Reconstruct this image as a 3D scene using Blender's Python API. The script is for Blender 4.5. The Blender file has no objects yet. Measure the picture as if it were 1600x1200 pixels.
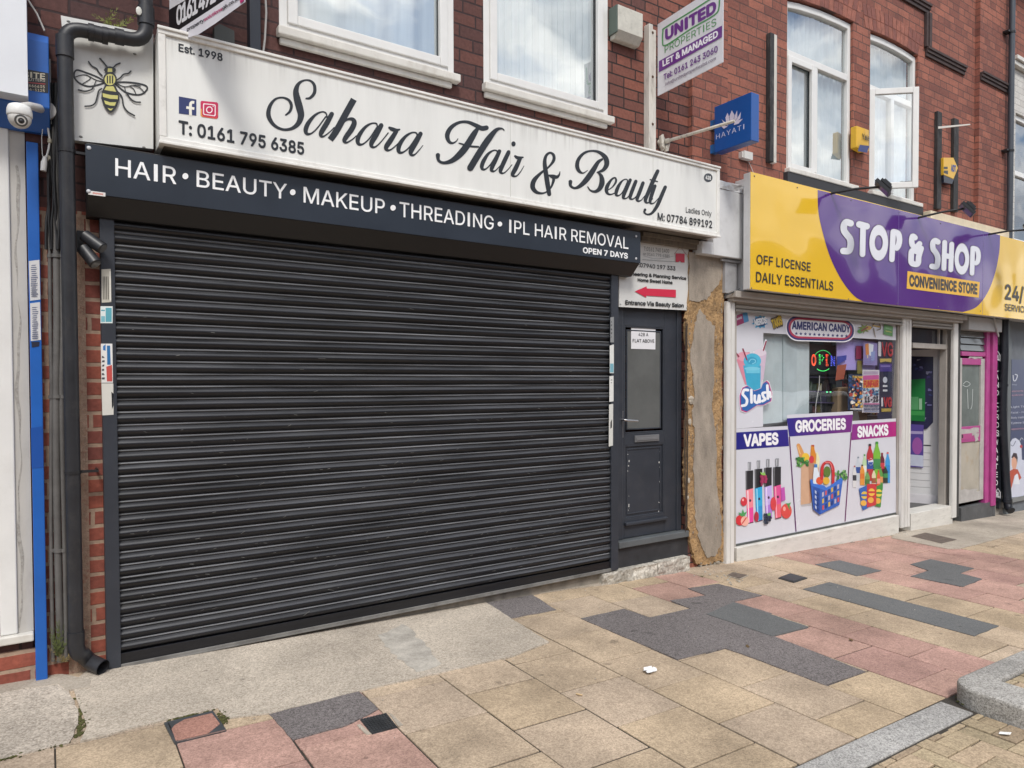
import bpy, bmesh, math, random, re
from mathutils import Vector, Matrix, noise
from mathutils.geometry import delaunay_2d_cdt
random.seed(7)
SC = bpy.context.scene
COL = SC.collection
R = math.radians

# ---------------------------------------------------------------- camera
F_PX, CY = 1093.875, 623.976
YAW, PITCH, ROLL = R(33.590), R(-1.2564), R(-0.1898)
CAM = Vector((0.0, -4.2, 1.475))
_f = Vector((math.sin(YAW)*math.cos(PITCH), math.cos(YAW)*math.cos(PITCH), math.sin(PITCH)))
_r = Vector((math.cos(YAW), -math.sin(YAW), 0))
_u = _r.cross(_f)
RT = _r*math.cos(ROLL) + _u*math.sin(ROLL)
UP = -_r*math.sin(ROLL) + _u*math.cos(ROLL)
cam = bpy.data.objects.new('camera', bpy.data.cameras.new('camera'))
COL.objects.link(cam)
cam.matrix_world = Matrix(((RT.x, UP.x, -_f.x, CAM.x), (RT.y, UP.y, -_f.y, CAM.y), (RT.z, UP.z, -_f.z, CAM.z), (0, 0, 0, 1)))
cam.data.sensor_width = 36
cam.data.lens = 36*F_PX/1600
cam.data.shift_y = (CY-600)/1600
cam.data.clip_start = 0.05
cam.data.clip_end = 2000
SC.camera = cam

# ---------------------------------------------------------------- light
SUN_EL, SUN_AZ = R(52), R(205)          # azimuth measured clockwise from +Y (north); the street side is -Y
w = bpy.data.worlds.new('World'); SC.world = w
w.use_nodes = True
nt = w.node_tree; nt.nodes.clear()
def N(t, typ, **kw):
    n = t.nodes.new(typ)
    for k, v in kw.items(): setattr(n, k, v)
    return n
wo = N(nt, 'ShaderNodeOutputWorld'); bg = N(nt, 'ShaderNodeBackground'); bg.inputs['Strength'].default_value = 0.13
sky = N(nt, 'ShaderNodeTexSky', sky_type='NISHITA', sun_disc=False)
sky.sun_elevation = SUN_EL; sky.sun_rotation = SUN_AZ; sky.air_density = 1.0; sky.dust_density = 1.5
tc = N(nt, 'ShaderNodeTexCoord')
mp = N(nt, 'ShaderNodeMapping'); mp.inputs['Scale'].default_value = (1, 1, 2.4)
nz = N(nt, 'ShaderNodeTexNoise'); nz.inputs['Scale'].default_value = 4.2; nz.inputs['Detail'].default_value = 7; nz.inputs['Roughness'].default_value = .55; nz.inputs['Distortion'].default_value = .3
cr = N(nt, 'ShaderNodeValToRGB'); cr.color_ramp.elements[0].position = .36; cr.color_ramp.elements[1].position = .60
nz2 = N(nt, 'ShaderNodeTexNoise'); nz2.inputs['Scale'].default_value = 6.5; nz2.inputs['Detail'].default_value = 5
cc = N(nt, 'ShaderNodeValToRGB'); cc.color_ramp.elements[0].position = .36; cc.color_ramp.elements[0].color = (3.0, 3.3, 3.8, 1); cc.color_ramp.elements[1].position = .62; cc.color_ramp.elements[1].color = (10.8, 10.6, 10.2, 1)
mx = N(nt, 'ShaderNodeMix', data_type='RGBA')
L = nt.links.new
L(tc.outputs['Generated'], mp.inputs[0]); L(mp.outputs[0], nz.inputs['Vector']); L(mp.outputs[0], nz2.inputs['Vector'])
L(nz.outputs['Fac'], cr.inputs[0]); L(nz2.outputs['Fac'], cc.inputs[0])
L(cr.outputs[0], mx.inputs['Factor']); L(sky.outputs[0], mx.inputs['A']); L(cc.outputs[0], mx.inputs['B'])
L(mx.outputs['Result'], bg.inputs['Color']); L(bg.outputs[0], wo.inputs['Surface'])
sl = bpy.data.lights.new('sun', 'SUN'); sl.energy = 1.5; sl.angle = R(14); sl.color = (1, .965, .91)
so = bpy.data.objects.new('sun', sl); COL.objects.link(so)
sd = Vector((math.sin(SUN_AZ)*math.cos(SUN_EL), math.cos(SUN_AZ)*math.cos(SUN_EL), math.sin(SUN_EL)))
so.rotation_euler = sd.to_track_quat('Z', 'Y').to_euler()
so.location = sd*30
SC.view_settings.view_transform = 'Standard'; SC.view_settings.look = 'None'
SC.view_settings.exposure = 0.66; SC.view_settings.gamma = 1

# ---------------------------------------------------------------- measuring helpers (photo pixel -> point on a real plane)
def ray(x, y): return RT*((x-800)/F_PX) - UP*((y-CY)/F_PX) + _f
def hit(x, y, pl):
    p0, n = pl; d = ray(x, y)
    return CAM + d*((p0-CAM).dot(n)/d.dot(n))
def PY(Y): return (Vector((0, Y, 0)), Vector((0, -1, 0)))
def PX(X): return (Vector((X, 0, 0)), Vector((-1, 0, 0)))
def P(x, y, Y): return hit(x, y, PY(Y))
GS, GX0 = -0.03, 0.3
def gz(X): return GS*(X-GX0)
GN = Vector((-GS, 0, 1)).normalized()
def G(x, y, h=0.0): return hit(x, y, (Vector((GX0, 0, h)), GN))
def zoomtf(ox, oy, s): return lambda x, y: (ox+x/s, oy+y/s)

# ---------------------------------------------------------------- materials
def lin(h):
    if not isinstance(h, str): return tuple(h)
    h = h.lstrip('#'); o = []
    for i in (0, 2, 4):
        c = int(h[i:i+2], 16)/255
        o.append(c/12.92 if c <= .04045 else ((c+.055)/1.055)**2.4)
    return tuple(o)
MC = {}
def mat(name, c, rough=.5, metal=0, var=.10, vs=5.0, bump=0, bs=60, spec=.5, emit=0, stretch=None, dirt=0, dirtcol=(.06, .05, .04), fine=0):
    """one procedural paint: base colour broken up by noise, optional dirt blotches/streaks, roughness variation and bump"""
    if name in MC: return MC[name]
    c = lin(c)
    m = bpy.data.materials.new(name); m.use_nodes = True; t = m.node_tree; t.nodes.clear()
    out = N(t, 'ShaderNodeOutputMaterial'); b = N(t, 'ShaderNodeBsdfPrincipled')
    b.inputs['Metallic'].default_value = metal; b.inputs['Specular IOR Level'].default_value = spec
    geo = N(t, 'ShaderNodeNewGeometry'); K = t.links.new
    src = geo.outputs['Position']
    mpp = N(t, 'ShaderNodeMapping'); mpp.inputs['Scale'].default_value = stretch or (1, 1, 1); K(src, mpp.inputs[0]); vec = mpp.outputs[0]
    n1 = N(t, 'ShaderNodeTexNoise'); n1.inputs['Scale'].default_value = vs; n1.inputs['Detail'].default_value = 6; n1.inputs['Roughness'].default_value = .62; K(vec, n1.inputs['Vector'])
    r1 = N(t, 'ShaderNodeMapRange'); r1.inputs['From Min'].default_value = .3; r1.inputs['From Max'].default_value = .7
    K(n1.outputs['Fac'], r1.inputs['Value'])
    mix = N(t, 'ShaderNodeMix', data_type='RGBA')
    mix.inputs['A'].default_value = (*[x*(1-var) for x in c], 1); mix.inputs['B'].default_value = (*[min(1, x*(1+var)) for x in c], 1)
    K(r1.outputs[0], mix.inputs['Factor']); col = mix.outputs['Result']
    if fine:
        n4 = N(t, 'ShaderNodeTexNoise'); n4.inputs['Scale'].default_value = 320; n4.inputs['Detail'].default_value = 2; K(src, n4.inputs['Vector'])
        r4 = N(t, 'ShaderNodeMapRange'); r4.inputs['From Min'].default_value = .3; r4.inputs['From Max'].default_value = .7
        r4.inputs['To Min'].default_value = 1-fine; r4.inputs['To Max'].default_value = 1+fine; K(n4.outputs['Fac'], r4.inputs['Value'])
        mm = N(t, 'ShaderNodeVectorMath', operation='SCALE'); K(col, mm.inputs[0]); K(r4.outputs[0], mm.inputs['Scale']); col = mm.outputs[0]
    if dirt:
        n2 = N(t, 'ShaderNodeTexNoise'); n2.inputs['Scale'].default_value = vs*1.7; n2.inputs['Detail'].default_value = 9; n2.inputs['Roughness'].default_value = .7; K(vec, n2.inputs['Vector'])
        r2 = N(t, 'ShaderNodeMapRange'); r2.inputs['From Min'].default_value = .52; r2.inputs['From Max'].default_value = .75; r2.inputs['To Max'].default_value = dirt; K(n2.outputs['Fac'], r2.inputs['Value'])
        m2 = N(t, 'ShaderNodeMix', data_type='RGBA'); m2.inputs['B'].default_value = (*dirtcol, 1)
        K(r2.outputs[0], m2.inputs['Factor']); K(col, m2.inputs['A']); col = m2.outputs['Result']
    K(col, b.inputs['Base Color'])
    r3 = N(t, 'ShaderNodeMapRange'); r3.inputs['To Min'].default_value = max(.02, rough*.8); r3.inputs['To Max'].default_value = min(1, rough*1.25); K(n1.outputs['Fac'], r3.inputs['Value']); K(r3.outputs[0], b.inputs['Roughness'])
    if bump:
        n3 = N(t, 'ShaderNodeTexNoise'); n3.inputs['Scale'].default_value = bs; n3.inputs['Detail'].default_value = 4; K(src, n3.inputs['Vector'])
        bp = N(t, 'ShaderNodeBump'); bp.inputs['Strength'].default_value = bump; bp.inputs['Distance'].default_value = .01; K(n3.outputs['Fac'], bp.inputs['Height']); K(bp.outputs[0], b.inputs['Normal'])
    if emit:
        b.inputs['Emission Color'].default_value = (*c, 1); b.inputs['Emission Strength'].default_value = emit
    K(b.outputs[0], out.inputs['Surface'])
    MC[name] = m
    return m
def ink(h, rough=.35):                                   # printed vinyl / paint of one colour
    return mat('ink_'+(h if isinstance(h, str) else '_'.join('%.3f' % x for x in h)).lstrip('#'), h, rough, var=.05, vs=9)
def glass(name='window_glass', f0=.37, tint=(.86, .9, .9), rough=0.0, wav=.02):
    if name in MC: return MC[name]
    m = bpy.data.materials.new(name); m.use_nodes = True; t = m.node_tree; t.nodes.clear(); K = t.links.new
    out = N(t, 'ShaderNodeOutputMaterial'); tr = N(t, 'ShaderNodeBsdfTransparent'); gl = N(t, 'ShaderNodeBsdfGlossy'); lw = N(t, 'ShaderNodeLayerWeight'); ms = N(t, 'ShaderNodeMixShader')
    tr.inputs[0].default_value = (*tint, 1); gl.inputs['Roughness'].default_value = rough
    geo = N(t, 'ShaderNodeNewGeometry'); n3 = N(t, 'ShaderNodeTexNoise'); n3.inputs['Scale'].default_value = 1.6; K(geo.outputs['Position'], n3.inputs['Vector'])
    bp = N(t, 'ShaderNodeBump'); bp.inputs['Strength'].default_value = wav; bp.inputs['Distance'].default_value = .3; K(n3.outputs['Fac'], bp.inputs['Height']); K(bp.outputs[0], gl.inputs['Normal'])
    pw = N(t, 'ShaderNodeMath', operation='POWER'); pw.inputs[1].default_value = 4; K(lw.outputs['Facing'], pw.inputs[0])
    fm = N(t, 'ShaderNodeMath', operation='MULTIPLY_ADD'); fm.inputs[1].default_value = 1-f0; fm.inputs[2].default_value = f0; K(pw.outputs[0], fm.inputs[0])
    K(fm.outputs[0], ms.inputs[0]); K(tr.outputs[0], ms.inputs[1]); K(gl.outputs[0], ms.inputs[2]); K(ms.outputs[0], out.inputs['Surface'])
    MC[name] = m
    return m
def brick(name, c1, c2, mortar, dark, W=.25, H=.0835, mo=.007, soot=.5, xfade=None):
    m = bpy.data.materials.new(name); m.use_nodes = True; t = m.node_tree; t.nodes.clear(); K = t.links.new
    out = N(t, 'ShaderNodeOutputMaterial'); b = N(t, 'ShaderNodeBsdfPrincipled'); b.inputs['Roughness'].default_value = .82; b.inputs['Specular IOR Level'].default_value = .3
    geo = N(t, 'ShaderNodeNewGeometry'); sp = N(t, 'ShaderNodeSeparateXYZ'); K(geo.outputs['Position'], sp.inputs[0])
    ad = N(t, 'ShaderNodeMath', operation='ADD'); K(sp.outputs[0], ad.inputs[0]); K(sp.outputs[1], ad.inputs[1])
    cb = N(t, 'ShaderNodeCombineXYZ'); K(ad.outputs[0], cb.inputs[0]); K(sp.outputs[2], cb.inputs[1])
    wn = N(t, 'ShaderNodeTexNoise'); wn.inputs['Scale'].default_value = 9; K(cb.outputs[0], wn.inputs['Vector'])
    wm = N(t, 'ShaderNodeVectorMath', operation='SCALE'); wm.inputs['Scale'].default_value = .008; K(wn.outputs['Color'], wm.inputs[0])
    wa = N(t, 'ShaderNodeVectorMath', operation='ADD'); K(cb.outputs[0], wa.inputs[0]); K(wm.outputs[0], wa.inputs[1])
    bt = N(t, 'ShaderNodeTexBrick'); bt.offset = .5; bt.squash = .62; bt.squash_frequency = 3
    for k, v in (('Scale', 1), ('Mortar Size', mo), ('Mortar Smooth', .25), ('Bias', -.1), ('Brick Width', W), ('Row Height', H)): bt.inputs[k].default_value = v
    bt.inputs['Color1'].default_value = (*c1, 1); bt.inputs['Color2'].default_value = (*c2, 1); bt.inputs['Mortar'].default_value = (*mortar, 1)
    K(wa.outputs[0], bt.inputs['Vector'])
    n1 = N(t, 'ShaderNodeTexNoise'); n1.inputs['Scale'].default_value = 2.2; n1.inputs['Detail'].default_value = 8; n1.inputs['Roughness'].default_value = .7; K(geo.outputs['Position'], n1.inputs['Vector'])
    r1 = N(t, 'ShaderNodeMapRange'); r1.inputs['From Min'].default_value = .45; r1.inputs['From Max'].default_value = .72; r1.inputs['To Max'].default_value = soot; K(n1.outputs['Fac'], r1.inputs['Value'])
    fac = r1.outputs[0]
    if xfade:
        xr = N(t, 'ShaderNodeMapRange'); xr.inputs['From Min'].default_value = xfade[0]; xr.inputs['From Max'].default_value = xfade[1]; xr.inputs['To Min'].default_value = .72; xr.inputs['To Max'].default_value = 0; K(sp.outputs[0], xr.inputs['Value'])
        mxx = N(t, 'ShaderNodeMath', operation='MAXIMUM'); K(fac, mxx.inputs[0]); K(xr.outputs[0], mxx.inputs[1]); fac = mxx.outputs[0]
    mx_ = N(t, 'ShaderNodeMix', data_type='RGBA'); mx_.inputs['B'].default_value = (*dark, 1); K(fac, mx_.inputs['Factor']); K(bt.outputs['Color'], mx_.inputs['A'])
    n2 = N(t, 'ShaderNodeTexNoise'); n2.inputs['Scale'].default_value = 45; n2.inputs['Detail'].default_value = 5; K(geo.outputs['Position'], n2.inputs['Vector'])
    r2 = N(t, 'ShaderNodeMapRange'); r2.inputs['To Min'].default_value = .6; r2.inputs['To Max'].default_value = 1.4; K(n2.outputs['Fac'], r2.inputs['Value'])
    sc = N(t, 'ShaderNodeVectorMath', operation='SCALE'); K(mx_.outputs['Result'], sc.inputs[0]); K(r2.outputs[0], sc.inputs['Scale'])
    K(sc.outputs[0], b.inputs['Base Color'])
    iv = N(t, 'ShaderNodeMath', operation='MULTIPLY_ADD'); iv.inputs[1].default_value = -1; iv.inputs[2].default_value = 1; K(bt.outputs['Fac'], iv.inputs[0])
    a2 = N(t, 'ShaderNodeMath', operation='MULTIPLY_ADD'); a2.inputs[1].default_value = .35; K(n2.outputs['Fac'], a2.inputs[0]); K(iv.outputs[0], a2.inputs[2])
    bp = N(t, 'ShaderNodeBump'); bp.inputs['Strength'].default_value = .6; bp.inputs['Distance'].default_value = .008; K(a2.outputs[0], bp.inputs['Height']); K(bp.outputs[0], b.inputs['Normal'])
    K(b.outputs[0], out.inputs['Surface'])
    return m
def aggregate(name, dark, light, scale=230, rough=.85, attr=None, blotch=.25, bump=.35, contrast=(.38, .62), bscale=1.1):
    """paving with visible grit: two tones picked by fine voronoi cells, broad blotches, optional per-slab tint"""
    m = bpy.data.materials.new(name); m.use_nodes = True; t = m.node_tree; t.nodes.clear(); K = t.links.new
    out = N(t, 'ShaderNodeOutputMaterial'); b = N(t, 'ShaderNodeBsdfPrincipled'); b.inputs['Roughness'].default_value = rough; b.inputs['Specular IOR Level'].default_value = .25
    geo = N(t, 'ShaderNodeNewGeometry'); vo = N(t, 'ShaderNodeTexVoronoi'); vo.inputs['Scale'].default_value = scale; K(geo.outputs['Position'], vo.inputs['Vector'])
    sp = N(t, 'ShaderNodeSeparateColor'); K(vo.outputs['Color'], sp.inputs[0])
    n0 = N(t, 'ShaderNodeTexNoise'); n0.inputs['Scale'].default_value = scale*.3; n0.inputs['Detail'].default_value = 3; K(geo.outputs['Position'], n0.inputs['Vector'])
    av = N(t, 'ShaderNodeMath', operation='MULTIPLY_ADD'); av.inputs[1].default_value = .45; K(sp.outputs[0], av.inputs[0])
    hv = N(t, 'ShaderNodeMath', operation='MULTIPLY'); hv.inputs[1].default_value = .55; K(n0.outputs['Fac'], hv.inputs[0]); K(hv.outputs[0], av.inputs[2])
    rp = N(t, 'ShaderNodeMapRange'); rp.inputs['From Min'].default_value = contrast[0]-.15; rp.inputs['From Max'].default_value = contrast[1]+.12; K(av.outputs[0], rp.inputs['Value'])
    mx_ = N(t, 'ShaderNodeMix', data_type='RGBA'); K(rp.outputs[0], mx_.inputs['Factor'])
    mx_.inputs['A'].default_value = (*dark, 1); mx_.inputs['B'].default_value = (*light, 1); col = mx_.outputs['Result']
    if attr:
        at = N(t, 'ShaderNodeAttribute', attribute_name=attr)
        mu = N(t, 'ShaderNodeVectorMath', operation='MULTIPLY'); K(col, mu.inputs[0]); K(at.outputs['Color'], mu.inputs[1]); col = mu.outputs[0]
    n1 = N(t, 'ShaderNodeTexNoise'); n1.inputs['Scale'].default_value = bscale; n1.inputs['Detail'].default_value = 9; n1.inputs['Roughness'].default_value = .68; K(geo.outputs['Position'], n1.inputs['Vector'])
    r2 = N(t, 'ShaderNodeMapRange'); r2.inputs['From Min'].default_value = .3; r2.inputs['From Max'].default_value = .7; r2.inputs['To Min'].default_value = 1-blotch; r2.inputs['To Max'].default_value = 1+blotch*.6; K(n1.outputs['Fac'], r2.inputs['Value'])
    sc = N(t, 'ShaderNodeVectorMath', operation='SCALE'); K(col, sc.inputs[0]); K(r2.outputs[0], sc.inputs['Scale']); col = sc.outputs[0]
    n5 = N(t, 'ShaderNodeTexNoise'); n5.inputs['Scale'].default_value = 7; n5.inputs['Detail'].default_value = 3; K(geo.outputs['Position'], n5.inputs['Vector'])   # gum and small stains
    r5 = N(t, 'ShaderNodeMapRange'); r5.inputs['From Min'].default_value = .70; r5.inputs['From Max'].default_value = .76; r5.inputs['To Min'].default_value = 1; r5.inputs['To Max'].default_value = .62; K(n5.outputs['Fac'], r5.inputs['Value'])
    s5 = N(t, 'ShaderNodeVectorMath', operation='SCALE'); K(col, s5.inputs[0]); K(r5.outputs[0], s5.inputs['Scale'])
    vg = N(t, 'ShaderNodeTexVoronoi'); vg.inputs['Scale'].default_value = 6.5; K(geo.outputs['Position'], vg.inputs['Vector'])
    gs = N(t, 'ShaderNodeSeparateColor'); K(vg.outputs['Color'], gs.inputs[0])
    gr_ = N(t, 'ShaderNodeMath', operation='MULTIPLY_ADD'); gr_.inputs[1].default_value = .16; gr_.inputs[2].default_value = -.075; K(gs.outputs[1], gr_.inputs[0])
    gd_ = N(t, 'ShaderNodeMath', operation='SUBTRACT'); K(vg.outputs['Distance'], gd_.inputs[0]); K(gr_.outputs[0], gd_.inputs[1])
    gm = N(t, 'ShaderNodeMapRange'); gm.inputs['From Min'].default_value = -.01; gm.inputs['From Max'].default_value = .03; gm.inputs['To Min'].default_value = .66; gm.inputs['To Max'].default_value = 1; K(gd_.outputs[0], gm.inputs['Value'])
    s6 = N(t, 'ShaderNodeVectorMath', operation='SCALE'); K(s5.outputs[0], s6.inputs[0]); K(gm.outputs[0], s6.inputs['Scale'])
    K(s6.outputs[0], b.inputs['Base Color'])
    bp = N(t, 'ShaderNodeBump'); bp.inputs['Strength'].default_value = bump; bp.inputs['Distance'].default_value = .004; K(av.outputs[0], bp.inputs['Height']); K(bp.outputs[0], b.inputs['Normal'])
    K(b.outputs[0], out.inputs['Surface'])
    MC[name] = m
    return m

# ---------------------------------------------------------------- mesh helpers
class MB:
    def __init__(s): s.v = []; s.f = []; s.m = []; s.col = []; s.lay = 0
    def add(s, vs, fs, mi=0):
        o = len(s.v); s.v += [Vector(a) for a in vs]
        for f in fs: s.f.append([o+i for i in f]); s.m.append(mi)
        return s
    def box(s, x0, x1, y0, y1, z0, z1, mi=0):
        v = [(x, y, z) for z in (z0, z1) for y in (y0, y1) for x in (x0, x1)]
        return s.add(v, [(0, 2, 3, 1), (4, 5, 7, 6), (0, 1, 5, 4), (2, 6, 7, 3), (0, 4, 6, 2), (1, 3, 7, 5)], mi)
    def prism(s, pts, vec, mi=0):
        n = len(pts); vec = Vector(vec); v = [Vector(p) for p in pts] + [Vector(p)+vec for p in pts]
        return s.add(v, [tuple(range(n)), tuple(range(2*n-1, n-1, -1))] + [(i, i+n, (i+1) % n+n, (i+1) % n) for i in range(n)], mi)
    def poly(s, pts, mi=0): return s.add(pts, [tuple(range(len(pts)))], mi)
    def tube(s, path, r, n=14, mi=0, cap=True):
        path = [Vector(p) for p in path]; rings = []; ref = None
        for i, p in enumerate(path):
            a = path[max(i-1, 0)]; b = path[min(i+1, len(path)-1)]; d = (b-a).normalized()
            if ref is None:
                ref = d.orthogonal().normalized()
            ref = (ref - d*ref.dot(d)).normalized(); q = d.cross(ref)
            rr = r[i] if isinstance(r, (list, tuple)) else r
            rings.append([p+(ref*math.cos(2*math.pi*k/n)+q*math.sin(2*math.pi*k/n))*rr for k in range(n)])
        v = [x for g in rings for x in g]; fs = []
        for i in range(len(path)-1):
            for k in range(n): fs.append((i*n+k, i*n+(k+1) % n, (i+1)*n+(k+1) % n, (i+1)*n+k))
        if cap: fs += [tuple(range(n-1, -1, -1)), tuple(range((len(path)-1)*n, len(path)*n))]
        return s.add(v, fs, mi)
    def ball(s, c, r, n=10, mi=0, sc=(1, 1, 1)):
        c = Vector(c); v = []; fs = []
        for i in range(n+1):
            th = math.pi*i/n
            for k in range(2*n):
                ph = math.pi*k/n
                v.append(c+Vector((math.sin(th)*math.cos(ph)*r*sc[0], math.sin(th)*math.sin(ph)*r*sc[1], math.cos(th)*r*sc[2])))
        for i in range(n):
            for k in range(2*n): fs.append((i*2*n+k, i*2*n+(k+1) % (2*n), (i+1)*2*n+(k+1) % (2*n), (i+1)*2*n+k))
        return s.add(v, fs, mi)
ORG = {}
def build(name, mb, mats, parent=None, smooth=False, bev=0, kind=None, wt=True):
    me = bpy.data.meshes.new(name)
    o = bpy.data.objects.new(name, me); COL.objects.link(o)
    if parent is not None:
        org = ORG[parent.name]; o.parent = parent
    else:
        xs = [p.x for p in mb.v]; ys = [p.y for p in mb.v]; zs = [p.z for p in mb.v]
        org = Vector(((min(xs)+max(xs))/2, (min(ys)+max(ys))/2, min(zs))); o.location = org
    ORG[o.name] = org
    me.from_pydata([tuple(p-org) for p in mb.v], [], mb.f); me.update()
    bm = bmesh.new(); bm.from_mesh(me)
    bmesh.ops.recalc_face_normals(bm, faces=bm.faces); bm.to_mesh(me); bm.free()
    for m in (mats if isinstance(mats, (list, tuple)) else [mats]): me.materials.append(m)
    for p, mi in zip(me.polygons, mb.m): p.material_index = mi
    if smooth:
        for p in me.polygons: p.use_smooth = True
        me.set_sharp_from_angle(angle=R(38))
    if mb.col:
        a = me.color_attributes.new('tint', 'FLOAT_COLOR', 'POINT')
        for i, c in enumerate(mb.col): a.data[i].color = (*c, 1)
    if bev:
        b = o.modifiers.new('bevel', 'BEVEL'); b.width = bev; b.segments = 2; b.limit_method = 'ANGLE'; b.angle_limit = R(40)
    if kind: o['kind'] = kind
    return o
def thing(name, label, cat, loc, group=None):
    o = bpy.data.objects.new(name, None); COL.objects.link(o); o.empty_display_size = .1
    o.location = Vector(loc); ORG[o.name] = Vector(loc); o['label'] = label; o['category'] = cat
    if group: o['group'] = group
    return o
def tag(o, label, cat, group=None):
    o['label'] = label; o['category'] = cat
    if group: o['group'] = group
    return o
def copy_thing(root, delta, label):
    r = root.copy(); COL.objects.link(r); r.location = root.location+Vector(delta); r['label'] = label
    for ch in [c for c in bpy.data.objects if c.parent == root]:
        c = ch.copy(); COL.objects.link(c); c.parent = r
        for g in [x for x in bpy.data.objects if x.parent == ch]:
            d = g.copy(); COL.objects.link(d); d.parent = c
    return r
def wallsheet(x0, x1, z0, z1, holes, y0, y1):
    """a wall of thickness y0..y1 with openings; every hole is a polygon of (x, z)"""
    bm = bmesh.new(); loops = []
    for ring in [[(x0, z0), (x1, z0), (x1, z1), (x0, z1)]] + holes:
        vs = [bm.verts.new((x, y0, z)) for x, z in ring]
        es = [bm.edges.new((vs[i], vs[(i+1) % len(vs)])) for i in range(len(vs))]
        loops.append(ring)
    bmesh.ops.triangle_fill(bm, use_beauty=True, edges=bm.edges[:])
    bm.verts.index_update(); mb = MB()
    v = [tuple(p.co) for p in bm.verts]; f = [tuple(q.index for q in t.verts) for t in bm.faces]; bm.free()
    mb.add(v, f); mb.add([(a, y1, c) for a, b, c in v], [t[::-1] for t in f])
    for ring in loops:
        n = len(ring)
        mb.add([(x, y0, z) for x, z in ring]+[(x, y1, z) for x, z in ring], [(i, (i+1) % n, (i+1) % n+n, i+n) for i in range(n)])
    return mb
# flat graphics: polygons laid on a plane, each a little prouder than the one before
class Art(MB):
    def __init__(s, plane, tf=None, base=.0012, step=.00018):
        super().__init__(); s.pl = plane; s.tf = tf or (lambda x, y: (x, y)); s.mats = []; s.o = base; s.base = base; s.step = step
    def mi(s, m):
        if not hasattr(m, 'name'): m = ink(m)
        if m not in s.mats: s.mats.append(m)
        return s.mats.index(m)
    def pt(s, x, y): return hit(*s.tf(x, y), s.pl) + s.pl[1]*s.o
    def shape(s, pts, m):
        s.o += s.step; s.poly([s.pt(*p) for p in pts], s.mi(m)); return s
    def flat(s): s.o = s.base; return s
    def rect(s, x0, y0, x1, y1, m): return s.shape([(x0, y0), (x1, y0), (x1, y1), (x0, y1)], m)
    def ell(s, cx, cy, rx, ry, m, n=28, rot=0):
        ca, sa = math.cos(rot), math.sin(rot)
        return s.shape([(cx+rx*math.cos(a)*ca-ry*math.sin(a)*sa, cy+rx*math.cos(a)*sa+ry*math.sin(a)*ca) for a in [2*math.pi*k/n for k in range(n)]], m)
    def ring(s, cx, cy, rx, ry, ix, iy, m, n=40):
        s.o += s.step; o = [s.pt(cx+rx*math.cos(2*math.pi*k/n), cy+ry*math.sin(2*math.pi*k/n)) for k in range(n)]
        i = [s.pt(cx+ix*math.cos(2*math.pi*k/n), cy+iy*math.sin(2*math.pi*k/n)) for k in range(n)]
        s.add(o+i, [(k, (k+1) % n, n+(k+1) % n, n+k) for k in range(n)], s.mi(m)); return s
    def stroke(s, pts, m, wd=None, flat=False, sub=7, k=1.0):
        """a pen stroke: points (x, y[, width]) joined by a smooth curve"""
        p = [(a[0], a[1], (a[2] if len(a) > 2 else wd)*k) for a in pts]; q = []
        if len(p) == 2: q = [tuple(p[0][j]+(p[1][j]-p[0][j])*t/4 for j in range(3)) for t in range(5)]
        else:
            for i in range(len(p)-1):
                a, b, c, d = p[max(i-1, 0)], p[i], p[i+1], p[min(i+2, len(p)-1)]
                for t in range(sub):
                    t = t/sub
                    q.append(tuple(.5*((2*b[j])+(c[j]-a[j])*t+(2*a[j]-5*b[j]+4*c[j]-d[j])*t*t+(3*b[j]-a[j]-3*c[j]+d[j])*t**3) for j in range(3)))
            q.append(p[-1])
        s.o += s.step; base = s.o; lt = []; rt = []; n = len(q); d0 = d1 = None
        for i, (x, y, wid) in enumerate(q):
            a, b = q[max(i-1, 0)], q[min(i+1, n-1)]; dx, dy = b[0]-a[0], b[1]-a[1]; ll = math.hypot(dx, dy) or 1
            nx, ny = -dy/ll, dx/ll; s.o = base+s.step*.9*i/n
            lt.append(s.pt(x+nx*wid/2, y+ny*wid/2)); rt.append(s.pt(x-nx*wid/2, y-ny*wid/2))
            if i == 0: d0 = (nx, ny)
            if i == n-1: d1 = (nx, ny)
        s.add(lt+rt, [(i, i+1, n+i+1, n+i) for i in range(n-1)], s.mi(m))
        if not flat:
            for (x, y, wid), (nx, ny), sg in ((q[0], d0, 1), (q[-1], d1, -1)):
                tx, ty = (ny, -nx) if sg == -1 else (-ny, nx)
                s.o = base+(s.step*.9 if sg == -1 else 0)
                s.poly([s.pt(x+(nx*math.cos(a)+tx*math.sin(a))*wid/2, y+(ny*math.cos(a)+ty*math.sin(a))*wid/2) for a in [math.pi*k_/8 for k_ in range(9)]], s.mi(m))
        s.o = base+s.step; return s
    def text(s, txt, bl, br, tl, m, bold=0, lean=0, sp=1.0):
        """lettering whose baseline runs bl -> br and whose capitals reach up to tl"""
        vs, fs, x0, x1, ch = glyphs(txt, bold, lean, sp)
        s.o += s.step; A, B, T = s.pt(*bl), s.pt(*br), s.pt(*tl); U = (B-A)/(x1-x0); V = (T-A)/ch
        rn_ = random.Random(len(txt)); k_ = s.mi(m)
        for f in fs:
            e = rn_.random()*.00005; s.add([A+U*(vs[q][0]-x0)+V*vs[q][1]+s.pl[1]*(.00006*vs[q][2]+e) for q in f], [tuple(range(len(f)))], k_)
        s.o += .0005; return s
    def done(s, name, parent=None): return build(name, s, s.mats, parent)
GL = {}
try:                                                     # the plain grotesque that ships inside Blender itself
    import os
    FONT = bpy.data.fonts.load(os.path.join(bpy.utils.system_resource('DATAFILES', path='fonts'), 'Inter.woff2'))
except Exception:
    FONT = None
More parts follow.
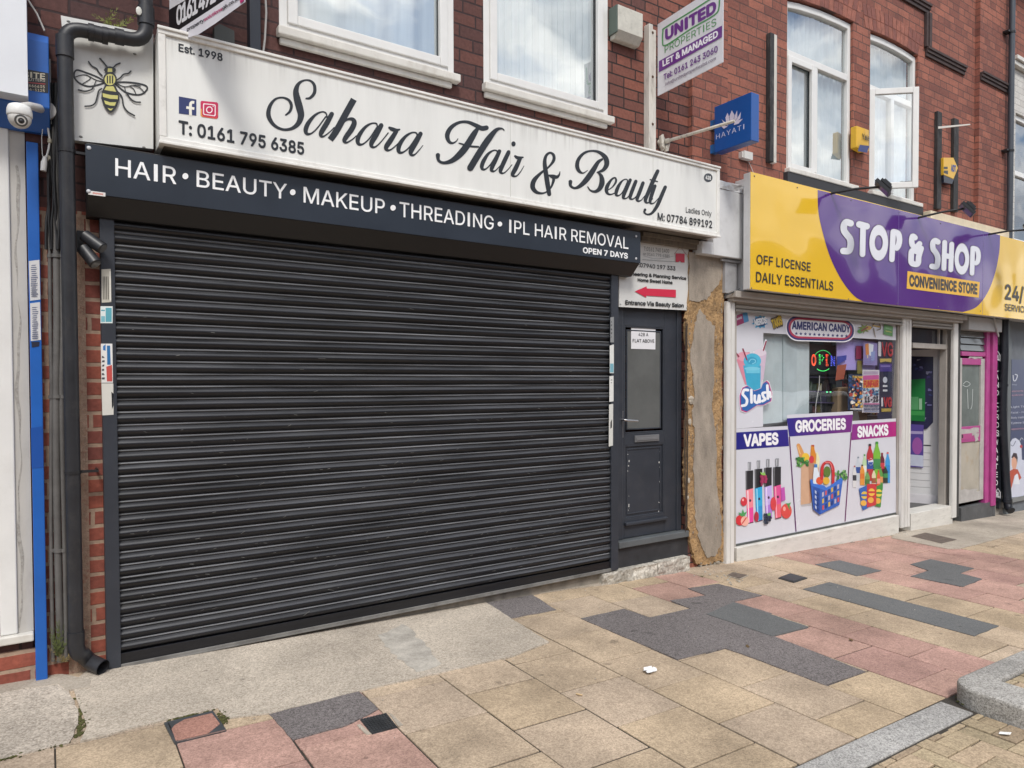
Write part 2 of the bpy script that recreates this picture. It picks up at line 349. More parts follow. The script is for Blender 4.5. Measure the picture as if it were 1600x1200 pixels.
def glyphs(txt, bold, lean, sp):
    k = (txt, bold, lean, sp)
    if k in GL: return GL[k]
    def tomesh(t):
        c = bpy.data.curves.new('t', 'FONT'); c.body = t; c.size = 1
        if FONT: c.font = FONT
        c.shear = lean; c.space_character = sp; c.resolution_u = 3; c.fill_mode = 'NONE'
        o = bpy.data.objects.new('t', c); COL.objects.link(o); dg = bpy.context.evaluated_depsgraph_get()
        me = bpy.data.meshes.new_from_object(o.evaluated_get(dg)); pv = [Vector((p.co.x, p.co.y)) for p in me.vertices]; ed = [tuple(e.vertices) for e in me.edges]
        bpy.data.objects.remove(o); bpy.data.curves.remove(c); bpy.data.meshes.remove(me)
        fix = []                                         # contour edges, all pointing along their contour
        for a, b in ed: fix.append((a, b) if b == a+1 else (b, a) if a == b+1 else (max(a, b), min(a, b)))
        ov, oe, of = delaunay_2d_cdt(pv, fix, [], 0, 1e-6)[:3]; keep = []
        for t3 in of:                                    # keep what the outlines wind round
            cx, cy = sum(ov[q].x for q in t3)/len(t3), sum(ov[q].y for q in t3)/len(t3); wn = 0
            for a, b in fix:
                p, q = pv[a], pv[b]
                if (p.y > cy) != (q.y > cy) and cx < p.x+(cy-p.y)/(q.y-p.y)*(q.x-p.x): wn += 1 if q.y > p.y else -1
            if wn: keep.append(tuple(t3))
        return [(q.x, q.y) for q in ov], keep
    h, _ = tomesh('H'); hx = max(p[0] for p in h); hc = max(p[1] for p in h); v = []; f = []; x = 0
    for seg in re.split('(I)', txt):                     # the capital I is drawn as a plain upright without serifs
        if not seg: continue
        n = len(v)
        if seg == 'I': v += [(x+.09, 0), (x+.185, 0), (x+.185, hc), (x+.09, hc)]; f.append((n, n+1, n+2, n+3)); x += .275*sp
        else:
            if seg.strip():
                a, b = tomesh(seg); v += [(p+x, q) for p, q in a]; f += [tuple(i+n for i in t) for t in b]
            x += max(p[0] for p in tomesh(seg+'H')[0])-hx
    if bold > .003:                                      # heavier weight: the same letters laid side by side within the stroke
        n = 4 if bold < .015 else 8; lay = [(0, 0)]+[(bold*math.cos(2*math.pi*i/n), bold*math.sin(2*math.pi*i/n)) for i in range(n)]
        o = len(v); v2 = []; f2 = []
        for i, (dx, dy) in enumerate(lay):
            v2 += [(x+dx, y+dy, i) for x, y in v]; f2 += [tuple(q+o*i for q in t) for t in f]
        v, f = v2, f2
    else: v = [(x, y, 0) for x, y in v]
    GL[k] = (v, f, min(p[0] for p in v), max(p[0] for p in v), max(p[1] for p in h)); return GL[k]

# ================================================================ GROUND
def gbox(mb, x0, x1, y0, y1, h0, h1, mi=0, jit=0):
    a, b = random.uniform(-jit, jit), random.uniform(-jit, jit)
    z = lambda x, y, h: gz(x)+h
    v = [(x, y, z(x, y, h)+(a if x == x0 else b)*(h == h1)) for h in (h0, h1) for y in (y0, y1) for x in (x0, x1)]
    mb.add(v, [(0, 2, 3, 1), (4, 5, 7, 6), (0, 1, 5, 4), (2, 6, 7, 3), (0, 4, 6, 2), (1, 3, 7, 5)], mi); return mb
def gsheet(name, pts, m, h=.004, kind='structure', t=.02, wob=0, tf=None):
    tf = tf or (lambda x, y: (x, y)); p = [G(*tf(*a), h) for a in pts]
    if wob:
        q = []
        for i, a in enumerate(p):
            b = p[(i+1) % len(p)]; n = max(1, int((b-a).length/.05))
            for k in range(n):
                c = a.lerp(b, k/n)
                if k: c = c + Vector((random.uniform(-wob, wob), random.uniform(-wob, wob), 0))
                q.append(c)
        p = q
    mb = MB(); mb.prism(p, (0, 0, -t)); return build(name, mb, m, kind=kind)
m_joint = mat('joint_sand', (.045, .038, .030), .95, var=.4, vs=20, bump=.4, bs=150)
gd = MB(); gd.poly([(-70, -70, gz(-70)-.05), (90, -70, gz(90)-.05), (90, 60, gz(90)-.05), (-70, 60, gz(-70)-.05)])
build('ground', gd, mat('earth', (.09, .08, .065), .95, var=.3), kind='structure')
bed = MB(); gbox(bed, -4, 20, -2.68, .5, -.04, -.006); build('paving_bed', bed, m_joint, kind='structure')

z4 = zoomtf(720, 860, 3.077); z5 = zoomtf(1160, 780, 2.857); z6 = zoomtf(800, 850, 4); z56 = zoomtf(1200, 800, 4)
def inside(p, poly):
    x, y = p; c = False; n = len(poly)
    for i in range(n):
        (x1, y1), (x2, y2) = poly[i], poly[(i+1) % n]
        if (y1 > y) != (y2 > y) and x < (x2-x1)*(y-y1)/(y2-y1)+x1: c = not c
    return c
pinkpolys = [
    [(967, 907), (1072, 896), (1117, 910), (1075, 919), (1104, 930), (1047, 938), (1017, 930), (992, 920)],
    [(1215, 866), (1330, 846), (1395, 838), (1500, 857), (1570, 872), (1640, 890), (1640, 968), (1560, 955), (1510, 939), (1460, 929), (1379, 909), (1330, 893), (1275, 883)],
]
pinkpolys = [[tuple(G(*q)[:2]) for q in pp] for pp in pinkpolys]
def slabcolour(k, x, y):
    pink = False
    if k == -1: pink = y < -1.0
    elif k == 0: pink = y < -1.1
    elif k == 7: pink = y < -1.45
    elif k == 8: pink = y < -.85
    if 4 <= k and any(inside((x, y), pp) for pp in pinkpolys): pink = True
    v = random.uniform(.93, 1.07)
    if pink: return (.43*v, .275*v*random.uniform(.98, 1.03), .235*v)
    g = random.uniform(-.015, .03)
    return (.455*v, (.365+g*.2)*v, (.265+g*.8)*v)
colx = [.84-.4175*k for k in range(11, 0, -1)] + [.84, 1.26, 1.68, 2.095, 2.513, 2.93, 3.34, 3.735, 4.14, 4.50, 4.905, 5.285, 5.73, 6.11, 6.59, 6.95]
while colx[-1] < 15: colx.append(colx[-1]+.405)
slabs = MB()
for i in range(len(colx)-1):
    k = i-11; x0, x1 = colx[i], colx[i+1]
    y = -.84 + .4165*3 - (.208 if k % 2 else 0) - .012*max(0, (x0-2))
    if k == -1: y = -1.028+.4165*3
    if k == 0: y = -.944-.0+.4165*3; 
    while y > -2.51:
        a, b = min(y, .35), max(y-.4165, -2.51)
        if k == 0 and abs(y-(-.944-.0)) < .42 and y < -.9: pass
        if a-b > .03:
            c = slabcolour(k, (x0+x1)/2, (a+b)/2); n = len(slabs.v); g = random.uniform(.0028, .0052)
            gbox(slabs, x0+g*random.uniform(.6, 1.4), x1-g*random.uniform(.6, 1.4), b+g*random.uniform(.5, 1.6), a-g, -.03, random.uniform(-.0016, .0004), jit=.0013)
            slabs.col += [c]*(len(slabs.v)-n)
        y -= .4165
build('pavement', slabs, aggregate('paving_slab', (.70, .67, .635), (1.22, 1.19, 1.15), 190, attr='tint', blotch=.40, bscale=1.9), kind='structure', bev=.0025)
m_asph = aggregate('asphalt', (.090, .080, .078), (.275, .248, .240), 240, contrast=(.42, .66), blotch=.2, bump=.5)
m_asph2 = aggregate('asphalt_worn', (.095, .098, .098), (.185, .188, .185), 300, contrast=(.40, .66), blotch=.2, bump=.3)
gsheet('asphalt_patch', [z4(90, 240), z4(340, 210), z4(460, 285), z4(240, 325)], m_asph, .0045, wob=.004)
gsheet('asphalt_patch', [(907.5, 966), (975, 951), (1015, 964.5), (1079, 950.5), (1047, 938), (1104, 930), (1075, 919), (1122.5, 912), (1191, 930), (1146, 940), (1206, 958), (1160, 978), (1207, 993), (1352.5, 1049), (1289.5, 1070), (1160, 1021.5), (1132.5, 1012.5), (1059, 1030)], m_asph, .0045, wob=.003)
gsheet('asphalt_patch', [(1146, 940.5), (1263, 979), (1207, 993.5), (1104, 959)], m_asph2, .008, wob=.003)
for pts in ([(270, 400), (390, 370), (1145, 565), (1035, 610)], [(325, 290), (435, 272), (620, 318), (510, 342)], [(750, 290), (840, 267), (1035, 308), (970, 330), (1070, 355), (985, 390), (750, 343), (832, 318)]):
    gsheet('asphalt_patch', pts, m_asph2, .0045, tf=z5, wob=.003)
gsheet('asphalt_patch', [(420, 1115), (560, 1079.5), (591, 1107.5), (563, 1122), (535, 1135), (457.5, 1155)], m_asph, .0045, wob=.004)
m_conc = aggregate('exposed_concrete', (.27, .228, .180), (.62, .545, .45), 190, contrast=(.28, .62), blotch=.30, bump=.6, bscale=1.5)
m_conc2 = aggregate('old_concrete', (.24, .205, .165), (.64, .565, .475), 160, contrast=(.28, .60), blotch=.32, bump=.8, bscale=1.9)
m_smooth = aggregate('smooth_concrete', (.33, .285, .23), (.46, .405, .335), 160, blotch=.36, bump=.25, bscale=2)
gsheet('concrete_apron', [(112, 1068), (150, 1036), (187, 1015), (560, 930), (735, 925), (798, 965.6), (830, 985), (858, 1003), (800, 1025.6), (560, 1079.5), (425, 1114), (358, 1122), (340, 1106), (262, 1124), (125, 1158), (136, 1135), (128, 1112), (118, 1085)], m_conc, .007, wob=.004)
gsheet('concrete_apron', [(-500, 1150), (60, 1030), (100, 1062), (108, 1082), (122, 1108), (122, 1130), (108, 1160), (0, 1186), (-500, 1303)], m_conc2, .007, wob=.005)
gsheet('concrete_apron', [(-500, 1150), (20, 1056), (98, 1053), (142, 1062), (140, 1074), (105, 1078), (92, 1068), (30, 1076), (-500, 1192)], m_smooth, .009, wob=.006)
gsheet('concrete_apron', [(735, 925), (900, 893), (955, 880), (950, 912), (905, 917), (820, 930), (752, 938)], m_smooth, .008, wob=.004)
gsheet('concrete_strip', [z56(770, 160), z56(870, 75), z56(1170, 10), (1640, 786), (1640, 822), z56(1440, 165), z56(1200, 228), z56(1120, 228)], m_smooth, .007, wob=.004)
gsheet('cement_smear', [(590, 992), (628, 975), (660, 1000), (690, 1037), (650, 1050), (610, 1020)], aggregate('pale_cement', (.40, .37, .32), (.52, .48, .42), 200, blotch=.35, bump=.2, bscale=9), .0085, wob=.02)
# moss in the crack between the two aprons and round the inspection cover
m_moss = mat('moss', (.085, .085, .022), .95, var=.6, vs=40, bump=1, bs=180)
moss = MB()
def mossline(px, n, wd):
    for _ in range(n):
        t = random.random()*(len(px)-1); i = int(t); a, b = px[i], px[min(i+1, len(px)-1)]; q = (a[0]+(b[0]-a[0])*(t-i), a[1]+(b[1]-a[1])*(t-i))
        c = G(*q, .004)+Vector((random.gauss(0, wd), random.gauss(0, wd), 0)); moss.ball(c, random.uniform(.003, .0085), 3, sc=(1.2, 1.2, .45))
mossline([(125, 1110), (128, 1130), (120, 1150)], 90, .012); mossline([(118, 1085), (126, 1112)], 25, .01)
mossline([(345, 1112), (352, 1130)], 60, .012); mossline([(262, 1126), (338, 1108)], 30, .006); mossline([(0, 1184), (30, 1180)], 40, .012); mossline([(60, 1171), (110, 1160)], 20, .006)
mossline([(1500, 1088), (1512, 1102)], 30, .014)
build('moss', moss, m_moss, kind='stuff')
# kerbs, block paving
m_gran = aggregate('granite', (.15, .145, .14), (.52, .505, .475), 210, contrast=(.30, .66), blotch=.35, bump=.35)
kb = MB(); x = -3.4
while x < 3.66:
    e = min(x+.92, 3.66); gbox(kb, x+.003, e-.003, -2.662, -2.516, -.2, .002, jit=.0015); x = e
build('flush_kerb', kb, m_gran, kind='structure', bev=.004)
m_gran2 = aggregate('granite_kerb', (.17, .16, .145), (.56, .54, .50), 190, contrast=(.30, .66), blotch=.4, bump=.8)
rk = MB(); KH = .095; cx, cy_, rr = 3.69+.14, -2.525-.14, .14
cor = [(cx+rr*math.cos(a), cy_+rr*math.sin(a)) for a in [math.pi/2+math.pi/2*i/8 for i in range(9)]]
poly = [(4.6, -2.525)] + cor + [(3.69, -2.86), (3.955, -2.86), (3.955, -2.655), (4.6, -2.655)]
rk.prism([(x, y, gz(x)+KH) for x, y in poly], (0, 0, -.25))
for k in range(5): rk.prism([(x, y, gz(x)+KH-.003) for x, y in ((3.692, -2.868-k*.6), (3.94, -2.868-k*.6), (3.94, -3.46-k*.6), (3.692, -3.46-k*.6))], (0, 0, -.25))
for k in range(12): rk.prism([(x, y, gz(x)+KH-.002) for x, y in ((4.608+k*.9, -2.527), (4.608+k*.9, -2.655), (5.5+k*.9, -2.655), (5.5+k*.9, -2.527))], (0, 0, -.25))
build('raised_kerb', rk, m_gran2, kind='structure', bev=.014)
bp = MB()
def pavers(x0, x1, y0, y1, h):
    """herringbone blocks 0.2 x 0.1"""
    c = .1
    for i in range(int((x1-x0)/c)+3):
        for j in range(int((y1-y0)/c)+3):
            r = (i-j) % 4
            if r == 0: a = (x0+i*c-.1, x0+(i+2)*c-.1, y0+j*c-.1, y0+(j+1)*c-.1)
            elif r == 3: a = (x0+i*c-.1, x0+(i+1)*c-.1, y0+j*c-.1, y0+(j+2)*c-.1)
            else: continue
            a = (max(a[0], x0), min(a[1], x1), max(a[2], y0), min(a[3], y1))
            if a[1]-a[0] < .02 or a[3]-a[2] < .02: continue
            n = len(bp.v); g = random.uniform(.002, .0045); gbox(bp, a[0]+g, a[1]-g, a[2]+g, a[3]-g, h-.04, h+random.uniform(-.002, .002), jit=.0015)
            v = random.uniform(.8, 1.15); bp.col += [(.40*v, .325*v*random.uniform(.95, 1.03), .225*v)]*(len(bp.v)-n)
pavers(-1.2, 3.685, -5.2, -2.668, -.004); pavers(3.96, 6.5, -4.2, -2.66, KH-.014)
build('block_paving', bp, aggregate('paver_block', (.66, .64, .60), (1.2, 1.18, 1.12), 170, attr='tint', blotch=.3), kind='structure', bev=.003)
bb = MB(); gbox(bb, -4, 3.688, -5.2, -2.6, -.3, -.012); gbox(bb, 3.95, 14, -4.3, -2.6, -.3, KH-.022); build('paver_bed', bb, m_joint, kind='structure')
rd = MB(); rd.prism([(-60, -5.2, gz(-60)-.02), (80, -5.2, gz(80)-.02), (80, -15, gz(80)-.02), (-60, -15, gz(-60)-.02)], (0, 0, -.02)); build('road', rd, m_asph, kind='structure')
# the row of buildings across the road: outside the frame, seen only in the glass and glossy boards
op = MB(); ww = random.Random(3); x = -46
op2 = MB()
while x < 60:
    wd = ww.uniform(6, 9); hh = ww.uniform(8.2, 10.2); zb = gz(x)-.5; op.box(x, x+wd-.05, -30, -21, zb, hh)
    op.prism([(x, -21, hh), (x, -30, hh), (x, -25.5, hh+1.2)], (wd-.05, 0, 0), 1)
    for fl in (0, 1):
        for q in range(3): op2.box(x+.8+q*2.2, x+2.1+q*2.2, -21, -20.9, 1+fl*2.9, 2.6+fl*2.9)
    x += wd
oh = build('opposite_row', op, [mat('opposite_brick', (.17, .085, .065), .85, var=.3), mat('opposite_slate', (.06, .062, .07), .7)], kind='structure')
build('opposite_windows', op2, mat('opposite_glass', (.03, .035, .04), .1), kind='structure')

# a white car parked across the road: behind the viewer, seen only in the shop glass
pc = thing('parked_car', 'white car parked across the road, reflected in the shop window', 'car', (18.4, -8.6, gz(18.4)-.02))
cz = gz(18.4)-.02; prof_ = [(16.3, .35), (16.25, .75), (16.45, .92), (17.35, 1.08), (18.05, 1.66), (18.6, 1.78), (20.1, 1.76), (20.6, 1.55), (20.75, 1.0), (20.75, .35)]
m = MB(); m.prism([(x, -9.45, z+cz) for x, z in prof_], (0, 1.7, 0)); build('body', m, mat('car_white', (.75, .75, .75), .25, var=.02), pc, bev=.06)
m = MB(); m.prism([(x, -7.745, z+cz) for x, z in ((17.5, 1.1), (18.12, 1.6), (18.65, 1.68), (18.65, 1.1))], (0, .003, 0)); m.prism([(x, -7.745, z+cz) for x, z in ((18.75, 1.1), (18.75, 1.68), (20.0, 1.66), (20.4, 1.5), (20.45, 1.1))], (0, .003, 0)); build('window', m, mat('car_glass', (.02, .022, .025), .08), pc)
for x in (17.1, 19.9):
    for y in (-9.5, -7.92): m = MB(); m.tube([(x, y, cz+.33), (x, y+.22, cz+.33)], .33, 24); m.tube([(x, y+.2205, cz+.33), (x, y+.232, cz+.33)], .20, 18, 1); build('wheel', m, [mat('tyre', (.015, .015, .016), .8), mat('alloy', (.4, .4, .42), .35, metal=.8)], pc, smooth=True)
m = MB(); m.box(16.22, 16.36, -8.05, -7.76, .72+cz, .86+cz); build('headlight', m, mat('lamp_glass', (.6, .62, .64), .1), pc, bev=.02)

# ================================================================ shared paints
m_white = mat('upvc_white', (.74, .735, .71), .32, var=.05, vs=4, dirt=.10, dirtcol=(.33, .28, .2))
m_whited = mat('upvc_dirty', (.66, .635, .58), .45, var=.10, vs=5, dirt=.35, dirtcol=(.25, .2, .14), stretch=(1, 1, .6))
m_signw = mat('sign_panel_white', (.765, .765, .73), .30, var=.05, vs=2.5, stretch=(2.5, 2.5, .28), dirt=.08, dirtcol=(.34, .31, .24))
m_alu = mat('sign_frame_white', (.78, .765, .72), .35, var=.07, vs=7, dirt=.35, dirtcol=(.2, .17, .12))
m_soff = mat('dark_soffit', (.16, .14, .115), .7, var=.4, vs=8)  # dark mottled brown for the underside of the sign
m_anth = mat('anthracite_paint', (.031, .036, .047), .42, var=.12, vs=5, bump=.05, bs=200, dirt=.15, dirtcol=(.12, .11, .10))
m_shut = mat('shutter_black', (.0078, .0084, .0112), .34, var=.5, vs=2.2, stretch=(.35, 1, 7), dirt=.25, dirtcol=(.06, .057, .054), bump=.04, bs=120)
m_banner = mat('banner_navy', (.022, .030, .043), .30, var=.12, vs=3)
m_box = mat('shutter_box_black', (.012, .012, .013), .45, var=.2, vs=6)
m_pipe = mat('pvc_black', (.021, .022, .026), .42, var=.22, vs=7, dirt=.3, dirtcol=(.10, .09, .08))
m_greyp = mat('conduit_grey', (.115, .11, .105), .55, var=.25, vs=9, dirt=.3, dirtcol=(.05, .045, .04))
m_blue = mat('blue_powdercoat', (.012, .11, .43), .38, var=.12, vs=3, dirt=.2, dirtcol=(.03, .07, .2))
m_dark = mat('interior_dark', (.03, .032, .036), .8)
m_steel = mat('steel', (.55, .55, .56), .3, metal=1, var=.1)
m_glass = glass()
m_net = mat('net_curtain', (.80, .83, .84), .9, var=.10, vs=2, stretch=(9, 9, .4))
m_cream = mat('cream_board', (.66, .56, .40), .6, var=.12, vs=6, dirt=.25, dirtcol=(.3, .25, .18))
m_brickL = brick('soot_brick', (.27, .100, .070), (.115, .054, .048), (.034, .026, .024), (.050, .029, .030), mo=.0066, soot=.62, xfade=(2.2, 4.3))
m_brickR = brick('red_brick', (.36, .135, .092), (.20, .075, .058), (.115, .066, .056), (.095, .050, .045), W=.235, mo=.0056, soot=.55)
m_iron = mat('black_iron', (.015, .015, .017), .4)
m_wood = mat('weathered_timber', (.17, .145, .115), .85, var=.35, vs=4, stretch=(5, 5, .5), bump=.3, bs=40)

def upvc_window(bld, x0, x1, z0, z1, y, mull=(), trans=(), sashes=(), curtain='net', top=None, fw=.055, label=None):
    """outer frame (child of the building) with pane, sill and curtain below it; top is the arched head as (x, z) points"""
    fr = MB(); d = .06
    head = top or [(x0, z1), (x1, z1)]
    fr.box(x0, x0+fw, y, y+d, z0, head[0][1]-.002); fr.box(x1-fw, x1, y, y+d, z0, head[-1][1]-.002); fr.box(x0+fw, x1-fw, y, y+d, z0, z0+fw)
    fr.prism([(a, y+.001, b) for a, b in head]+[(a, y+.001, b-fw*1.3) for a, b in head[::-1]], (0, d-.002, 0))
    for mx_, a, b in mull: fr.box(mx_-.032, mx_+.032, y+.002, y+d-.002, a, b)
    for tz, a, b in trans: fr.box(a, b, y+.001, y+d-.001, tz-.034, tz+.034)
    for a, b, c, e in sashes:
        s_ = .058
        for q in ((a, a+s_, c, e), (b-s_, b, c, e), (a+s_, b-s_, c, c+s_), (a+s_, b-s_, e-s_, e)): fr.box(q[0], q[1], y-.012, y+.03, q[2], q[3])
    f = build('window', fr, m_white, bld, bev=.006)
    if label: f['label'] = label
    pn = MB(); hz = [(a, y+.035, b-.03) for a, b in head]; pn.poly([(x0+.03, y+.035, z0+.03), (x1-.03, y+.035, z0+.03)]+hz[::-1]); build('pane', pn, m_glass, f)
    gk = MB()
    for a, b, c, e in sashes: gk.box(a+.055, a+.06, y+.020, y+.034, c+.06, e-.06); gk.box(b-.06, b-.055, y+.020, y+.034, c+.06, e-.06); gk.box(a+.06, b-.06, y+.020, y+.034, c+.055, c+.06); gk.box(a+.06, b-.06, y+.020, y+.034, e-.06, e-.055)
    if sashes: build('gasket', gk, m_iron, f)
    return f
def curtain(par, x0, x1, z0, z1, y, m, amp=.02, per=.11, seed=1, name='net_curtain', drape=0):
    rn = random.Random(seed); mb = MB(); n = max(24, int((x1-x0)/.008)); ph = rn.random()*6; rows = 6; vs = []
    for r in range(rows+1):
        t = r/rows
        for i in range(n+1):
            x = x0+(x1-x0)*i/n; u = x+drape*math.sin(t*3+x*5)*.05
            yy = y+amp*math.sin(u/per*6.28+ph)+amp*.6*math.sin(u/per*6.28*.37+ph*2)+amp*.35*noise.noise((u*9, t*2+seed, 0))
            vs.append((x, yy, z0+(z1-z0)*t))
    mb.add(vs, [(r*(n+1)+i, r*(n+1)+i+1, (r+1)*(n+1)+i+1, (r+1)*(n+1)+i) for r in range(rows) for i in range(n)])
    return build(name, mb, m, par, smooth=True)
def room(bld, x0, x1, y0, y1, z0, z1, m):
    mb = MB(); a = [(x0, y0, z0), (x1, y0, z0), (x1, y1, z0), (x0, y1, z0), (x0, y0, z1), (x1, y0, z1), (x1, y1, z1), (x0, y1, z1)]
    mb.add(a, [(0, 1, 2, 3), (4, 5, 6, 7), (2, 3, 7, 6), (1, 2, 6, 5), (0, 3, 7, 4)]); return build('interior', mb, m, bld)

# ================================================================ SALON BUILDING
sb = thing('salon_building', 'dark sooty brick terrace with two white windows over the black shutter', 'building', (2.3, .1, gz(2.3)))
dX0, dX1 = P(957, 600, 0).x, P(1072, 600, 0).x
dz0 = P(1060, 850, .0).z
w1 = (1.162, 2.325, 3.555, 5.35); w2 = (2.56, 3.70, 3.558, 5.35)
rect = lambda a, b, c, d: [(a, c), (b, c), (b, d), (a, d)]
wl = wallsheet(-.07, 4.668, -.4, 6.7, [rect(*w1), rect(*w2), rect(dX0, dX1, dz0-.12, 2.3)], 0, .22)
build('wall', wl, m_brickL, sb)
rf = MB(); rf.prism([(-.07, -.25, 6.6), (-.07, 8.2, 6.6), (-.07, 4, 9.2)], (4.73, 0, 0)); build('roof', rf, mat('slate', (.07, .072, .08), .6), sb)
bk = MB(); bk.box(-.07, .1, .22, 8, -.4, 6.6); bk.box(4.55, 4.66, .22, 8, -.4, 6.6); bk.box(.1, 4.55, 7.8, 8, -.4, 6.6); build('wall', bk, m_brickL, sb)
m_room = mat('room_grey', (.20, .22, .23), .9)
room(sb, .11, 4.54, .23, 3, 3.3, 6.2, m_room)
for (x0, x1, z0, z1), sd_ in ((w1, 4), (w2, 9)):
    f = upvc_window(sb, x0, x1, z0, z1, -.004, fw=.05, sashes=[(x0+.05, x1-.05, z0+.045, z1-.1)])
    si = MB(); si.box(x0-.02, x1+.02, -.065, .0-.005, z0-.055, z0-.002); si.box(x0-.005, x1-.03, -.035, -.0055, z0-.095, z0-.0555); build('sill', si, m_whited, f, bev=.008)
    curtain(f, x0+.04, x1-.04, z0+.03, z1-.05, .085, m_net, amp=.03 if sd_ == 4 else .012, per=.21 if sd_ == 4 else .06, seed=sd_, drape=1 if sd_ == 4 else 0)
# flat door
yD = .045
def pz(px, py, y): p = P(px, py, y); return p.x, p.z
fx0, _ = pz(963, 600, yD); fx1, _ = pz(1062.5, 600, yD); fz0 = P(1010, 836, yD).z; fz1 = 2.16
df = MB(); fw = .055
df.box(fx0, fx0+fw, yD-.02, yD+.05, fz0, fz1); df.box(fx1-fw, fx1, yD-.02, yD+.05, fz0, fz1); df.box(fx0+fw, fx1-fw, yD-.02, yD+.05, fz1-fw, fz1)
dfo = build('door_frame', df, m_anth, sb, bev=.006)
gx0, gz1_ = pz(975, 509, yD); gx1, _ = pz(1036.8, 600, yD); _, gzb = pz(1006, 676, yD); _, pz1 = pz(1006, 694, yD); _, pz0 = pz(1006, 806, yD)
lx0, lx1 = fx0+fw, fx1-fw; lf = MB(); yl = yD-.008
lf.box(lx0, gx0, yl, yD+.035, fz0+.004, fz1-fw); lf.box(gx1, lx1, yl, yD+.035, fz0+.004, fz1-fw)
lf.box(gx0, gx1, yl, yD+.035, gz1_, fz1-fw); lf.box(gx0, gx1, yl, yD+.035, pz1, gzb); lf.box(gx0, gx1, yl, yD+.035, fz0+.004, pz0); lf.box(gx0, gx1, yl+.014, yD+.03, pz0, pz1)
for a in (0, .028):                                      # raised beads round glass and panel
    for (b0, b1) in ((pz0, pz1), (gzb, gz1_)):
        i_ = a; lf.box(gx0+i_, gx0+i_+.012, yl+.002+a*.2, yl+.016, b0+i_, b1-i_); lf.box(gx1-i_-.012, gx1-i_, yl+.002+a*.2, yl+.016, b0+i_, b1-i_)
        lf.box(gx0+i_+.012, gx1-i_-.012, yl+.002+a*.2, yl+.016, b0+i_, b0+i_+.012); lf.box(gx0+i_+.012, gx1-i_-.012, yl+.002+a*.2, yl+.016, b1-i_-.012, b1-i_)
dr = build('door', lf, m_anth, sb, bev=.003); dr['label'] = 'anthracite flat door with obscured glass above a plain panel'
pn = MB(); pn.box(gx0+.04, gx1-.04, yl+.012, yl+.02, gzb+.04, gz1_-.04); build('pane', pn, mat('obscured_glass', (.12, .125, .122), .16, var=.15, vs=3), dr)
lb = MB(); a, b = pz(991, 691, yl), pz(1028.6, 678.5, yl); lb.box(a[0], b[0], yl-.012, yl, a[1], b[1]); lb.box(a[0]+.012, b[0]-.012, yl-.016, yl-.0122, a[1]+.012, b[1]-.02); build('letterbox', lb, mat('letterbox_grey', (.16, .16, .165), .35), dr, bev=.003)
hd = MB(); a, b = pz(967.5, 684, yl), pz(971.5, 642, yl); hd.box(a[0], a[0]+.035, yl-.01, yl, a[1], b[1]); c = P(969.8, 656, yl); hd.tube([c, c+Vector((0, -.05, 0)), c+Vector((.02, -.058, -.002)), c+Vector((.14, -.05, -.012))], .0095, 10); build('handle', hd, m_steel, dr, smooth=True)
dl = MB(); a, b = pz(976, 824, yl-.03), pz(1040, 812, yl-.03); dl.box(gx0-.01, gx1+.02, yl-.03, yl, b[1]-.005, b[1]+.022); build('weather_bar', dl, m_anth, dr, bev=.006)
sp_ = MB()
for q in range(18):
    side = q % 2; px_ = (981+random.uniform(-1, 2)) if side else (1031+random.uniform(-3, 2)); c = P(px_, random.uniform(703, 800), yl+.013); sp_.ball(c, random.uniform(.002, .0065), 3, sc=(1, .3, random.uniform(.6, 2)))
build('paint_chips', sp_, ink('#c9c9c4'), dr)
th = MB(); th.box(fx0-.04, fx1+.03, -.035, yD+.05, fz0-.052, fz0-.001); build('threshold', th, mat('threshold_grey', (.10, .11, .115), .5, var=.2, dirt=.2), sb, bev=.005)
pl = MB(); pl.box(fx0-.06, fx1+.045, -.006, .0-.001+.1, gz(4.2)-.1, fz0-.053); build('plinth', pl, mat('plinth_black', (.026, .027, .031), .55, var=.3, vs=6, dirt=.25, dirtcol=(.09, .085, .08)), sb)
def rock(mb, x0, x1, y0, y1, z0, z1, nx, nz, amp, seed):
    vs = []
    for j in range(nz+1):
        for i in range(nx+1):
            x = x0+(x1-x0)*i/nx; z = z0+(z1-z0)*j/nz; k = noise.noise((x*9, z*14, seed))+.6*noise.noise((x*23, z*30, seed+3))
            vs.append((x, y0-amp*k if j < nz else y0-amp*.4*k, z+(amp*.3*noise.noise((x*15, 0, seed)) if j == nz else 0)))
    n = nx+1; fs = [(j*n+i, j*n+i+1, (j+1)*n+i+1, (j+1)*n+i) for j in range(nz) for i in range(nx)]
    o = len(vs); vs += [(x0+(x1-x0)*i/nx, y1, z1) for i in range(n)]; fs += [(nz*n+i, nz*n+i+1, o+i+1, o+i) for i in range(nx)]
    l = [j*n for j in range(nz+1)]; vs += [(x0, y1, z0), (x1, y1, z0)]; fs.append(tuple(l+[o, len(vs)-2])); fs.append(tuple([j*n+nx for j in range(nz+1)]+[o+nx, len(vs)-1]))
    mb.add(vs, fs)
st = MB(); s0 = P(942, 909, -.07); s1 = P(1019, 882, -.07); s2 = P(1077, 870, -.07); zt = P(1010, 883, -.07).z
rock(st, s0.x, s1.x+.06, -.07, -.0065, gz(4)-.03, zt-.004, 40, 8, .014, 1); rock(st, s1.x+.066, s2.x, -.075, -.0065, gz(4)-.03, zt+.002, 30, 8, .016, 5)
build('door_step', st, aggregate('rough_stone', (.30, .275, .235), (.60, .565, .49), 70, blotch=.45, bump=.6, bscale=5), sb)
m = MB(); m.box(P(181, 600, -.03).x, P(945, 600, -.03).x, -.018, -.0005, -.3, .05); build('threshold', m, mat('threshold_concrete', (.24, .215, .18), .85, var=.3, vs=9, dirt=.5, dirtcol=(.06, .055, .05)), sb)
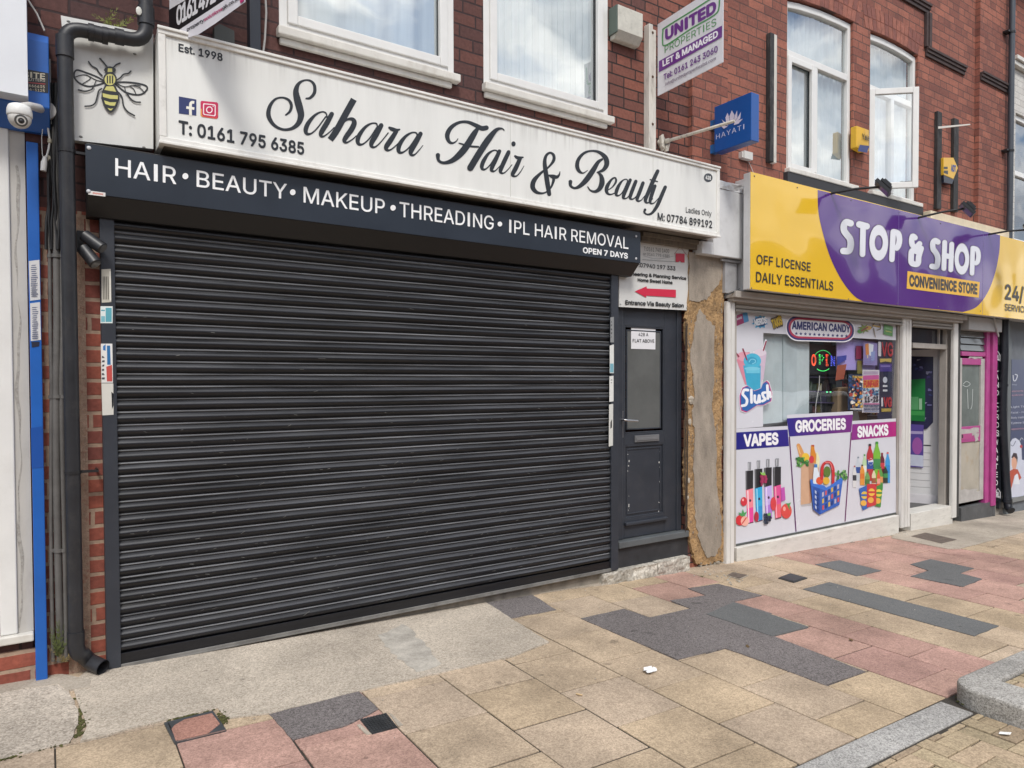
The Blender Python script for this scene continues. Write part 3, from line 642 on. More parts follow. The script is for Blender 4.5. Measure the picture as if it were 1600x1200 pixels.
# mortar-smeared red brick jamb beside the shutter
m_jamb = brick('jamb_brick', (.30, .085, .055), (.17, .055, .045), (.36, .255, .185), (.06, .035, .035), W=.30, H=.0835, mo=.011, soot=.45)
m = MB(); m.box(P(62, 600, -.004).x, P(165, 600, -.004).x, -.004, -.0005, -.05, 2.36); build('jamb', m, m_jamb, sb)
m = MB(); rock(m, P(100, 600, -.006).x, P(135.5, 600, -.006).x, -.008, -.0045, -.02, 2.33, 10, 190, .0035, 5); build('mortar_smear', m, mat('smeared_mortar', (.36, .25, .18), .9, var=.25, vs=22, bump=.6, bs=120, dirt=.85, dirtcol=(.25, .07, .045), fine=.2), sb)

# ================================================================ ROLLER SHUTTER
rs = thing('roller_shutter', 'closed wide black roller shutter with ribbed slats on the salon front', 'shutter', (2, 0, 0))
sx0, sx1 = P(181, 600, -.03).x, P(951.5, 600, -.03).x
prof = []; pitch = .0667; zz = .075
slz = zz
while zz < 2.45:
    for t in range(9):
        a = math.pi*t/8; prof.append((-.030-.021*math.sin(a)**.7, zz+.0005+.048*t/8))
    prof.append((-.030, zz+.0495))
    for t in range(5):
        a = math.pi*t/4; prof.append((-.031-.006*math.sin(a), zz+.051+.012*t/4))
    prof.append((-.029, zz+.0645)); zz += pitch
cu = MB(); segs = 64; rn = random.Random(2); vs = []
for i in range(segs+1):
    x = sx0+(sx1-sx0)*i/segs
    for k, (y, z) in enumerate(prof): vs.append((x, y+.007*noise.noise((x*.9, z*2.2, 3))*(1+.8*math.exp(-z*2.5)), z+.0022*noise.noise((x*.8, int(z/pitch)*5.3, 7))+.0012*noise.noise((x*2.5, int(z/pitch)*3.1, 1))))
n = len(prof); cu.add(vs, [(i*n+k, (i+1)*n+k, (i+1)*n+k+1, i*n+k+1) for i in range(segs) for k in range(n-1)])
cu.m = [1 if 10 <= k % 16 <= 13 else 2 if 5 <= k % 16 <= 7 else 0 for i in range(segs) for k in range(n-1)]  # beads and upper lath facets get paler paint: sky highlights put into the colour
build('slat_curtain', cu, [m_shut, mat('shutter_bead_lit', (.145, .149, .158), .4, var=.6, vs=2.2, stretch=(.6, 1, 9), dirt=.4, dirtcol=(.06, .058, .055)), mat('shutter_facet_lit', (.034, .035, .039), .36, var=.85, vs=2.0, stretch=(.5, 1, 8), dirt=.4, dirtcol=(.11, .108, .10))], rs, smooth=True)
m = MB(); rn = random.Random(77)
for q in range(220):
    x = rn.uniform(sx0+.05, sx1-.05); z = .075+pitch*int(abs(rn.gauss(0, 13)))+.022
    if z > 2.2: continue
    l_ = rn.uniform(.004, .03)*(2 if rn.random() < .15 else 1); a_ = rn.uniform(-.9, .9); h_ = rn.uniform(.0008, .0025); yy = -.0585
    m.poly([(x, yy, z), (x+l_*math.cos(a_), yy, z+l_*.5*math.sin(a_)), (x+l_*math.cos(a_)-h_, yy, z+l_*.5*math.sin(a_)+h_*1.5), (x-h_*.5, yy, z+h_)])
build('scuff_marks', m, mat('scuff_grey', (.13, .128, .12), .7, var=.4, vs=30), rs, wt=False)
br_ = MB(); br_.box(sx0, sx1, -.048, -.02, .008, .074); br_.box(sx0-.0, sx1, -.058, -.0485, .002, .020, 1); br_.box(sx0, sx1, -.062, -.0585, -.004, .006, 1); build('bottom_bar', br_, [m_shut, mat('bar_grey', (.17, .165, .155), .5, var=.4, dirt=.4)], rs, bev=.003)
for a, b, lab, za in ((P(159.5, 600, -.062).x, sx0+.002, None, -.01), (sx1-.002, P(966.5, 600, -.062).x, None, .0)):
    gm = MB(); gm.box(a, b, -.062, -.001, za, 2.36); build('guide_rail', gm, m_anth, rs, bev=.004)
bx0, bx1 = .174, 3.888
hb = MB(); hb.prism([(bx0+.004, -.1665, 2.665), (bx0+.004, -.1665, 2.415), (bx0+.004, -.075, 2.325), (bx0+.004, -.001, 2.325), (bx0+.004, -.001, 2.665)], (bx1-bx0-.008, 0, 0)); build('shutter_box', hb, m_box, rs, bev=.003)
# stickers on the two rails
def sticker(px4, base, marks, yy=-.0625, par=rs):
    a = Art(PY(yy)); a.shape(px4, base)
    for q, col in marks: a.shape(q, col)
    return a.done('sticker', par)
rn = random.Random(8)
def scribble(x0, y0, x1, y1, n, col):
    o = []
    for i in range(n):
        y = y0+(y1-y0)*(i+.2)/n; o.append(([(x0+rn.uniform(0, 1.5), y), (x1-rn.uniform(0, 3), y), (x1-rn.uniform(0, 3), y+(y1-y0)/n*.45), (x0, y+(y1-y0)/n*.45)], col))
    return o
sticker([(158.5, 421), (173, 420), (174, 472), (159, 473)], '#c3bfb2', [([(171, 424), (173, 424), (173.6, 470), (171.4, 470)], '#e5e2d8')]+[([(160.5+i*2.6, 432), (161.6+i*2.6, 432), (162+i*2.6, 468), (160.8+i*2.6, 468)], '#55534e') for i in range(4)])
sticker([(157, 478.5), (176, 478.5), (176, 505), (157, 505)], '#dfe6e4', [([(165, 481), (174.5, 481), (174.5, 503), (165, 503)], '#5fa6b4'), ([(158, 484), (164, 484), (164, 486), (158, 486)], '#5fa6b4'), ([(158, 494), (164, 494), (164, 503), (158, 503)], '#7db9c4')])
sticker([(157.5, 537), (175.5, 537), (176.5, 598), (158.5, 598)], '#e2e1de', [([(167, 540), (172, 540), (173, 570), (167.5, 570)], '#2f6fa5'), ([(161, 541), (165, 538), (165, 548), (161, 547)], '#3b78b8'), ([(166, 573), (175, 570), (175.5, 596), (167, 596)], '#c2534e')]+scribble(159, 555, 164, 595, 6, '#4a4a52'))
sticker([(158.5, 599), (177, 599), (177.5, 648), (160, 649)], '#d5d3cb', [([(174, 612), (177.2, 615), (177.2, 634), (175, 640)], '#1b1c22')])
sticker([(953.5, 496), (959, 495), (959, 535), (953.5, 535)], '#8d8f90', scribble(954.2, 500, 957.5, 530, 5, '#4b4c50'))
sticker([(952.5, 540), (959, 538), (959, 583), (952.5, 583)], '#d9dad6', [([(953, 568), (958.5, 568), (958.5, 582), (953, 582)], '#79aab8')])
sticker([(952, 588), (958.5, 587), (958.5, 627), (952, 628)], '#dcdcd8', scribble(953.5, 592, 957, 600, 2, '#9a9a98'))
sticker([(951.5, 632), (958, 631), (957.5, 696), (951, 698)], '#cfcfc9', [([(953.5, 660), (956, 655), (956, 668), (953.5, 670)], '#3a3a3d')])

# ================================================================ NAVY BANNER BOARD
bn = thing('banner_sign', 'long navy board listing hair and beauty treatments in white capitals above the shutter', 'sign', (2, -.17, 2.42))
pb = MB(); pb.box(bx0, bx1, -.171, -.167, 2.418, 2.657); build('panel', pb, m_banner, bn)
mw = ink('#f2f3f3', .4); A_ = Art(PY(-.171)); z6b = zoomtf(120, 200, 3.636)
for tx, bl, br, tl in (('HAIR', (180, 274.3), (275.5, 287.8), (180, 247.3)), ('BEAUTY', (307, 291.5), (448.3, 311.5), (307, 266.2)), ('MAKEUP', (474, 316.2), (601, 334.8), (474, 292)), ('THREADING', (623.8, 338.3), (771, 359.2), (623.8, 315.6)), ('IPL HAIR REMOVAL', (795, 363.2), (981.3, 389.2), (795, 343.4))):
    A_.text(tx, bl, br, tl, mw, bold=.006)
for q in ((289.4, 275.6, 4.6), (457, 300.7, 4.4), (613.6, 325, 4.2), (780.4, 350.3, 3.6)): A_.ell(q[0], q[1], q[2], q[2]*1.05, mw)
A_.done('lettering', bn)
Art(PY(-.171)).text('OPEN 7 DAYS', (910.5, 394.8), (980.8, 404), (910.5, 386.4), mw, bold=.03).done('lettering', bn)
Art(PY(-.171)).shape([z6b(65, 355), z6b(163, 368), z6b(162, 390), z6b(65, 378)], '#d9d6d2').shape([z6b(90, 365), z6b(150, 373), z6b(150, 382), z6b(90, 374)], '#c98f86').done('sticker', bn)
sc_ = MB()
for q in ((139, 231), (138.6, 298.8), (994, 369), (994, 404)): c = P(q[0], q[1], -.172); sc_ = MB(); sc_.ball(c, .010, 5, sc=(1, .5, 1)); build('screw_cap', sc_, mat('screw_white', (.55, .56, .58), .4), bn, smooth=True)

# ================================================================ MAIN FASCIA SIGN
def drips(m, ztop, ln, zbot, strength=.55):
    """rain streaks hanging from the top trim and grime along the bottom trim"""
    t = m.node_tree; b = [n for n in t.nodes if n.type == 'BSDF_PRINCIPLED'][0]; K = t.links.new; src = b.inputs['Base Color'].links[0].from_socket
    g = N(t, 'ShaderNodeNewGeometry'); sp = N(t, 'ShaderNodeSeparateXYZ'); K(g.outputs['Position'], sp.inputs[0])
    mp_ = N(t, 'ShaderNodeMapping'); mp_.inputs['Scale'].default_value = (42, 42, 1.2); K(g.outputs['Position'], mp_.inputs[0])
    n = N(t, 'ShaderNodeTexNoise'); n.inputs['Scale'].default_value = 1; n.inputs['Detail'].default_value = 3; K(mp_.outputs[0], n.inputs['Vector'])
    n2 = N(t, 'ShaderNodeTexNoise'); n2.inputs['Scale'].default_value = 1.7; K(g.outputs['Position'], n2.inputs['Vector'])
    dn = N(t, 'ShaderNodeMapRange'); dn.inputs['From Min'].default_value = ztop-ln; dn.inputs['From Max'].default_value = ztop; K(sp.outputs[2], dn.inputs['Value'])
    up = N(t, 'ShaderNodeMapRange'); up.inputs['From Min'].default_value = zbot+.10; up.inputs['From Max'].default_value = zbot; up.inputs['To Max'].default_value = .45; K(sp.outputs[2], up.inputs['Value'])
    mxm = N(t, 'ShaderNodeMath', operation='MAXIMUM'); K(dn.outputs[0], mxm.inputs[0]); K(up.outputs[0], mxm.inputs[1])
    a = N(t, 'ShaderNodeMapRange'); a.inputs['From Min'].default_value = .48; a.inputs['From Max'].default_value = .66; K(n.outputs['Fac'], a.inputs['Value'])
    a2 = N(t, 'ShaderNodeMapRange'); a2.inputs['From Min'].default_value = .40; a2.inputs['From Max'].default_value = .62; K(n2.outputs['Fac'], a2.inputs['Value'])
    p1 = N(t, 'ShaderNodeMath', operation='MULTIPLY'); K(a.outputs[0], p1.inputs[0]); K(mxm.outputs[0], p1.inputs[1])
    p2 = N(t, 'ShaderNodeMath', operation='MULTIPLY'); K(p1.outputs[0], p2.inputs[0]); K(a2.outputs[0], p2.inputs[1])
    p3 = N(t, 'ShaderNodeMath', operation='MULTIPLY'); p3.inputs[1].default_value = strength; K(p2.outputs[0], p3.inputs[0])
    mx_ = N(t, 'ShaderNodeMix', data_type='RGBA'); mx_.inputs['B'].default_value = (.17, .15, .12, 1); K(p3.outputs[0], mx_.inputs['Factor']); K(src, mx_.inputs['A']); K(mx_.outputs['Result'], b.inputs['Base Color'])
drips(m_signw, 3.26, .14, 2.735, .3)
ms = thing('fascia_sign', 'long white lightbox sign with black script lettering over the hair salon', 'sign', (2.6, -.2, 2.70))
Ys = -.24; X0, X1, Z0, Z1 = .494, 4.736, 2.704, 3.288
pb = MB(); pb.box(X0+.03, X1-.03, Ys+.012, -.012, Z0+.03, Z1-.03); build('panel', pb, m_signw, ms)
fr = MB(); e = .034
fr.box(X0, X1, Ys, Ys+.05, Z1-e, Z1); fr.box(X0, X1, Ys, Ys+.05, Z0, Z0+e); fr.box(X0, X0+e, Ys+.001, Ys+.05, Z0+e, Z1-e); fr.box(X1-e, X1, Ys+.001, Ys+.05, Z0+e, Z1-e)
fr.box(X0-.004, X1+.004, Ys-.008, Ys-.0005, Z1-.012, Z1+.004); fr.box(X0-.004, X1+.004, Ys-.008, Ys-.0005, Z0-.004, Z0+.012)
fr.box(X0+.002, X1-.002, Ys+.0505, -.005, Z1-.028, Z1-.002); fr.box(X0+.002, X0+.028, Ys+.0505, -.005, Z0+.002, Z1-.03); fr.box(X1-.028, X1-.002, Ys+.0505, -.005, Z0+.002, Z1-.03)
build('frame', fr, m_alu, ms, bev=.006)
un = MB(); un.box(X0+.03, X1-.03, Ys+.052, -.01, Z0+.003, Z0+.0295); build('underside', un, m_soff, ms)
sj = MB(); xj = P(799, 300, Ys).x; sj.box(xj-.0012, xj+.0012, Ys+.0105, Ys+.012, Z0+.034, Z1-.034); xj = P(1022, 300, Ys).x; sj.box(xj-.001, xj+.001, Ys+.0108, Ys+.012, Z0+.034, Z1-.034); build('panel_seam', sj, ink('#b9b8b0'), ms)
pl_s = PY(Ys+.012); mk = ink('#23272c', .35); zA = zoomtf(400, 100, 5.3333); zB = zoomtf(660, 160, 5.3333); zC = zoomtf(860, 200, 5.926)
A_ = Art(pl_s, zA, step=.00025); S = lambda pts, **k: A_.stroke(pts, mk, **k)
def bowl_a(b, s_):                                       # a script letter a: bowl and stem
    A_.flat(); S(b); S(s_); A_.flat()
A_.flat(); S([(418, 288, 14), (452, 282, 22), (486, 240, 28), (486, 180, 26), (455, 142, 18), (405, 136, 15), (355, 165, 28), (332, 225, 46), (343, 295, 58), (362, 365, 60), (374, 430, 54), (352, 495, 42), (298, 538, 28), (222, 546, 22), (148, 508, 28), (105, 435, 38), (112, 360, 32), (155, 298, 20), (215, 280, 16), (270, 300, 22), (294, 345, 26), (282, 395, 22), (248, 425, 14)])
bowl_a([(592, 452, 12), (582, 410, 13), (545, 400, 13), (490, 428, 22), (437, 490, 36), (414, 545, 38), (422, 580, 28), (458, 580, 15), (510, 535, 12), (580, 440, 12)], [(630, 418, 38), (590, 492, 44), (548, 562, 42), (540, 595, 30), (562, 604, 15), (610, 570, 10), (650, 530, 9)])
A_.flat(); S([(815, 295, 54), (742, 425, 55), (668, 560, 55), (618, 632, 52)], flat=True); S([(655, 580, 12), (700, 515, 14), (755, 466, 18), (800, 460, 30), (818, 490, 42), (795, 545, 46), (752, 605, 42), (735, 640, 34), (755, 655, 16), (800, 630, 11), (835, 600, 10)])
bowl_a([(1010, 545, 12), (1005, 500, 13), (965, 495, 14), (912, 525, 24), (862, 590, 36), (846, 640, 36), (860, 670, 26), (895, 665, 14), (945, 620, 12), (1005, 530, 12)], [(1042, 512, 38), (1002, 588, 44), (965, 650, 42), (962, 685, 28), (990, 692, 15), (1035, 655, 10), (1100, 575, 10)])
A_.flat(); S([(1112, 532, 22), (1138, 545, 34), (1170, 552, 26), (1195, 546, 14)]); S([(1168, 562, 34), (1118, 640, 44), (1085, 690, 40), (1090, 716, 26), (1118, 716, 14), (1160, 685, 10), (1205, 640, 9)])
bowl_a([(1340, 615, 12), (1338, 578, 13), (1300, 572, 14), (1248, 602, 24), (1202, 660, 36), (1186, 710, 36), (1198, 738, 26), (1232, 732, 14), (1280, 690, 12), (1338, 605, 12)], [(1370, 582, 36), (1330, 655, 43), (1292, 722, 42), (1292, 755, 26), (1318, 757, 14), (1352, 725, 9), (1390, 678, 5)])
A_.tf = zB
A_.flat(); S([(532, 212, 40), (492, 216, 40), (440, 190, 34), (375, 164, 25), (305, 168, 24), (240, 208, 34), (207, 268, 40), (218, 322, 30), (248, 340, 18), (280, 325, 10), (295, 303, 7)])
S([(462, 215, 26), (428, 265, 48), (370, 360, 56), (312, 432, 54), (245, 486, 40), (178, 504, 25), (135, 485, 24), (128, 440, 36)]); S([(305, 340, 10), (345, 352, 14), (400, 366, 16), (465, 370, 14)], )
S([(680, 232, 8), (658, 218, 14), (612, 232, 32), (548, 308, 52), (474, 420, 54), (398, 545, 54)])
bowl_a([(622, 440, 10), (620, 405, 12), (588, 402, 13), (545, 432, 24), (508, 490, 34), (494, 535, 32), (504, 558, 22), (532, 552, 12), (572, 510, 11), (622, 425, 11)], [(640, 408, 32), (608, 480, 36), (578, 545, 34), (578, 570, 24), (602, 572, 12), (632, 545, 8), (662, 510, 7)])
A_.flat(); S([(718, 415, 34), (682, 490, 37), (652, 560, 34), (654, 586, 22), (680, 588, 12), (712, 560, 8), (745, 520, 7)]); A_.ell(758, 346, 18, 21, mk)
A_.flat(); S([(772, 448, 18), (795, 462, 28), (838, 458, 12)]); S([(812, 470, 32), (778, 545, 38), (752, 595, 34), (758, 614, 20), (785, 612, 11), (815, 580, 8), (845, 530, 5)])
A_.flat(); S([(1056, 765, 34), (1042, 680, 40), (1027, 580, 38), (1018, 500, 32), (1030, 445, 24), (1062, 420, 18), (1092, 440, 24), (1092, 485, 26), (1050, 540, 16), (985, 590, 22), (930, 650, 38), (918, 705, 40), (945, 745, 30), (990, 758, 18), (1035, 745, 13), (1072, 705, 16), (1092, 650, 24), (1090, 625, 24)])
S([(1052, 608, 14), (1085, 618, 34), (1118, 622, 28), (1138, 605, 16), (1145, 578, 7)])
A_.tf = zC
A_.flat(); S([(478, 290, 20), (440, 318, 34), (392, 395, 48), (332, 480, 50), (272, 538, 36), (222, 557, 22), (186, 535, 26), (184, 498, 36)])
S([(342, 393, 6), (300, 418, 14), (262, 396, 32), (246, 345, 38), (262, 285, 32), (312, 232, 24), (380, 212, 18), (452, 226, 28), (508, 275, 44), (520, 335, 46), (488, 388, 32), (432, 412, 12)])
S([(440, 412, 12), (468, 445, 34), (476, 505, 50), (455, 560, 42), (415, 588, 26), (370, 578, 15), (344, 545, 10)])
A_.flat(); S([(528, 578, 9), (575, 545, 13), (606, 495, 20), (598, 462, 16), (565, 478, 20), (525, 540, 36), (520, 592, 30), (550, 616, 16), (600, 598, 9), (625, 560, 8)])
bowl_a([(712, 515, 10), (708, 478, 11), (675, 482, 13), (640, 520, 26), (612, 580, 34), (610, 622, 24), (640, 622, 12), (672, 585, 10), (708, 505, 10)], [(738, 482, 30), (702, 560, 36), (675, 630, 32), (680, 652, 20), (710, 646, 10), (745, 600, 8)])
A_.flat(); S([(790, 495, 32), (760, 570, 35), (738, 635, 32), (745, 658, 20), (775, 652, 11), (815, 605, 9), (850, 545, 8)]); S([(856, 510, 32), (826, 590, 35), (802, 652, 32), (810, 676, 20), (840, 668, 10), (875, 625, 8)])
A_.flat(); S([(992, 400, 34), (950, 490, 38), (908, 590, 37), (880, 660, 34), (886, 690, 22), (915, 688, 11), (945, 655, 8)]); S([(922, 478, 11), (955, 488, 15), (990, 496, 11)])
A_.flat(); S([(966, 538, 32), (940, 610, 35), (922, 675, 30), (932, 700, 18), (962, 692, 10), (1000, 650, 8)]); S([(1062, 548, 32), (1022, 640, 36), (985, 725, 33), (938, 788, 23), (895, 800, 16), (868, 780, 18), (875, 757, 24)])
A_.done('lettering', ms)
T_ = Art(pl_s)
T_.text('Est. 1998', (278.8, 79.8), (347.8, 95.6), (278.8, 68.2), mk, bold=.025).text('T: 0161 795 6385', (278.8, 208.4), (475.2, 241.6), (278.8, 188.6), mk, bold=.025)
T_.text('Ladies Only', (1071.3, 331.8), (1111.4, 338), (1071.3, 323.6), mk, bold=.006).text('M: 07784 899192', (1027, 343.8), (1112.3, 356.2), (1027, 332.6), mk, bold=.022)
T_.done('lettering', ms)
I_ = Art(pl_s); I_.shape([(279.4, 150.7), (306.7, 155.6), (306.7, 180.9), (279.4, 177.4)], '#2b3566')
I_.stroke([(303.5, 160.3), (299.5, 160.2), (297.6, 164), (297.6, 181)], '#e9e6da', 4.4, flat=True).stroke([(291, 168.0), (303.6, 169.9)], '#e9e6da', 4, flat=True)
I_.done('logo', ms)
I_ = Art(pl_s); rr_ = [(315, 157.6), (339, 160), (340.8, 162.2), (340.8, 184), (338.6, 186), (315.4, 182.7), (313.3, 180.5), (313.3, 159.2)]
cen = (327, 171.6); shr = lambda k: [(cen[0]+(x-cen[0])*k, cen[1]+(y-cen[1])*k) for x, y in rr_]
I_.shape(rr_, '#c62a5c').shape([rr_[5], rr_[6], (313.3, 170), (327, 171)], '#e3a04a').shape([rr_[4], rr_[5], (327, 171), (340.8, 176)], '#d8553f').shape(shr(.86), '#c9264e').shape(shr(.72), '#f3e4e6').shape(shr(.60), '#c02050').ring(327, 171.8, 5.2, 5.4, 3.6, 3.8, '#f3e4e6').ell(333, 166, 1, 1, '#f3e4e6'); I_.done('logo', ms)
I_ = Art(pl_s); I_.ell(1106.4, 277.7, 6.8, 6.9, '#3c4046').text('428', (1102.3, 279.8), (1110.6, 281), (1102.3, 274.4), '#e6e6e2', bold=.03); I_.done('number_badge', ms)

# ================================================================ BEE PANEL
bz = thing('bee_panel', 'white square panel with a black and yellow bee beside the lettered sign', 'sign', (.3, -.1, 2.69))
c4 = [(95, 24), (239.5, 53), (239.5, 232.7), (115.5, 219)]
pb = MB(); pts = [P(*q, -.10) for q in c4]; pb.prism(pts, (0, .025, 0)); pb.prism([P(99.5, 26, -.0745), P(239, 55, -.0745), P(239, 230, -.0745), P(117, 217, -.0745)], (0, .074, 0)); build('panel', pb, mat('bee_panel_white', (.68, .68, .65), .38, var=.07, vs=3, stretch=(2, 2, .5), dirt=.18, dirtcol=(.3, .29, .27)), bz)
zb = zoomtf(80, 20, 5.4545); B_ = Art(PY(-.10), zb); kb_ = ink('#26282a'); yb = ink('#cdc878'); Sx = lambda p, wd: B_.stroke(p, kb_, wd)
for wing in ([(450, 580), (385, 545), (300, 512), (215, 490), (195, 545), (240, 600), (320, 628), (400, 615), (452, 596)], [(548, 596), (620, 592), (720, 600), (800, 620), (818, 650), (780, 690), (720, 700), (640, 680), (590, 645), (548, 606)]): Sx(wing, 15)
for v in ([(205, 548), (290, 530), (385, 575), (448, 588)], [(300, 530), (335, 560), (270, 605)], [(385, 575), (365, 620)], [(560, 603), (625, 632), (700, 618), (760, 625)], [(625, 632), (632, 672)], [(668, 628), (700, 650), (722, 695)], [(700, 620), (760, 645), (795, 685)]): Sx(v, 8)
for lg in ([(414, 392), (445, 425), (478, 468)], [(585, 432), (550, 448), (525, 476)], [(318, 420), (345, 455), (385, 478), (405, 510), (432, 538)], [(678, 500), (655, 520), (615, 528), (590, 555), (562, 574)], [(232, 660), (290, 672), (345, 655), (360, 630)], [(288, 800), (340, 795), (375, 770), (392, 715), (405, 668), (430, 650)], [(758, 766), (715, 762), (675, 735), (650, 700), (632, 684)], [(708, 880), (650, 845), (615, 795), (605, 735), (588, 700), (565, 678)]): Sx(lg, 13)
B_.ell(500, 492, 50, 30, kb_); B_.shape([(482, 478), (518, 478), (520, 508), (480, 508)], yb); B_.ell(500, 572, 58, 62, kb_).ell(500, 574, 46, 48, yb)
for xx in (478, 500, 522): B_.stroke([(xx, 545), (xx, 602)], kb_, 11)
B_.shape([(455, 625), (545, 625), (572, 680), (580, 740), (560, 800), (530, 845), (507, 858), (480, 845), (445, 795), (425, 735), (430, 680)], kb_)
for q in ([(470, 632), (530, 632), (552, 678), (505, 672), (452, 662)], [(437, 690), (500, 705), (567, 710), (566, 742), (500, 738), (440, 722)], [(450, 752), (500, 768), (552, 768), (540, 798), (500, 796), (460, 782)], [(478, 815), (505, 824), (528, 818), (510, 838), (495, 835)]): B_.shape(q, yb)
B_.done('bee_emblem', bz)
sc_ = MB()
for q in ((147, 72), (820, 240), (712, 352), (252, 1055), (790, 1147)): c = P(*zb(*q), -.1005); sc_ = MB(); sc_.ball(c, .007, 5, sc=(1.2, .5, .8)); build('screw_cap', sc_, mat('screw_grey', (.20, .20, .19), .5), bz, smooth=True)
# fern growing on top of the panel
fn = MB(); rn = random.Random(4)
def leafy(mb, base, n, hgt, spread, lw, rn):
    for _ in range(n):
        az = rn.uniform(0, 6.28); tip = base+Vector((math.cos(az)*spread*rn.random(), math.sin(az)*spread*rn.random()*.6, hgt*rn.uniform(.4, 1))); pr = base
        for k in range(1, 7):
            t = k/6; c = base.lerp(tip, t)+Vector((0, 0, -.25*hgt*t*t*rn.random()*.5)); d = (c-pr).normalized(); sd2 = d.cross(Vector((rn.uniform(-1, 1), -1, rn.uniform(-.4, .4)))).normalized(); l_ = lw*(1.2-t)
            for sg in (-1, 1): mb.poly([pr, pr.lerp(c, .5)+sd2*sg*l_*.6+d*l_*.2, c+sd2*sg*l_, pr.lerp(c, .7)+sd2*sg*l_*.2])
            pr = c
leafy(fn, P(168, 42, -.05), 9, .12, .10, .022, rn); leafy(fn, P(182, 45, -.05), 6, .13, .14, .02, rn)
tag(build('fern', fn, mat('fern_green', (.15, .17, .03), .7, var=.5, vs=30)), 'small yellowing fern growing on top of the bee panel', 'plant')

# ================================================================ DOWNPIPE, CONDUITS, SPOTLIGHTS
YP = -.165; pr_ = .0335
dp = thing('downpipe', 'thick black plastic downpipe with a crooked top beside the black shutter', 'drainpipe', (P(114, 1000, YP).x, YP, .1))
def arc(a, b, c, n=7):                                   # rounded corner a-b-c
    return [Vector(a)*(1-t)**2+Vector(b)*2*t*(1-t)+Vector(c)*t*t for t in [i/n for i in range(n+1)]]
pxs = P(112, 700, YP).x; ztop = P(104, 57, YP).z; zb_ = P(119, 1012, YP).z; px2 = P(228, 30, YP).x; zh = P(165, 56, YP).z
Yb = -.085; foot = P(119, 1008, Yb); topv = Vector((pxs, YP, zh-.09)); zb_ = foot.z
at_z = lambda z: foot.lerp(topv, (z-foot.z)/(topv.z-foot.z))
path = [foot.lerp(topv, i/6) for i in range(7)]
path += arc((pxs, YP, zh-.085), (pxs, YP, zh), (pxs+.085, YP, zh)) + arc((px2-.085, YP, zh+.012), (px2, YP, zh+.012), (px2, YP, zh+.10)) + [Vector((px2, YP, 6.3))]
m = MB(); m.tube(path, pr_, 20); build('pipe', m, m_pipe, dp, smooth=True)
def ring_(name, a, b, r, mm=m_pipe): m = MB(); m.tube([a, b], r, 20); return build(name, m, mm, dp, smooth=True)
ring_('socket', Vector((pxs, YP, zh-.15)), Vector((pxs, YP, zh-.05)), pr_+.005); ring_('socket', at_z(zb_-.0), at_z(zb_+.07), pr_+.005)
for x in (pxs+.11, pxs+.17): ring_('socket', Vector((x-.012, YP, zh)), Vector((x+.012, YP, zh)), pr_+.007)
ring_('socket', Vector((pxs+.123, YP, zh)), Vector((pxs+.157, YP, zh)), pr_+.004); ring_('socket', Vector((px2-.14, YP, zh+.01)), Vector((px2-.1, YP, zh+.011)), pr_+.005); ring_('socket', Vector((px2, YP, zh+.10)), Vector((px2, YP, zh+.19)), pr_+.006)
e2 = G(161, 1043, .042); e1 = G(140, 1033, .062); m = MB(); s0 = foot
ringp = arc(s0+Vector((0, 0, .02)), s0+Vector((0, 0, -.05)), s0.lerp(e1, .45)+Vector((0, 0, -.01)), 6)+[e1, e2]
m.tube(ringp, pr_+.004, 20, cap=False); m.tube([e2, e2.lerp(e1, .9)], pr_-.001, 20, cap=False); build('shoe', m, m_pipe, dp, smooth=True)
m = MB(); m.tube([e2.lerp(e1, .6), e2.lerp(e1, .62)], pr_-.002, 20); build('shoe_bore', m, m_box, dp)
for yy in (740, 236):
    z = P(112, yy, YP).z; c = at_z(z); m = MB(); m.tube([c-Vector((0, 0, .008)), c+Vector((0, 0, .008))], pr_+.003, 20); m.box(c.x+.02, c.x+.11, c.y-.004, c.y+.02, z-.006, z+.006); m.box(c.x+.1, c.x+.11, c.y, -.0, z-.006, z+.006); build('bracket', m, m_iron, dp)
m = MB(); m.ball(P(217, 17, YP-pr_), .017, 5, sc=(.8, .2, 1.3)); build('bird_dropping', m, ink('#cfcfc6'), dp)
for i, (xt, xb, rr, z0y, lab) in enumerate(((74, 84, .009, 240, 'thinnest grey conduit next to the blue rail'), (85, 93, .017, 200, 'widest grey conduit in the middle of the pipes on the brick'), (94, 101, .010, 230, 'dark grey conduit tight against the black downpipe'))):
    m = MB(); ya = -.03-.01*i; a = P(xt+2, z0y, ya); pts = [a]
    for k in range(1, 12):
        t = k/11; q = P(xt+2+(xb-xt-2)*t+(2.5*math.sin(6*t+i)*(t > .4)), z0y+(1033-z0y)*t, ya); pts.append(q)
    m.tube(pts, rr, 12)
    for yy in (400, 620, 860):
        t = (yy-z0y)/(1033-z0y); q = P(xt+2+(xb-xt-2)*t, yy, ya); m.tube([q-Vector((0, 0, .008)), q+Vector((0, 0, .008))], rr*1.35, 12)
    tag(build('conduit', m, m_greyp, smooth=True), lab, 'pipe', 'cable conduits on the brick')
m = MB(); rn = random.Random(11)
for i in range(7):
    x = 78+i*2.1; pts = []
    for k in range(13):
        t = k/12; pts.append(P(x+4*math.sin(t*5+i*1.7)-(2 if t > .8 else 0), 130+t*260, -.035-.004*i)+Vector((0, rn.uniform(-.006, .006), 0)))
    m.tube(pts, rn.uniform(.004, .008), 8)
tag(build('cable_bundle', m, m_box, smooth=True), 'tangled bundle of black cables behind the top of the downpipe', 'cables')
sl_ = thing('twin_spotlight', 'black twin cylinder spotlight at the top left corner of the black shutter', 'light', tuple(P(128, 400, -.02)))
m = MB(); a, b = P(119, 362, -.001), P(131, 395, -.001); m.box(a.x, b.x, -.05, -.001, b.z, a.z); build('mount', m, m_box, sl_, bev=.004)
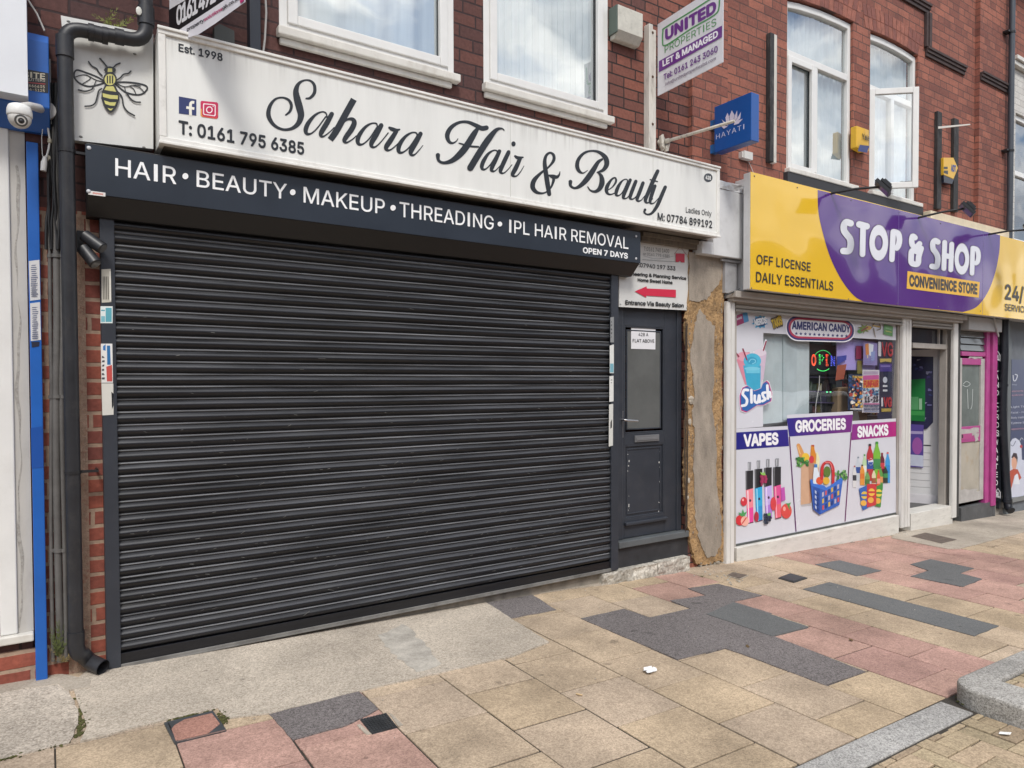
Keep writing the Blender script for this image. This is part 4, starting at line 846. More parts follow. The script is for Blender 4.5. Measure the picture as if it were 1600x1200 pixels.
for a, b in (((132, 368), (160, 388)), ((130, 388), (149, 412))):
    m = MB(); p, q = P(*a, -.09), P(*b, -.13); d = (q-p).normalized(); m.tube([p, q], .031, 18); m.tube([q, q+d*.004], [.031, .026], 18); o = build('lamp_head', m, m_pipe, sl_, smooth=True)
    m = MB(); m.tube([q+d*.005, q+d*.0055], .024, 16); build('lens', m, mat('lamp_lens', (.12, .12, .12), .15), sl_)

# ================================================================ LEFT NEIGHBOUR SHOP
nb = thing('neighbouring_shop', 'brick shop with peeling white plastic frame left of the blue shutter rail', 'building', (-1.6, .1, gz(-1.6)))
xa = P(22, 600, .0).x; xm = P(45.5, 600, .0).x
wl = wallsheet(-6, -.075, -.3, 6.7, [rect(-5.5, xm, .33, 2.75), rect(-4.6, -3.4, 3.5, 5.2), rect(-2.6, -1.2, 3.5, 5.2)], 0, .22); build('wall', wl, m_brickL, nb)
bk = MB(); bk.box(-6, -5.8, .22, 8, -.3, 6.6); bk.box(-.3, -.08, .22, 8, -.3, 6.6); build('wall', bk, m_brickL, nb)
rf = MB(); rf.prism([(-6, -.25, 6.6), (-6, 8.2, 6.6), (-6, 4, 9.2)], (5.92, 0, 0)); build('roof', rf, MC['slate'], nb)
room(nb, -5.7, -.31, .23, 3, 0, 6.2, m_room)
for a in ((-4.6, -3.4), (-2.6, -1.2)): upvc_window(nb, a[0], a[1], 3.5, 5.2, -.004, sashes=[(a[0]+.05, a[1]-.05, 3.55, 5.1)])
zc = P(25, 992, -.03).z
fr = MB(); y0 = -.012
fr.box(xa-.12, xa-.075, y0, .06, zc+.055, 2.72); fr.box(xa-.073, xa-.003, y0-.008, .06, zc+.001, 2.72); fr.box(-2.4, xa-.12, y0, .06, zc+.001, zc+.055); fr.box(-2.4, xa-.12, y0, .06, 2.6, 2.72); fr.box(-2.45, -2.4, y0, .06, zc, 2.72)
fr.box(-1.35, -1.28, y0, .06, zc+.055, 2.6)
f = build('window', fr, m_white, nb, bev=.006)
pn = MB(); pn.box(-2.39, xa-.1, .02, .03, zc+.06, 2.59); build('pane', pn, m_white, f)
fi = MB(); fi.box(xa-.0025, xm, -.006, .05, zc+.001, 2.72); build('frame_infill', fi, mat('caulked_board', (.50, .48, .44), .7, var=.08, vs=3, stretch=(1.5, 1, .8), dirt=.25, dirtcol=(.2, .18, .15)), nb)
cr_ = MB(); rn = random.Random(9); pts = []
for k in range(60):
    t = k/59; yy = 260+t*720; pts.append((26+2.5*math.sin(t*23)+1.2*math.sin(t*61)+t*7, yy, (4+2*math.sin(t*31)) if t < .22 else (3+2*math.sin(t*17)+math.sin(t*40))))
A_ = Art(PY(-.006)); A_.stroke(pts, aggregate('raw_caulk', (.33, .31, .28), (.47, .45, .41), 90, blotch=.3, bump=.8), sub=2); A_.done('crumbling_caulk', nb)
sl2 = MB(); sl2.box(-2.5, P(53, 1000, -.05).x, -.05, .06, zc-.04, zc); build('sill', sl2, m_whited, nb, bev=.006)
pl = MB(); rock(pl, -3, P(56, 1040, -.02).x, -.018, .0, -.2, zc-.085, 60, 6, .006, 8); build('plinth', pl, m_jamb, nb)
# white fascia box
m = MB(); m.box(-3.2, P(42.5, 80, -.22).x, -.22, -.01, P(42, 150, -.22).z, P(42, -60, -.22).z); tag(build('fascia_box', m, mat('sheet_white', (.72, .74, .77), .35, var=.03)), 'plain white fascia box at the left edge above the dome camera', 'sign')
# blue shutter: rail, housing
bs = thing('blue_shutter', 'bright blue shutter rail and housing left of the downpipe', 'shutter', (-.06, -.03, gz(-.06)))
ra, rb = P(47.5, 600, -.05).x, P(66.3, 600, -.05).x
m = MB(); m.box(ra, rb, -.05, -.001, gz(-.05)-.01, 2.66); build('guide_rail', m, m_blue, bs, bev=.004)
ha = P(76.5, 90, -.12).x; z1_, z2_, z3_ = P(70, 52, -.12).z, P(70, 108, -.12).z, P(60, 160, -.12).z
m = MB(); m.prism([(-2.9, -.09, z1_+.0), (-2.9, -.12, z1_-.045), (-2.9, -.12, z3_-.02), (-2.9, -.03, z3_-.12), (-2.9, -.001, z3_-.12), (-2.9, -.001, z1_)], (ha+2.9, 0, 0)); build('housing', m, m_blue, bs, bev=.004)
A_ = Art(PY(-.12)); A_.shape([(40, 108), (76, 114.5), (75.5, 145.5), (40, 140)], '#16181d').text('SITE', (36, 120), (70.5, 124), (36, 111.5), '#c9bfa8', bold=.02).text('SHUTTERS', (36, 126), (70.5, 128), (36, 121.8), '#b9b3a5', bold=.01).shape([(44, 128.5), (71, 131), (71, 132.5), (44, 130)], '#a03c3c').text('666635', (45, 136), (70, 138.4), (45, 131.8), '#c9bfa8', bold=.01).text('4-5125', (46, 142), (70, 144.4), (46, 138), '#c9bfa8', bold=.01); A_.done('sticker', bs)
for q in ([(45, 408), (61.5, 406), (63, 468), (47, 470)], [(47, 474), (62.5, 472), (64, 531), (48, 533)]):
    A_ = Art(PY(-.0502)); A_.shape(q, '#cfcfd0'); rn = random.Random(int(q[0][1]))
    for i in range(16):
        y = q[0][1]+6+i*3.2; A_.shape([(q[0][0]+3+rn.uniform(0, 3), y), (q[1][0]-2-rn.uniform(0, 5), y-.4), (q[1][0]-2-rn.uniform(0, 5), y+1.4), (q[0][0]+3, y+1.6)], '#6d7288')
    A_.done('sticker', bs)
A_ = Art(PY(-.0502)); A_.shape([(48, 669), (66.5, 666), (68, 730), (49.5, 732)], '#1c4f9e'); A_.done('sticker', bs); A_ = Art(PY(-.0502)); A_.shape([(49, 534), (62, 534), (61, 541), (50, 543)], '#2a2c3c'); A_.done('sticker', bs)
# dome camera on a bracket
cm = thing('dome_camera', 'white dome security camera on an arm below the white fascia box', 'camera', tuple(P(30, 200, -.26)))
c = P(30.5, 174, -.26); k_ = .050; m = MB()
prf = [(0.0, .021), (.6, .0195), (.86, .012), (.96, 0), (1.0, -.014), (1.0, -.030), (.96, -.034)]; m.tube([c+Vector((0, 0, z+.01)) for r, z in prf], [max(r, .01)*k_ for r, z in prf], 24); build('housing', m, m_white, cm, smooth=True)
m = MB(); m.ball(c+Vector((0, 0, -.032)), .046, 12, sc=(1, 1, 1.0)); build('dome', m, mat('camera_shell', (.62, .60, .565), .3, var=.05), cm, smooth=True)
d = (CAM-c).normalized(); d = (d+Vector((.12, 0, -.10))).normalized(); lc = c+Vector((0, 0, -.036))+d*.041
m = MB(); m.tube([lc, lc+d*.006], .026, 20); build('face_plate', m, mat('camera_face', (.10, .10, .10), .25), cm, smooth=True); m = MB(); m.tube([lc+d*.006, lc+d*.009], .018, 18); m.tube([lc+d*.009, lc+d*.010], .0125, 16, 1); m.ball(lc+d*.010, .008, 6, 2, sc=(1, .6, 1)); build('lens', m, [m_white, ink('#3b3b3b'), m_iron], cm, smooth=True)
m = MB(); a = P(46, 165, -.2); b = P(71, 172, -.055); m.tube([c+Vector((.01, 0, .02)), a, b], [.02, .017, .022], 12); m.tube([b+Vector((0, -.004, 0)), b+Vector((.004, .02, 0))], .045, 16); build('arm', m, mat('camera_shell', '#c8c4ba'), cm, smooth=True)
m = MB(); a, b = P(76.5, 93, -.035), P(82.5, 195, -.035); m.box(a.x, b.x-.004, -.045, -.012, b.z, a.z); tag(build('trunking', m, mat('trunking_grey', (.40, .40, .385), .5, var=.1)), 'short white plastic trunking the dome camera arm is fixed to', 'trunking')
cb_ = thing('cable_connector', 'white connector plug dangling on a cable below the dome camera', 'cable', tuple(P(70, 266, -.05)))
m = MB(); m.tube([P(*q, -.05) for q in ((73, 188), (75, 200), (78, 220), (76, 232), (73, 244), (71, 248))], .0045, 8); m.tube([P(*q, -.045) for q in ((68, 190), (65, 215), (66, 240), (69, 252), (72, 250))], .002, 6); build('cable', m, m_white, cb_, smooth=True)
m = MB(); m.tube([P(70, 245, -.055), P(69.5, 252, -.055), P(69, 253, -.055), P(68, 267, -.055)], [.008, .012, .014, .0135], 10); build('plug', m, m_white, cb_, smooth=True)
m = MB(); m.tube([P(77.6, 217, -.05), P(77.4, 223, -.05)], .009, 10); m.ball(P(75.5, 247, -.04), .014, 6, sc=(1.3, .5, 1.2)); build('clip', m, mat('cream_plastic', (.5, .46, .36), .5), cb_)
m = MB(); m.tube([P(44, 0, -.03), P(58, 22, -.03), P(69.5, 48, -.06)], .0042, 8); tag(build('wall_cable', m, m_whited, smooth=True), 'thin white cable sloping down the brick to the blue housing', 'cable')

# ================================================================ SIGNS AND FITTINGS ABOVE THE SALON
def board(name, label, cat, P0, dirv, wid, z0, z1, th_, m_):
    """flag board: hinge edge at P0, running along dirv; returns its reading plane"""
    d = Vector(dirv).normalized(); n = Vector((d.y, -d.x, 0)); n = n if n.x < 0 else -n
    root = thing(name, label, cat, (P0.x, P0.y, z0)); m = MB(); a = Vector((P0.x, P0.y, z0)); b = a+d*wid; h = Vector((0, 0, z1-z0)); m.prism([a, b, b+h, a+h], -n*th_); build('panel', m, m_, root); return root, (a.copy(), n)
h0 = P(1027.5, 150, -.06); dirU = hit(1129.5, 97, (h0, Vector((.0, 0, 1)))) - h0
ub, plU = board('agent_board', 'white purple and green letting board reading united properties beside the blue box sign', 'sign', h0, (dirU.x, dirU.y, 0), Vector((dirU.x, dirU.y)).length, h0.z, P(1027.5, 38, -.06).z, .006, mat('board_white', (.70, .69, .72), .4, var=.04, vs=5, dirt=.1))
zU = zoomtf(840, 0, 4); A_ = Art(plU, zU); gr = ink('#4f8f55'); pu = ink('#6b2f86')
A_.stroke([(1135, -60), (1135, 40), (1105, 95), (960, 180), (830, 268), (790, 285), (782, 265), (784, 195), (800, 172), (960, 72), (1010, 40), (1080, -5)], gr, 9, sub=5)
A_.text('UNITED', (798, 252), (1118, 72), (797, 190), pu, bold=.045)
A_.text('PROPERTIES', (796, 333), (1118, 158), (795, 290), gr, bold=-.003).shape([(760, 383), (1154, 160), (1154, 232), (760, 452)], pu).text('LET & MANAGED', (783, 417), (1130, 228), (782, 382), '#f0edf2', bold=.035)
A_.text('Tel: 0161 243 3060', (790, 502), (1128, 322), (789, 468), pu, bold=.02).text('info@unitedpropertiesltd.com', (800, 537), (1116, 374), (800, 518), '#6a5472', bold=.006); A_.done('lettering', ub)
m = MB(); a, b = P(1014.5, 36, -.065), P(1026.5, 232, -.065); m.box(a.x, a.x+(b.x-a.x)*.48, -.065, -.002, 3.2, a.z); m.box(a.x+(b.x-a.x)*.48+.002, b.x, -.055, -.002, 3.2, a.z-.03); build('post', m, mat('flaking_white_timber', (.62, .59, .53), .6, var=.14, vs=14, stretch=(1, 1, .25), dirt=.6, dirtcol=(.12, .10, .08)), ub, bev=.004)
m = MB()
for yy in (51, 194, 120): m.ball(P(1020, yy, -.066), .012, 5, sc=(1, .5, 1))
build('bolt', m, mat('rust', (.09, .05, .03), .8), ub)
h0 = P(265, 30, -.05); dv = Vector((.297, -.955, 0)); zl = hit(310, 50, (h0, Vector((-dv.y, dv.x, 0)))).z
h0.z = zl; wB = 1.1
eb, plB = board('agent_board', 'black and white letting board with a large phone number above the white sign', 'sign', h0, dv, .52, zl, zl+.9, .006, mat('board_white', (.7, .7, .7)))
zl2 = zoomtf(240, 0, 6.6667); A_ = Art(plB, zl2)
A_.shape([(160, 105), (350, -8), (700, -215), (960, -360), (960, -10), (640, 165), (275, 310), (165, 310)], '#15161a')
A_.shape([(268, 312), (640, 70), (960, -145), (960, 20), (640, 250), (470, 360), (270, 420)], '#d8d6dc').text('0161 492', (240, 265), (655, 5), (240, 85), '#d9d8db', bold=.03, sp=.82)
A_.text('property', (352, 330), (530, 228), (352, 292), '#33313a', bold=.02).text('solutions', (532, 226), (722, 108), (532, 190), '#b4326e', bold=.02).text('gb.co.uk', (724, 106), (905, -8), (724, 70), '#33313a', bold=.02); A_.shape([(905, 10), (950, -20), (950, 10), (915, 40)], '#b4326e'); A_.done('lettering', eb)
m = MB(); a, b = P(390, 10, -.07), P(408, 78, -.07); m.box(a.x, b.x, -.07, -.001, 3.1, 4.3); build('post', m, mat('navy_post', (.012, .016, .026), .5), eb, bev=.004)
m = MB(); m.tube([P(414, -20, -.04), P(416, 20, -.04), P(414, 60, -.04), P(411, 84, -.04)], .006, 8); tag(build('wall_cable', m, mat('cable_grey', (.33, .32, .31), .5), smooth=True), 'grey cable running down beside the dark post above the white sign', 'cable')
m = MB(); a, b = P(335, 38, -.05), P(367, 75, -.05); m.prism([P(335, 42, -.05), P(343, 37, -.05), P(366, 48, -.05), P(367, 80, -.05), P(335, 80, -.05)], (0, .049, 0)); tag(build('junction_box', m, mat('box_greygreen', (.065, .068, .06), .6)), 'small dark grey box on the brick above the white sign', 'box')
# bell box
bx = thing('alarm_box', 'weathered white alarm box with a green side next to the second window', 'alarm', tuple(P(980, 55, -.05)))
m = MB(); a, b = P(966, 6, -.10), P(1005, 52, -.10); q0 = P(954.5, 5, 0)
m.prism([(a.x, -.10, a.z), (a.x, -.10, P(966, 45, -.10).z), (a.x, -.055, P(966, 45, -.10).z-.055), (a.x, -.001, P(966, 45, -.10).z-.055), (a.x, -.001, a.z+.01)], (b.x-a.x, 0, 0)); build('cover', m, mat('aged_white', (.55, .53, .46), .5, var=.12, vs=12, dirt=.5, dirtcol=(.22, .21, .17)), bx, bev=.008)
m = MB(); m.box(a.x-.012, a.x-.001, -.095, -.001, P(966, 45, -.10).z-.02, a.z-.004); build('side_plate', m, mat('alarm_green', (.09, .12, .10), .5), bx)
# flag pole in its bracket
fp = thing('flagpole', 'rusty white flagpole sticking out from a wall bracket in front of the blue box sign', 'pole', tuple(P(1037, 222, 0)))
a = P(1040, 221, -.03); b = P(1148, 189, -.62); m = MB(); m.tube([a, a.lerp(b, .5), b], [.013, .0125, .012], 12); build('pole', m, mat('flaking_white_metal', (.60, .56, .48), .6, var=.15, vs=20, dirt=.8, dirtcol=(.16, .10, .06)), fp, smooth=True)
m = MB(); c = P(1036, 223, -.02)
m.prism([c+Vector((x, 0, z)) for x, z in ((0, .075), (.055, .0), (.0, -.075), (-.055, 0))], (0, .018, 0)); m.prism([c+Vector((x, -.03, z)) for x, z in ((-.05, .04), (-.02, .06), (-.01, -.06), (-.04, -.045))], (0, .028, 0)); m.prism([c+Vector((x, -.03, z)) for x, z in ((.015, -.03), (.055, .0), (.035, -.07), (.01, -.075))], (0, .028, 0)); m.tube([a, a.lerp(b, .06)], .02, 12)
build('bracket', m, mat('flaking_white_metal', '#aaa'), fp, bev=.003)
# blue projecting box sign
xH = P(1101, 200, 0).x; hb_ = thing('box_sign', 'blue projecting box sign with a white lotus behind the flagpole', 'sign', tuple(hit(1145, 225, PX(xH))))
plH = PX(xH); c4 = [hit(*q, plH) for q in ((1116.2, 166.2), (1174, 144.7), (1171.3, 221.5), (1114, 238))]
yf = c4[1].y; yb_ = c4[0].y; zt_ = (c4[0].z+c4[1].z)/2; zb2 = (c4[2].z+c4[3].z)/2
m = MB(); m.box(xH, xH+.10, yf, yb_, zb2, zt_); build('light_box', m, mat('sign_blue', (.008, .085, .34), .3, var=.06, vs=3), hb_, bev=.004)
m = MB()
for z in (zt_-.13, zb2+.05): m = MB(); m.box(xH+.02, xH+.08, yb_, -.004, z-.035, z+.035); m.box(xH-.01, xH+.11, -.0035, .006, z-.06, z+.06); build('bracket', m, mat('bracket_blue', (.02, .15, .42), .4, dirt=.4, dirtcol=(.3, .35, .4)), hb_)
zH = zoomtf(840, 0, 4); A_ = Art(plH, zH); lt = ink('#d6d2e6')
A_.text('HAYATI', (1116, 872), (1292, 806), (1116, 842), '#c9cde8', bold=-.008, sp=1.15)
for pet in ([(1215, 690), (1232, 720), (1222, 760), (1205, 770), (1200, 725)], [(1248, 690), (1250, 735), (1228, 765), (1224, 760), (1234, 722)], [(1188, 705), (1198, 730), (1203, 770), (1180, 765), (1175, 735)], [(1272, 700), (1268, 740), (1238, 768), (1230, 768), (1252, 735)], [(1284, 742), (1258, 772), (1228, 782), (1230, 772), (1256, 752)], [(1150, 745), (1178, 768), (1195, 785), (1172, 780)], [(1145, 785), (1172, 786), (1190, 790), (1165, 805)]): A_.shape(pet, lt)
A_.done('lettering', hb_)
m = MB(); a, b = P(1160.5, 241, -.03), P(1173.5, 251, -.03); m.box(a.x, b.x, -.05, -.001, b.z, a.z+.03); m.box(a.x-.02, a.x-.001, -.04, -.001, b.z+.005, a.z+.02); m.tube([P(1170, 253, -.01), P(1174, 262, -.01), P(1178, 272, -.02)], .003, 6); tag(build('sensor', m, mat('sensor_white', (.6, .59, .56), .5)), 'tiny white sensor box on the brick just below the blue box sign', 'sensor')

# ================================================================ DIRECTION SIGN, BOARD, BEAMS BETWEEN THE SHOPS
es = thing('direction_sign', 'white sign with a red arrow over the grey flat door', 'sign', tuple(P(1020, 483, -.02)))
m = MB(); m.prism([P(*q, -.02) for q in ((967.5, 369), (1076, 384.7), (1075.5, 484.9), (967.5, 479.4))], (0, .012, 0)); build('panel', m, mat('sign_white', (.66, .66, .64), .4, var=.04, vs=4, dirt=.08), es)
z1t = zoomtf(860, 360, 6); A_ = Art(PY(-.02), z1t); bk_ = '#26282b'
A_.text('T:0161 740 1400', (875, 190), (1112, 213), (875, 152), '#77797a', bold=.006).text('or 0161 795 6385', (868, 232), (1118, 254), (868, 206), '#77797a', bold=.006)
A_.text('T:07940 197 333', (795, 340), (1170, 376), (795, 302), bk_, bold=.016).text('Engineering & Planning Service', (672, 414), (1272, 464), (672, 384), bk_, bold=.035).text('Home Sweet Home', (815, 478), (1142, 504), (815, 448), bk_, bold=.035)
A_.shape([(788, 572), (898, 525), (900, 545), (1173, 557), (1173, 629), (895, 612), (895, 631)], '#cb2a48').text('Entrance Via Beauty Salon', (698, 694), (1246, 722), (698, 656), bk_, bold=.03)
A_.shape([(1170, 215), (1254, 220), (1253, 302), (1220, 300), (1218, 290), (1202, 289), (1198, 298), (1170, 296)], '#c22a44'); A_.stroke([(1155, 225), (1212, 152), (1272, 232)], '#8c5a60', 4, sub=1).stroke([(860, 275), (1000, 285), (1170, 295)], '#5c6064', 3).stroke([(868, 240), (1000, 268), (1160, 240)], '#8b8d90', 2.5); A_.done('lettering', es)
m = MB()
for q in ((658, 692), (1277, 726)): m.ball(P(*z1t(*q), -.0205), .008, 4, sc=(1, .5, 1))
build('screw_cap', m, ink('#a5a7a5'), es)
np_ = thing('paper_notice', 'white paper notice reading 428 A flat above on the grey door', 'notice', tuple(P(1005, 545, yl)))
m = MB(); m.prism([P(*z1t(*q), yl+.009) for q in ((757, 895), (986, 902), (984, 1116), (757, 1110))], (0, .001, 0)); build('sheet', m, mat('paper', (.74, .74, .76), .7, var=.02), np_)
A_ = Art(PY(yl+.009), z1t); A_.text('428 A', (825, 990), (917, 992), (825, 960), '#3a3c40', bold=.012).text('FLAT ABOVE', (770, 1049), (972, 1053), (770, 1018), '#3a3c40', bold=.012); A_.done('lettering', np_)
# weathered board with torn edges
z8 = zoomtf(900, 340, 2.069)
wb = thing('weathered_board', 'torn weathered chipboard panel between the grey door and the shop window', 'board', tuple(P(1110, 885, -.03)))
rn = random.Random(12)
def ragged(pts, wob, n=5):
    o = []
    for i, a in enumerate(pts):
        b = pts[(i+1) % len(pts)]
        for k in range(n): t = k/n; o.append((a[0]+(b[0]-a[0])*t+(rn.uniform(-wob, wob) if k else 0), a[1]+(b[1]-a[1])*t+(rn.uniform(-wob, wob) if k else 0)))
    return o
m_chip = mat('torn_chipboard', (.36, .225, .105), .95, var=.45, vs=15, bump=1.4, bs=45, dirt=.7, dirtcol=(.15, .10, .065), fine=.35)
m_grain = mat('grey_plywood', (.31, .265, .215), .9, var=.28, vs=3.2, stretch=(2.6, 1, .9), bump=.4, bs=70, fine=.12, dirt=.6, dirtcol=(.14, .115, .09))
m = MB(); m.prism([P(*z8(*q), -.03) for q in ragged([(366, 110), (476, 125), (480, 235), (472, 400), (474, 700), (472, 860), (476, 1000), (485, 1108), (450, 1112), (420, 1122), (388, 1120), (366, 1030), (354, 880), (352, 770), (360, 640), (357, 560), (362, 440), (356, 340), (362, 265)], 3.5, 9)], (0, .028, 0)); build('core', m, m_chip, wb)
m = MB(); m.prism([P(*z8(*q), -.036) for q in ragged([(366, 112), (474, 130), (470, 200), (446, 232), (425, 262), (398, 272), (366, 268)], 3, 6)], (0, .0055, 0)); m.prism([P(*z8(*q), -.036) for q in ragged([(402, 295), (424, 330), (450, 352), (446, 500), (440, 620), (452, 700), (455, 850), (466, 940), (470, 1010), (468, 1060), (452, 1092), (425, 1100), (405, 1060), (388, 1000), (383, 900), (380, 800), (384, 720), (376, 640), (383, 560), (370, 450), (384, 340)], 3.2, 6)], (0, .0055, 0)); build('face_ply', m, m_grain, wb)
m = MB(); rn = random.Random(44)
for q in range(150):                                     # splinters standing off the torn edge
    yy = rn.uniform(280, 1100); xx = rn.choice((rn.uniform(362, 384), rn.uniform(450, 474))); c = P(*z8(xx, yy), -.033); l_ = rn.uniform(.006, .03); a_ = rn.uniform(-.5, .5); w_ = rn.uniform(.0015, .006)
    m.prism([c, c+Vector((w_, -.003, 0)), c+Vector((w_*.6+l_*a_*.4, -.006, l_)), c+Vector((l_*a_*.4, -.001, l_*.9))], (0, .004, 0), rn.randrange(2))
build('splinters', m, [m_chip, m_grain], wb)
m = MB()
for q in ((372, 590, 16, 22), (368, 660, 12, 16), (365, 850, 9, 14), (362, 905, 7, 10), (372, 585, 20, 12)):
    c = P(*z8(q[0], q[1]), -.036); m.ball(c, .004*q[2]*.45, 5, sc=(1, .35, q[3]/q[2]))
build('torn_flake', m, mat('torn_white', (.42, .37, .30), .9, var=.3, vs=40), wb)
m = MB(); a = P(1071, 420, -.012)
for i in range(5):
    xx = 1071.5+i*.4; m.tube([P(xx+2*math.sin(k*.9+i), 500+k*40+i*3, -.034-.004*(i % 2)) for k in range(9)], .003, 6)
build('loose_edge', m, mat('dark_edge', (.06, .045, .035), .9), wb)
m = MB(); rn2 = random.Random(3)
for _ in range(60):
    c = P(rn2.uniform(1092, 1140), rn2.uniform(878, 886), -.03+rn2.uniform(0, .02)); m.ball(c, rn2.uniform(.006, .022), 3, sc=(1, .8, .8))
build('crumbled_base', m, aggregate('rubble', (.07, .06, .05), (.45, .40, .33), 40, blotch=.5, bump=.6), wb)
m = MB(); a = P(1002, 372, -.05); b = P(1098, 400, -.05); m.box(a.x, P(1160, 400, -.05).x, -.055, -.001, P(1050, 384, -.055).z, 2.705); m.box(a.x, P(1100, 400, -.05).x, -.075, -.0555, P(1050, 381, -.075).z+.03, 2.70); tag(build('timber_beam', m, m_wood, bev=.004), 'old brown timber beam under the right end of the white sign', 'beam')
m = MB(); x0, x1 = P(1127, 350, -.11).x, P(1161, 350, -.11).x; zt_, zb2 = P(1140, 298, -.11).z, P(1140, 402, -.11).z; m.box(x0-.1, x1, -.11, -.001, zb2, zt_); m.box(P(1097, 390, -.11).x, x0-.1005, -.11, -.001, zb2, 2.69)
rock(m, x0-.1, x1+.01, -.118, -.002, zt_+.001, zt_+.07, 24, 5, .02, 4)
tag(build('console_box', m, mat('console_white', (.66, .665, .67), .4, var=.08, vs=5, dirt=.22, dirtcol=(.2, .19, .17)), bev=.006), 'dented white metal box filling the gap between the two shop signs', 'box')
m = MB(); m.box(P(1133, 430, -.06).x, P(1151, 430, -.06).x, -.06, -.002, P(1140, 458, -.06).z, zb2-.006); m.box(P(1127, 400, -.07).x, P(1160, 402, -.07).x, -.075, -.0605, zb2-.03, zb2-.012); tag(build('pillar_cap', m, mat('cap_grey', (.36, .36, .37), .5, var=.15, dirt=.3)), 'grey metal pillar cap under the dented white box', 'trim')

# ================================================================ CONVENIENCE STORE BUILDING
cs = thing('store_building', 'red brick terrace with arched windows above the yellow and purple shop', 'building', (7.7, .1, gz(7.7)))
head3 = [(5.98, 5.165), (6.2, 5.205), (6.55, 5.24), (6.9, 5.252), (7.105, 5.25)]; head4 = [(7.43, 5.252), (7.7, 5.268), (7.95, 5.270), (8.2, 5.260), (8.432, 5.236)]
gap = .012
hol = [[(h[0][0]-.004, 3.50), (h[-1][0]+.004, 3.50)] + [(a, b+gap) for a, b in h[::-1]] for h in (head3, head4)]
wl = wallsheet(4.672, 10.83, -.7, 6.9, hol+[rect(5.135, 10.40, -.6, 2.30)], 0, .22); build('wall', wl, m_brickR, cs)
m = MB(); p0, p1 = P(1082, 150, -.045).x, P(1137, 150, -.045).x; m.box(p0, p1, -.045, -.001, 2.72, 6.88); build('pilaster', m, m_brickR, cs); m = MB(); p2, p3 = P(1530.5, 150, -.055).x, P(1575, 150, -.055).x; m.box(p2, p3, -.055, -.001, 3.2, 6.88); build('pilaster', m, m_brickR, cs)
rf = MB(); rf.prism([(4.672, -.25, 6.8), (4.672, 8.2, 6.8), (4.672, 4, 9.4)], (6.158, 0, 0)); build('roof', rf, MC['slate'], cs)
bk = MB(); bk.box(4.68, 4.78, .22, 8, -.7, 6.8); bk.box(10.7, 10.82, .22, 8, -.7, 6.8); bk.box(4.78, 10.7, 7.8, 8, -.7, 6.8); build('wall', bk, m_brickR, cs)
room(cs, 4.79, 10.69, .23, 3, 2.75, 6.2, m_room)
m_arch = [mat('arch_brick_a', (.31, .115, .080), .85, var=.3, vs=14, bump=.3, bs=60), mat('arch_brick_b', (.22, .082, .064), .85, var=.3, vs=14, bump=.3, bs=60)]
m = MB(); rn = random.Random(6)
for h in (head3, head4):
    x = h[0][0]-.10; q = 0
    def hz_(x):
        if x <= h[0][0]: return h[0][1]
        for (a, b), (c, d) in zip(h, h[1:]):
            if x <= c: return b+(d-b)*(x-a)/(c-a)
        return h[-1][1]
    while x < h[-1][0]+.03:
        wd_ = .078; lean = (x-(h[0][0]+h[-1][0])/2)*.12
        for r_ in range(2):
            z0 = hz_(x)+gap+.004+r_*.125; z1 = hz_(x+wd_)+gap+.004+r_*.125; l0 = lean*(r_)*.5; l1 = lean*(r_+1)*.5
            m.prism([(x+l0+.003, -.003, z0), (x+wd_+l0-.003, -.003, z1), (x+wd_+l1-.001, -.003, z1+.118), (x+l1+.001, -.003, z0+.118)], (0, .002, 0), rn.randrange(2))
        x += wd_
build('brick_arch', m, m_arch, cs)
m_blind = mat('vertical_blind', (.66, .70, .71), .9, var=.10, vs=2, stretch=(6, 6, .4))
f = upvc_window(cs, 5.98, 7.105, 3.545, 5.25, .03, mull=[(6.5, 3.60, 4.65)], trans=[(4.68, 6.035, 7.05)], sashes=[(6.03, 6.475, 3.565, 4.655)], top=head3, fw=.05)
si = MB(); si.box(5.95, 7.135, -.06, .09, 3.50, 3.543); build('sill', si, m_whited, f, bev=.006)
curtain(f, 6.03, 7.07, 3.6, 5.2, .12, m_blind, amp=.014, per=.085, seed=12)
f = upvc_window(cs, 7.43, 8.432, 3.545, 5.25, .03, mull=[(7.955, 3.60, 4.65)], trans=[(4.68, 7.485, 8.38)], top=head4, fw=.05)
si = MB(); si.box(7.40, 8.46, -.06, .09, 3.50, 3.543); build('sill', si, m_whited, f, bev=.006)
curtain(f, 7.48, 8.40, 3.6, 5.2, .125, m_blind, amp=.013, per=.085, seed=15)
hg = Vector((7.455, .022, 0)); dS = Vector((.385, -.33, 0)).normalized(); nS = Vector((dS.y, -dS.x, 0)); wS = .51; zA_, zB_ = 3.578, 4.652; sw = .062; m = MB()
def lbar(a, b, z0, z1, t=.045): m.prism([hg+dS*a+Vector((0, 0, z0)), hg+dS*b+Vector((0, 0, z0)), hg+dS*b+Vector((0, 0, z1)), hg+dS*a+Vector((0, 0, z1))], -nS*t)
lbar(0, sw, zA_, zB_); lbar(wS-sw, wS, zA_, zB_); lbar(sw, wS-sw, zA_, zA_+sw); lbar(sw, wS-sw, zB_-sw, zB_)
o = build('open_casement', m, m_white, f, bev=.005); m = MB(); m.poly([hg+dS*a+Vector((0, 0, z))-nS*.02 for a, z in ((sw, zA_+sw), (wS-sw, zA_+sw), (wS-sw, zB_-sw), (sw, zB_-sw))]); build('pane', m, m_glass, f)
m = MB(); m.box(5.93, 8.48, -.05, -.001, 3.33, 3.499); build('shaded_flashing', m, mat('shaded_lead', (.03, .03, .033), .6, var=.2), cs)  # lead strip under the sills; the gap's black shade is put into its colour
m = MB(); m.box(8.49, 10.6, -.13, -.001, 3.325, 3.455); build('ledge', m, m_cream, cs, bev=.006)
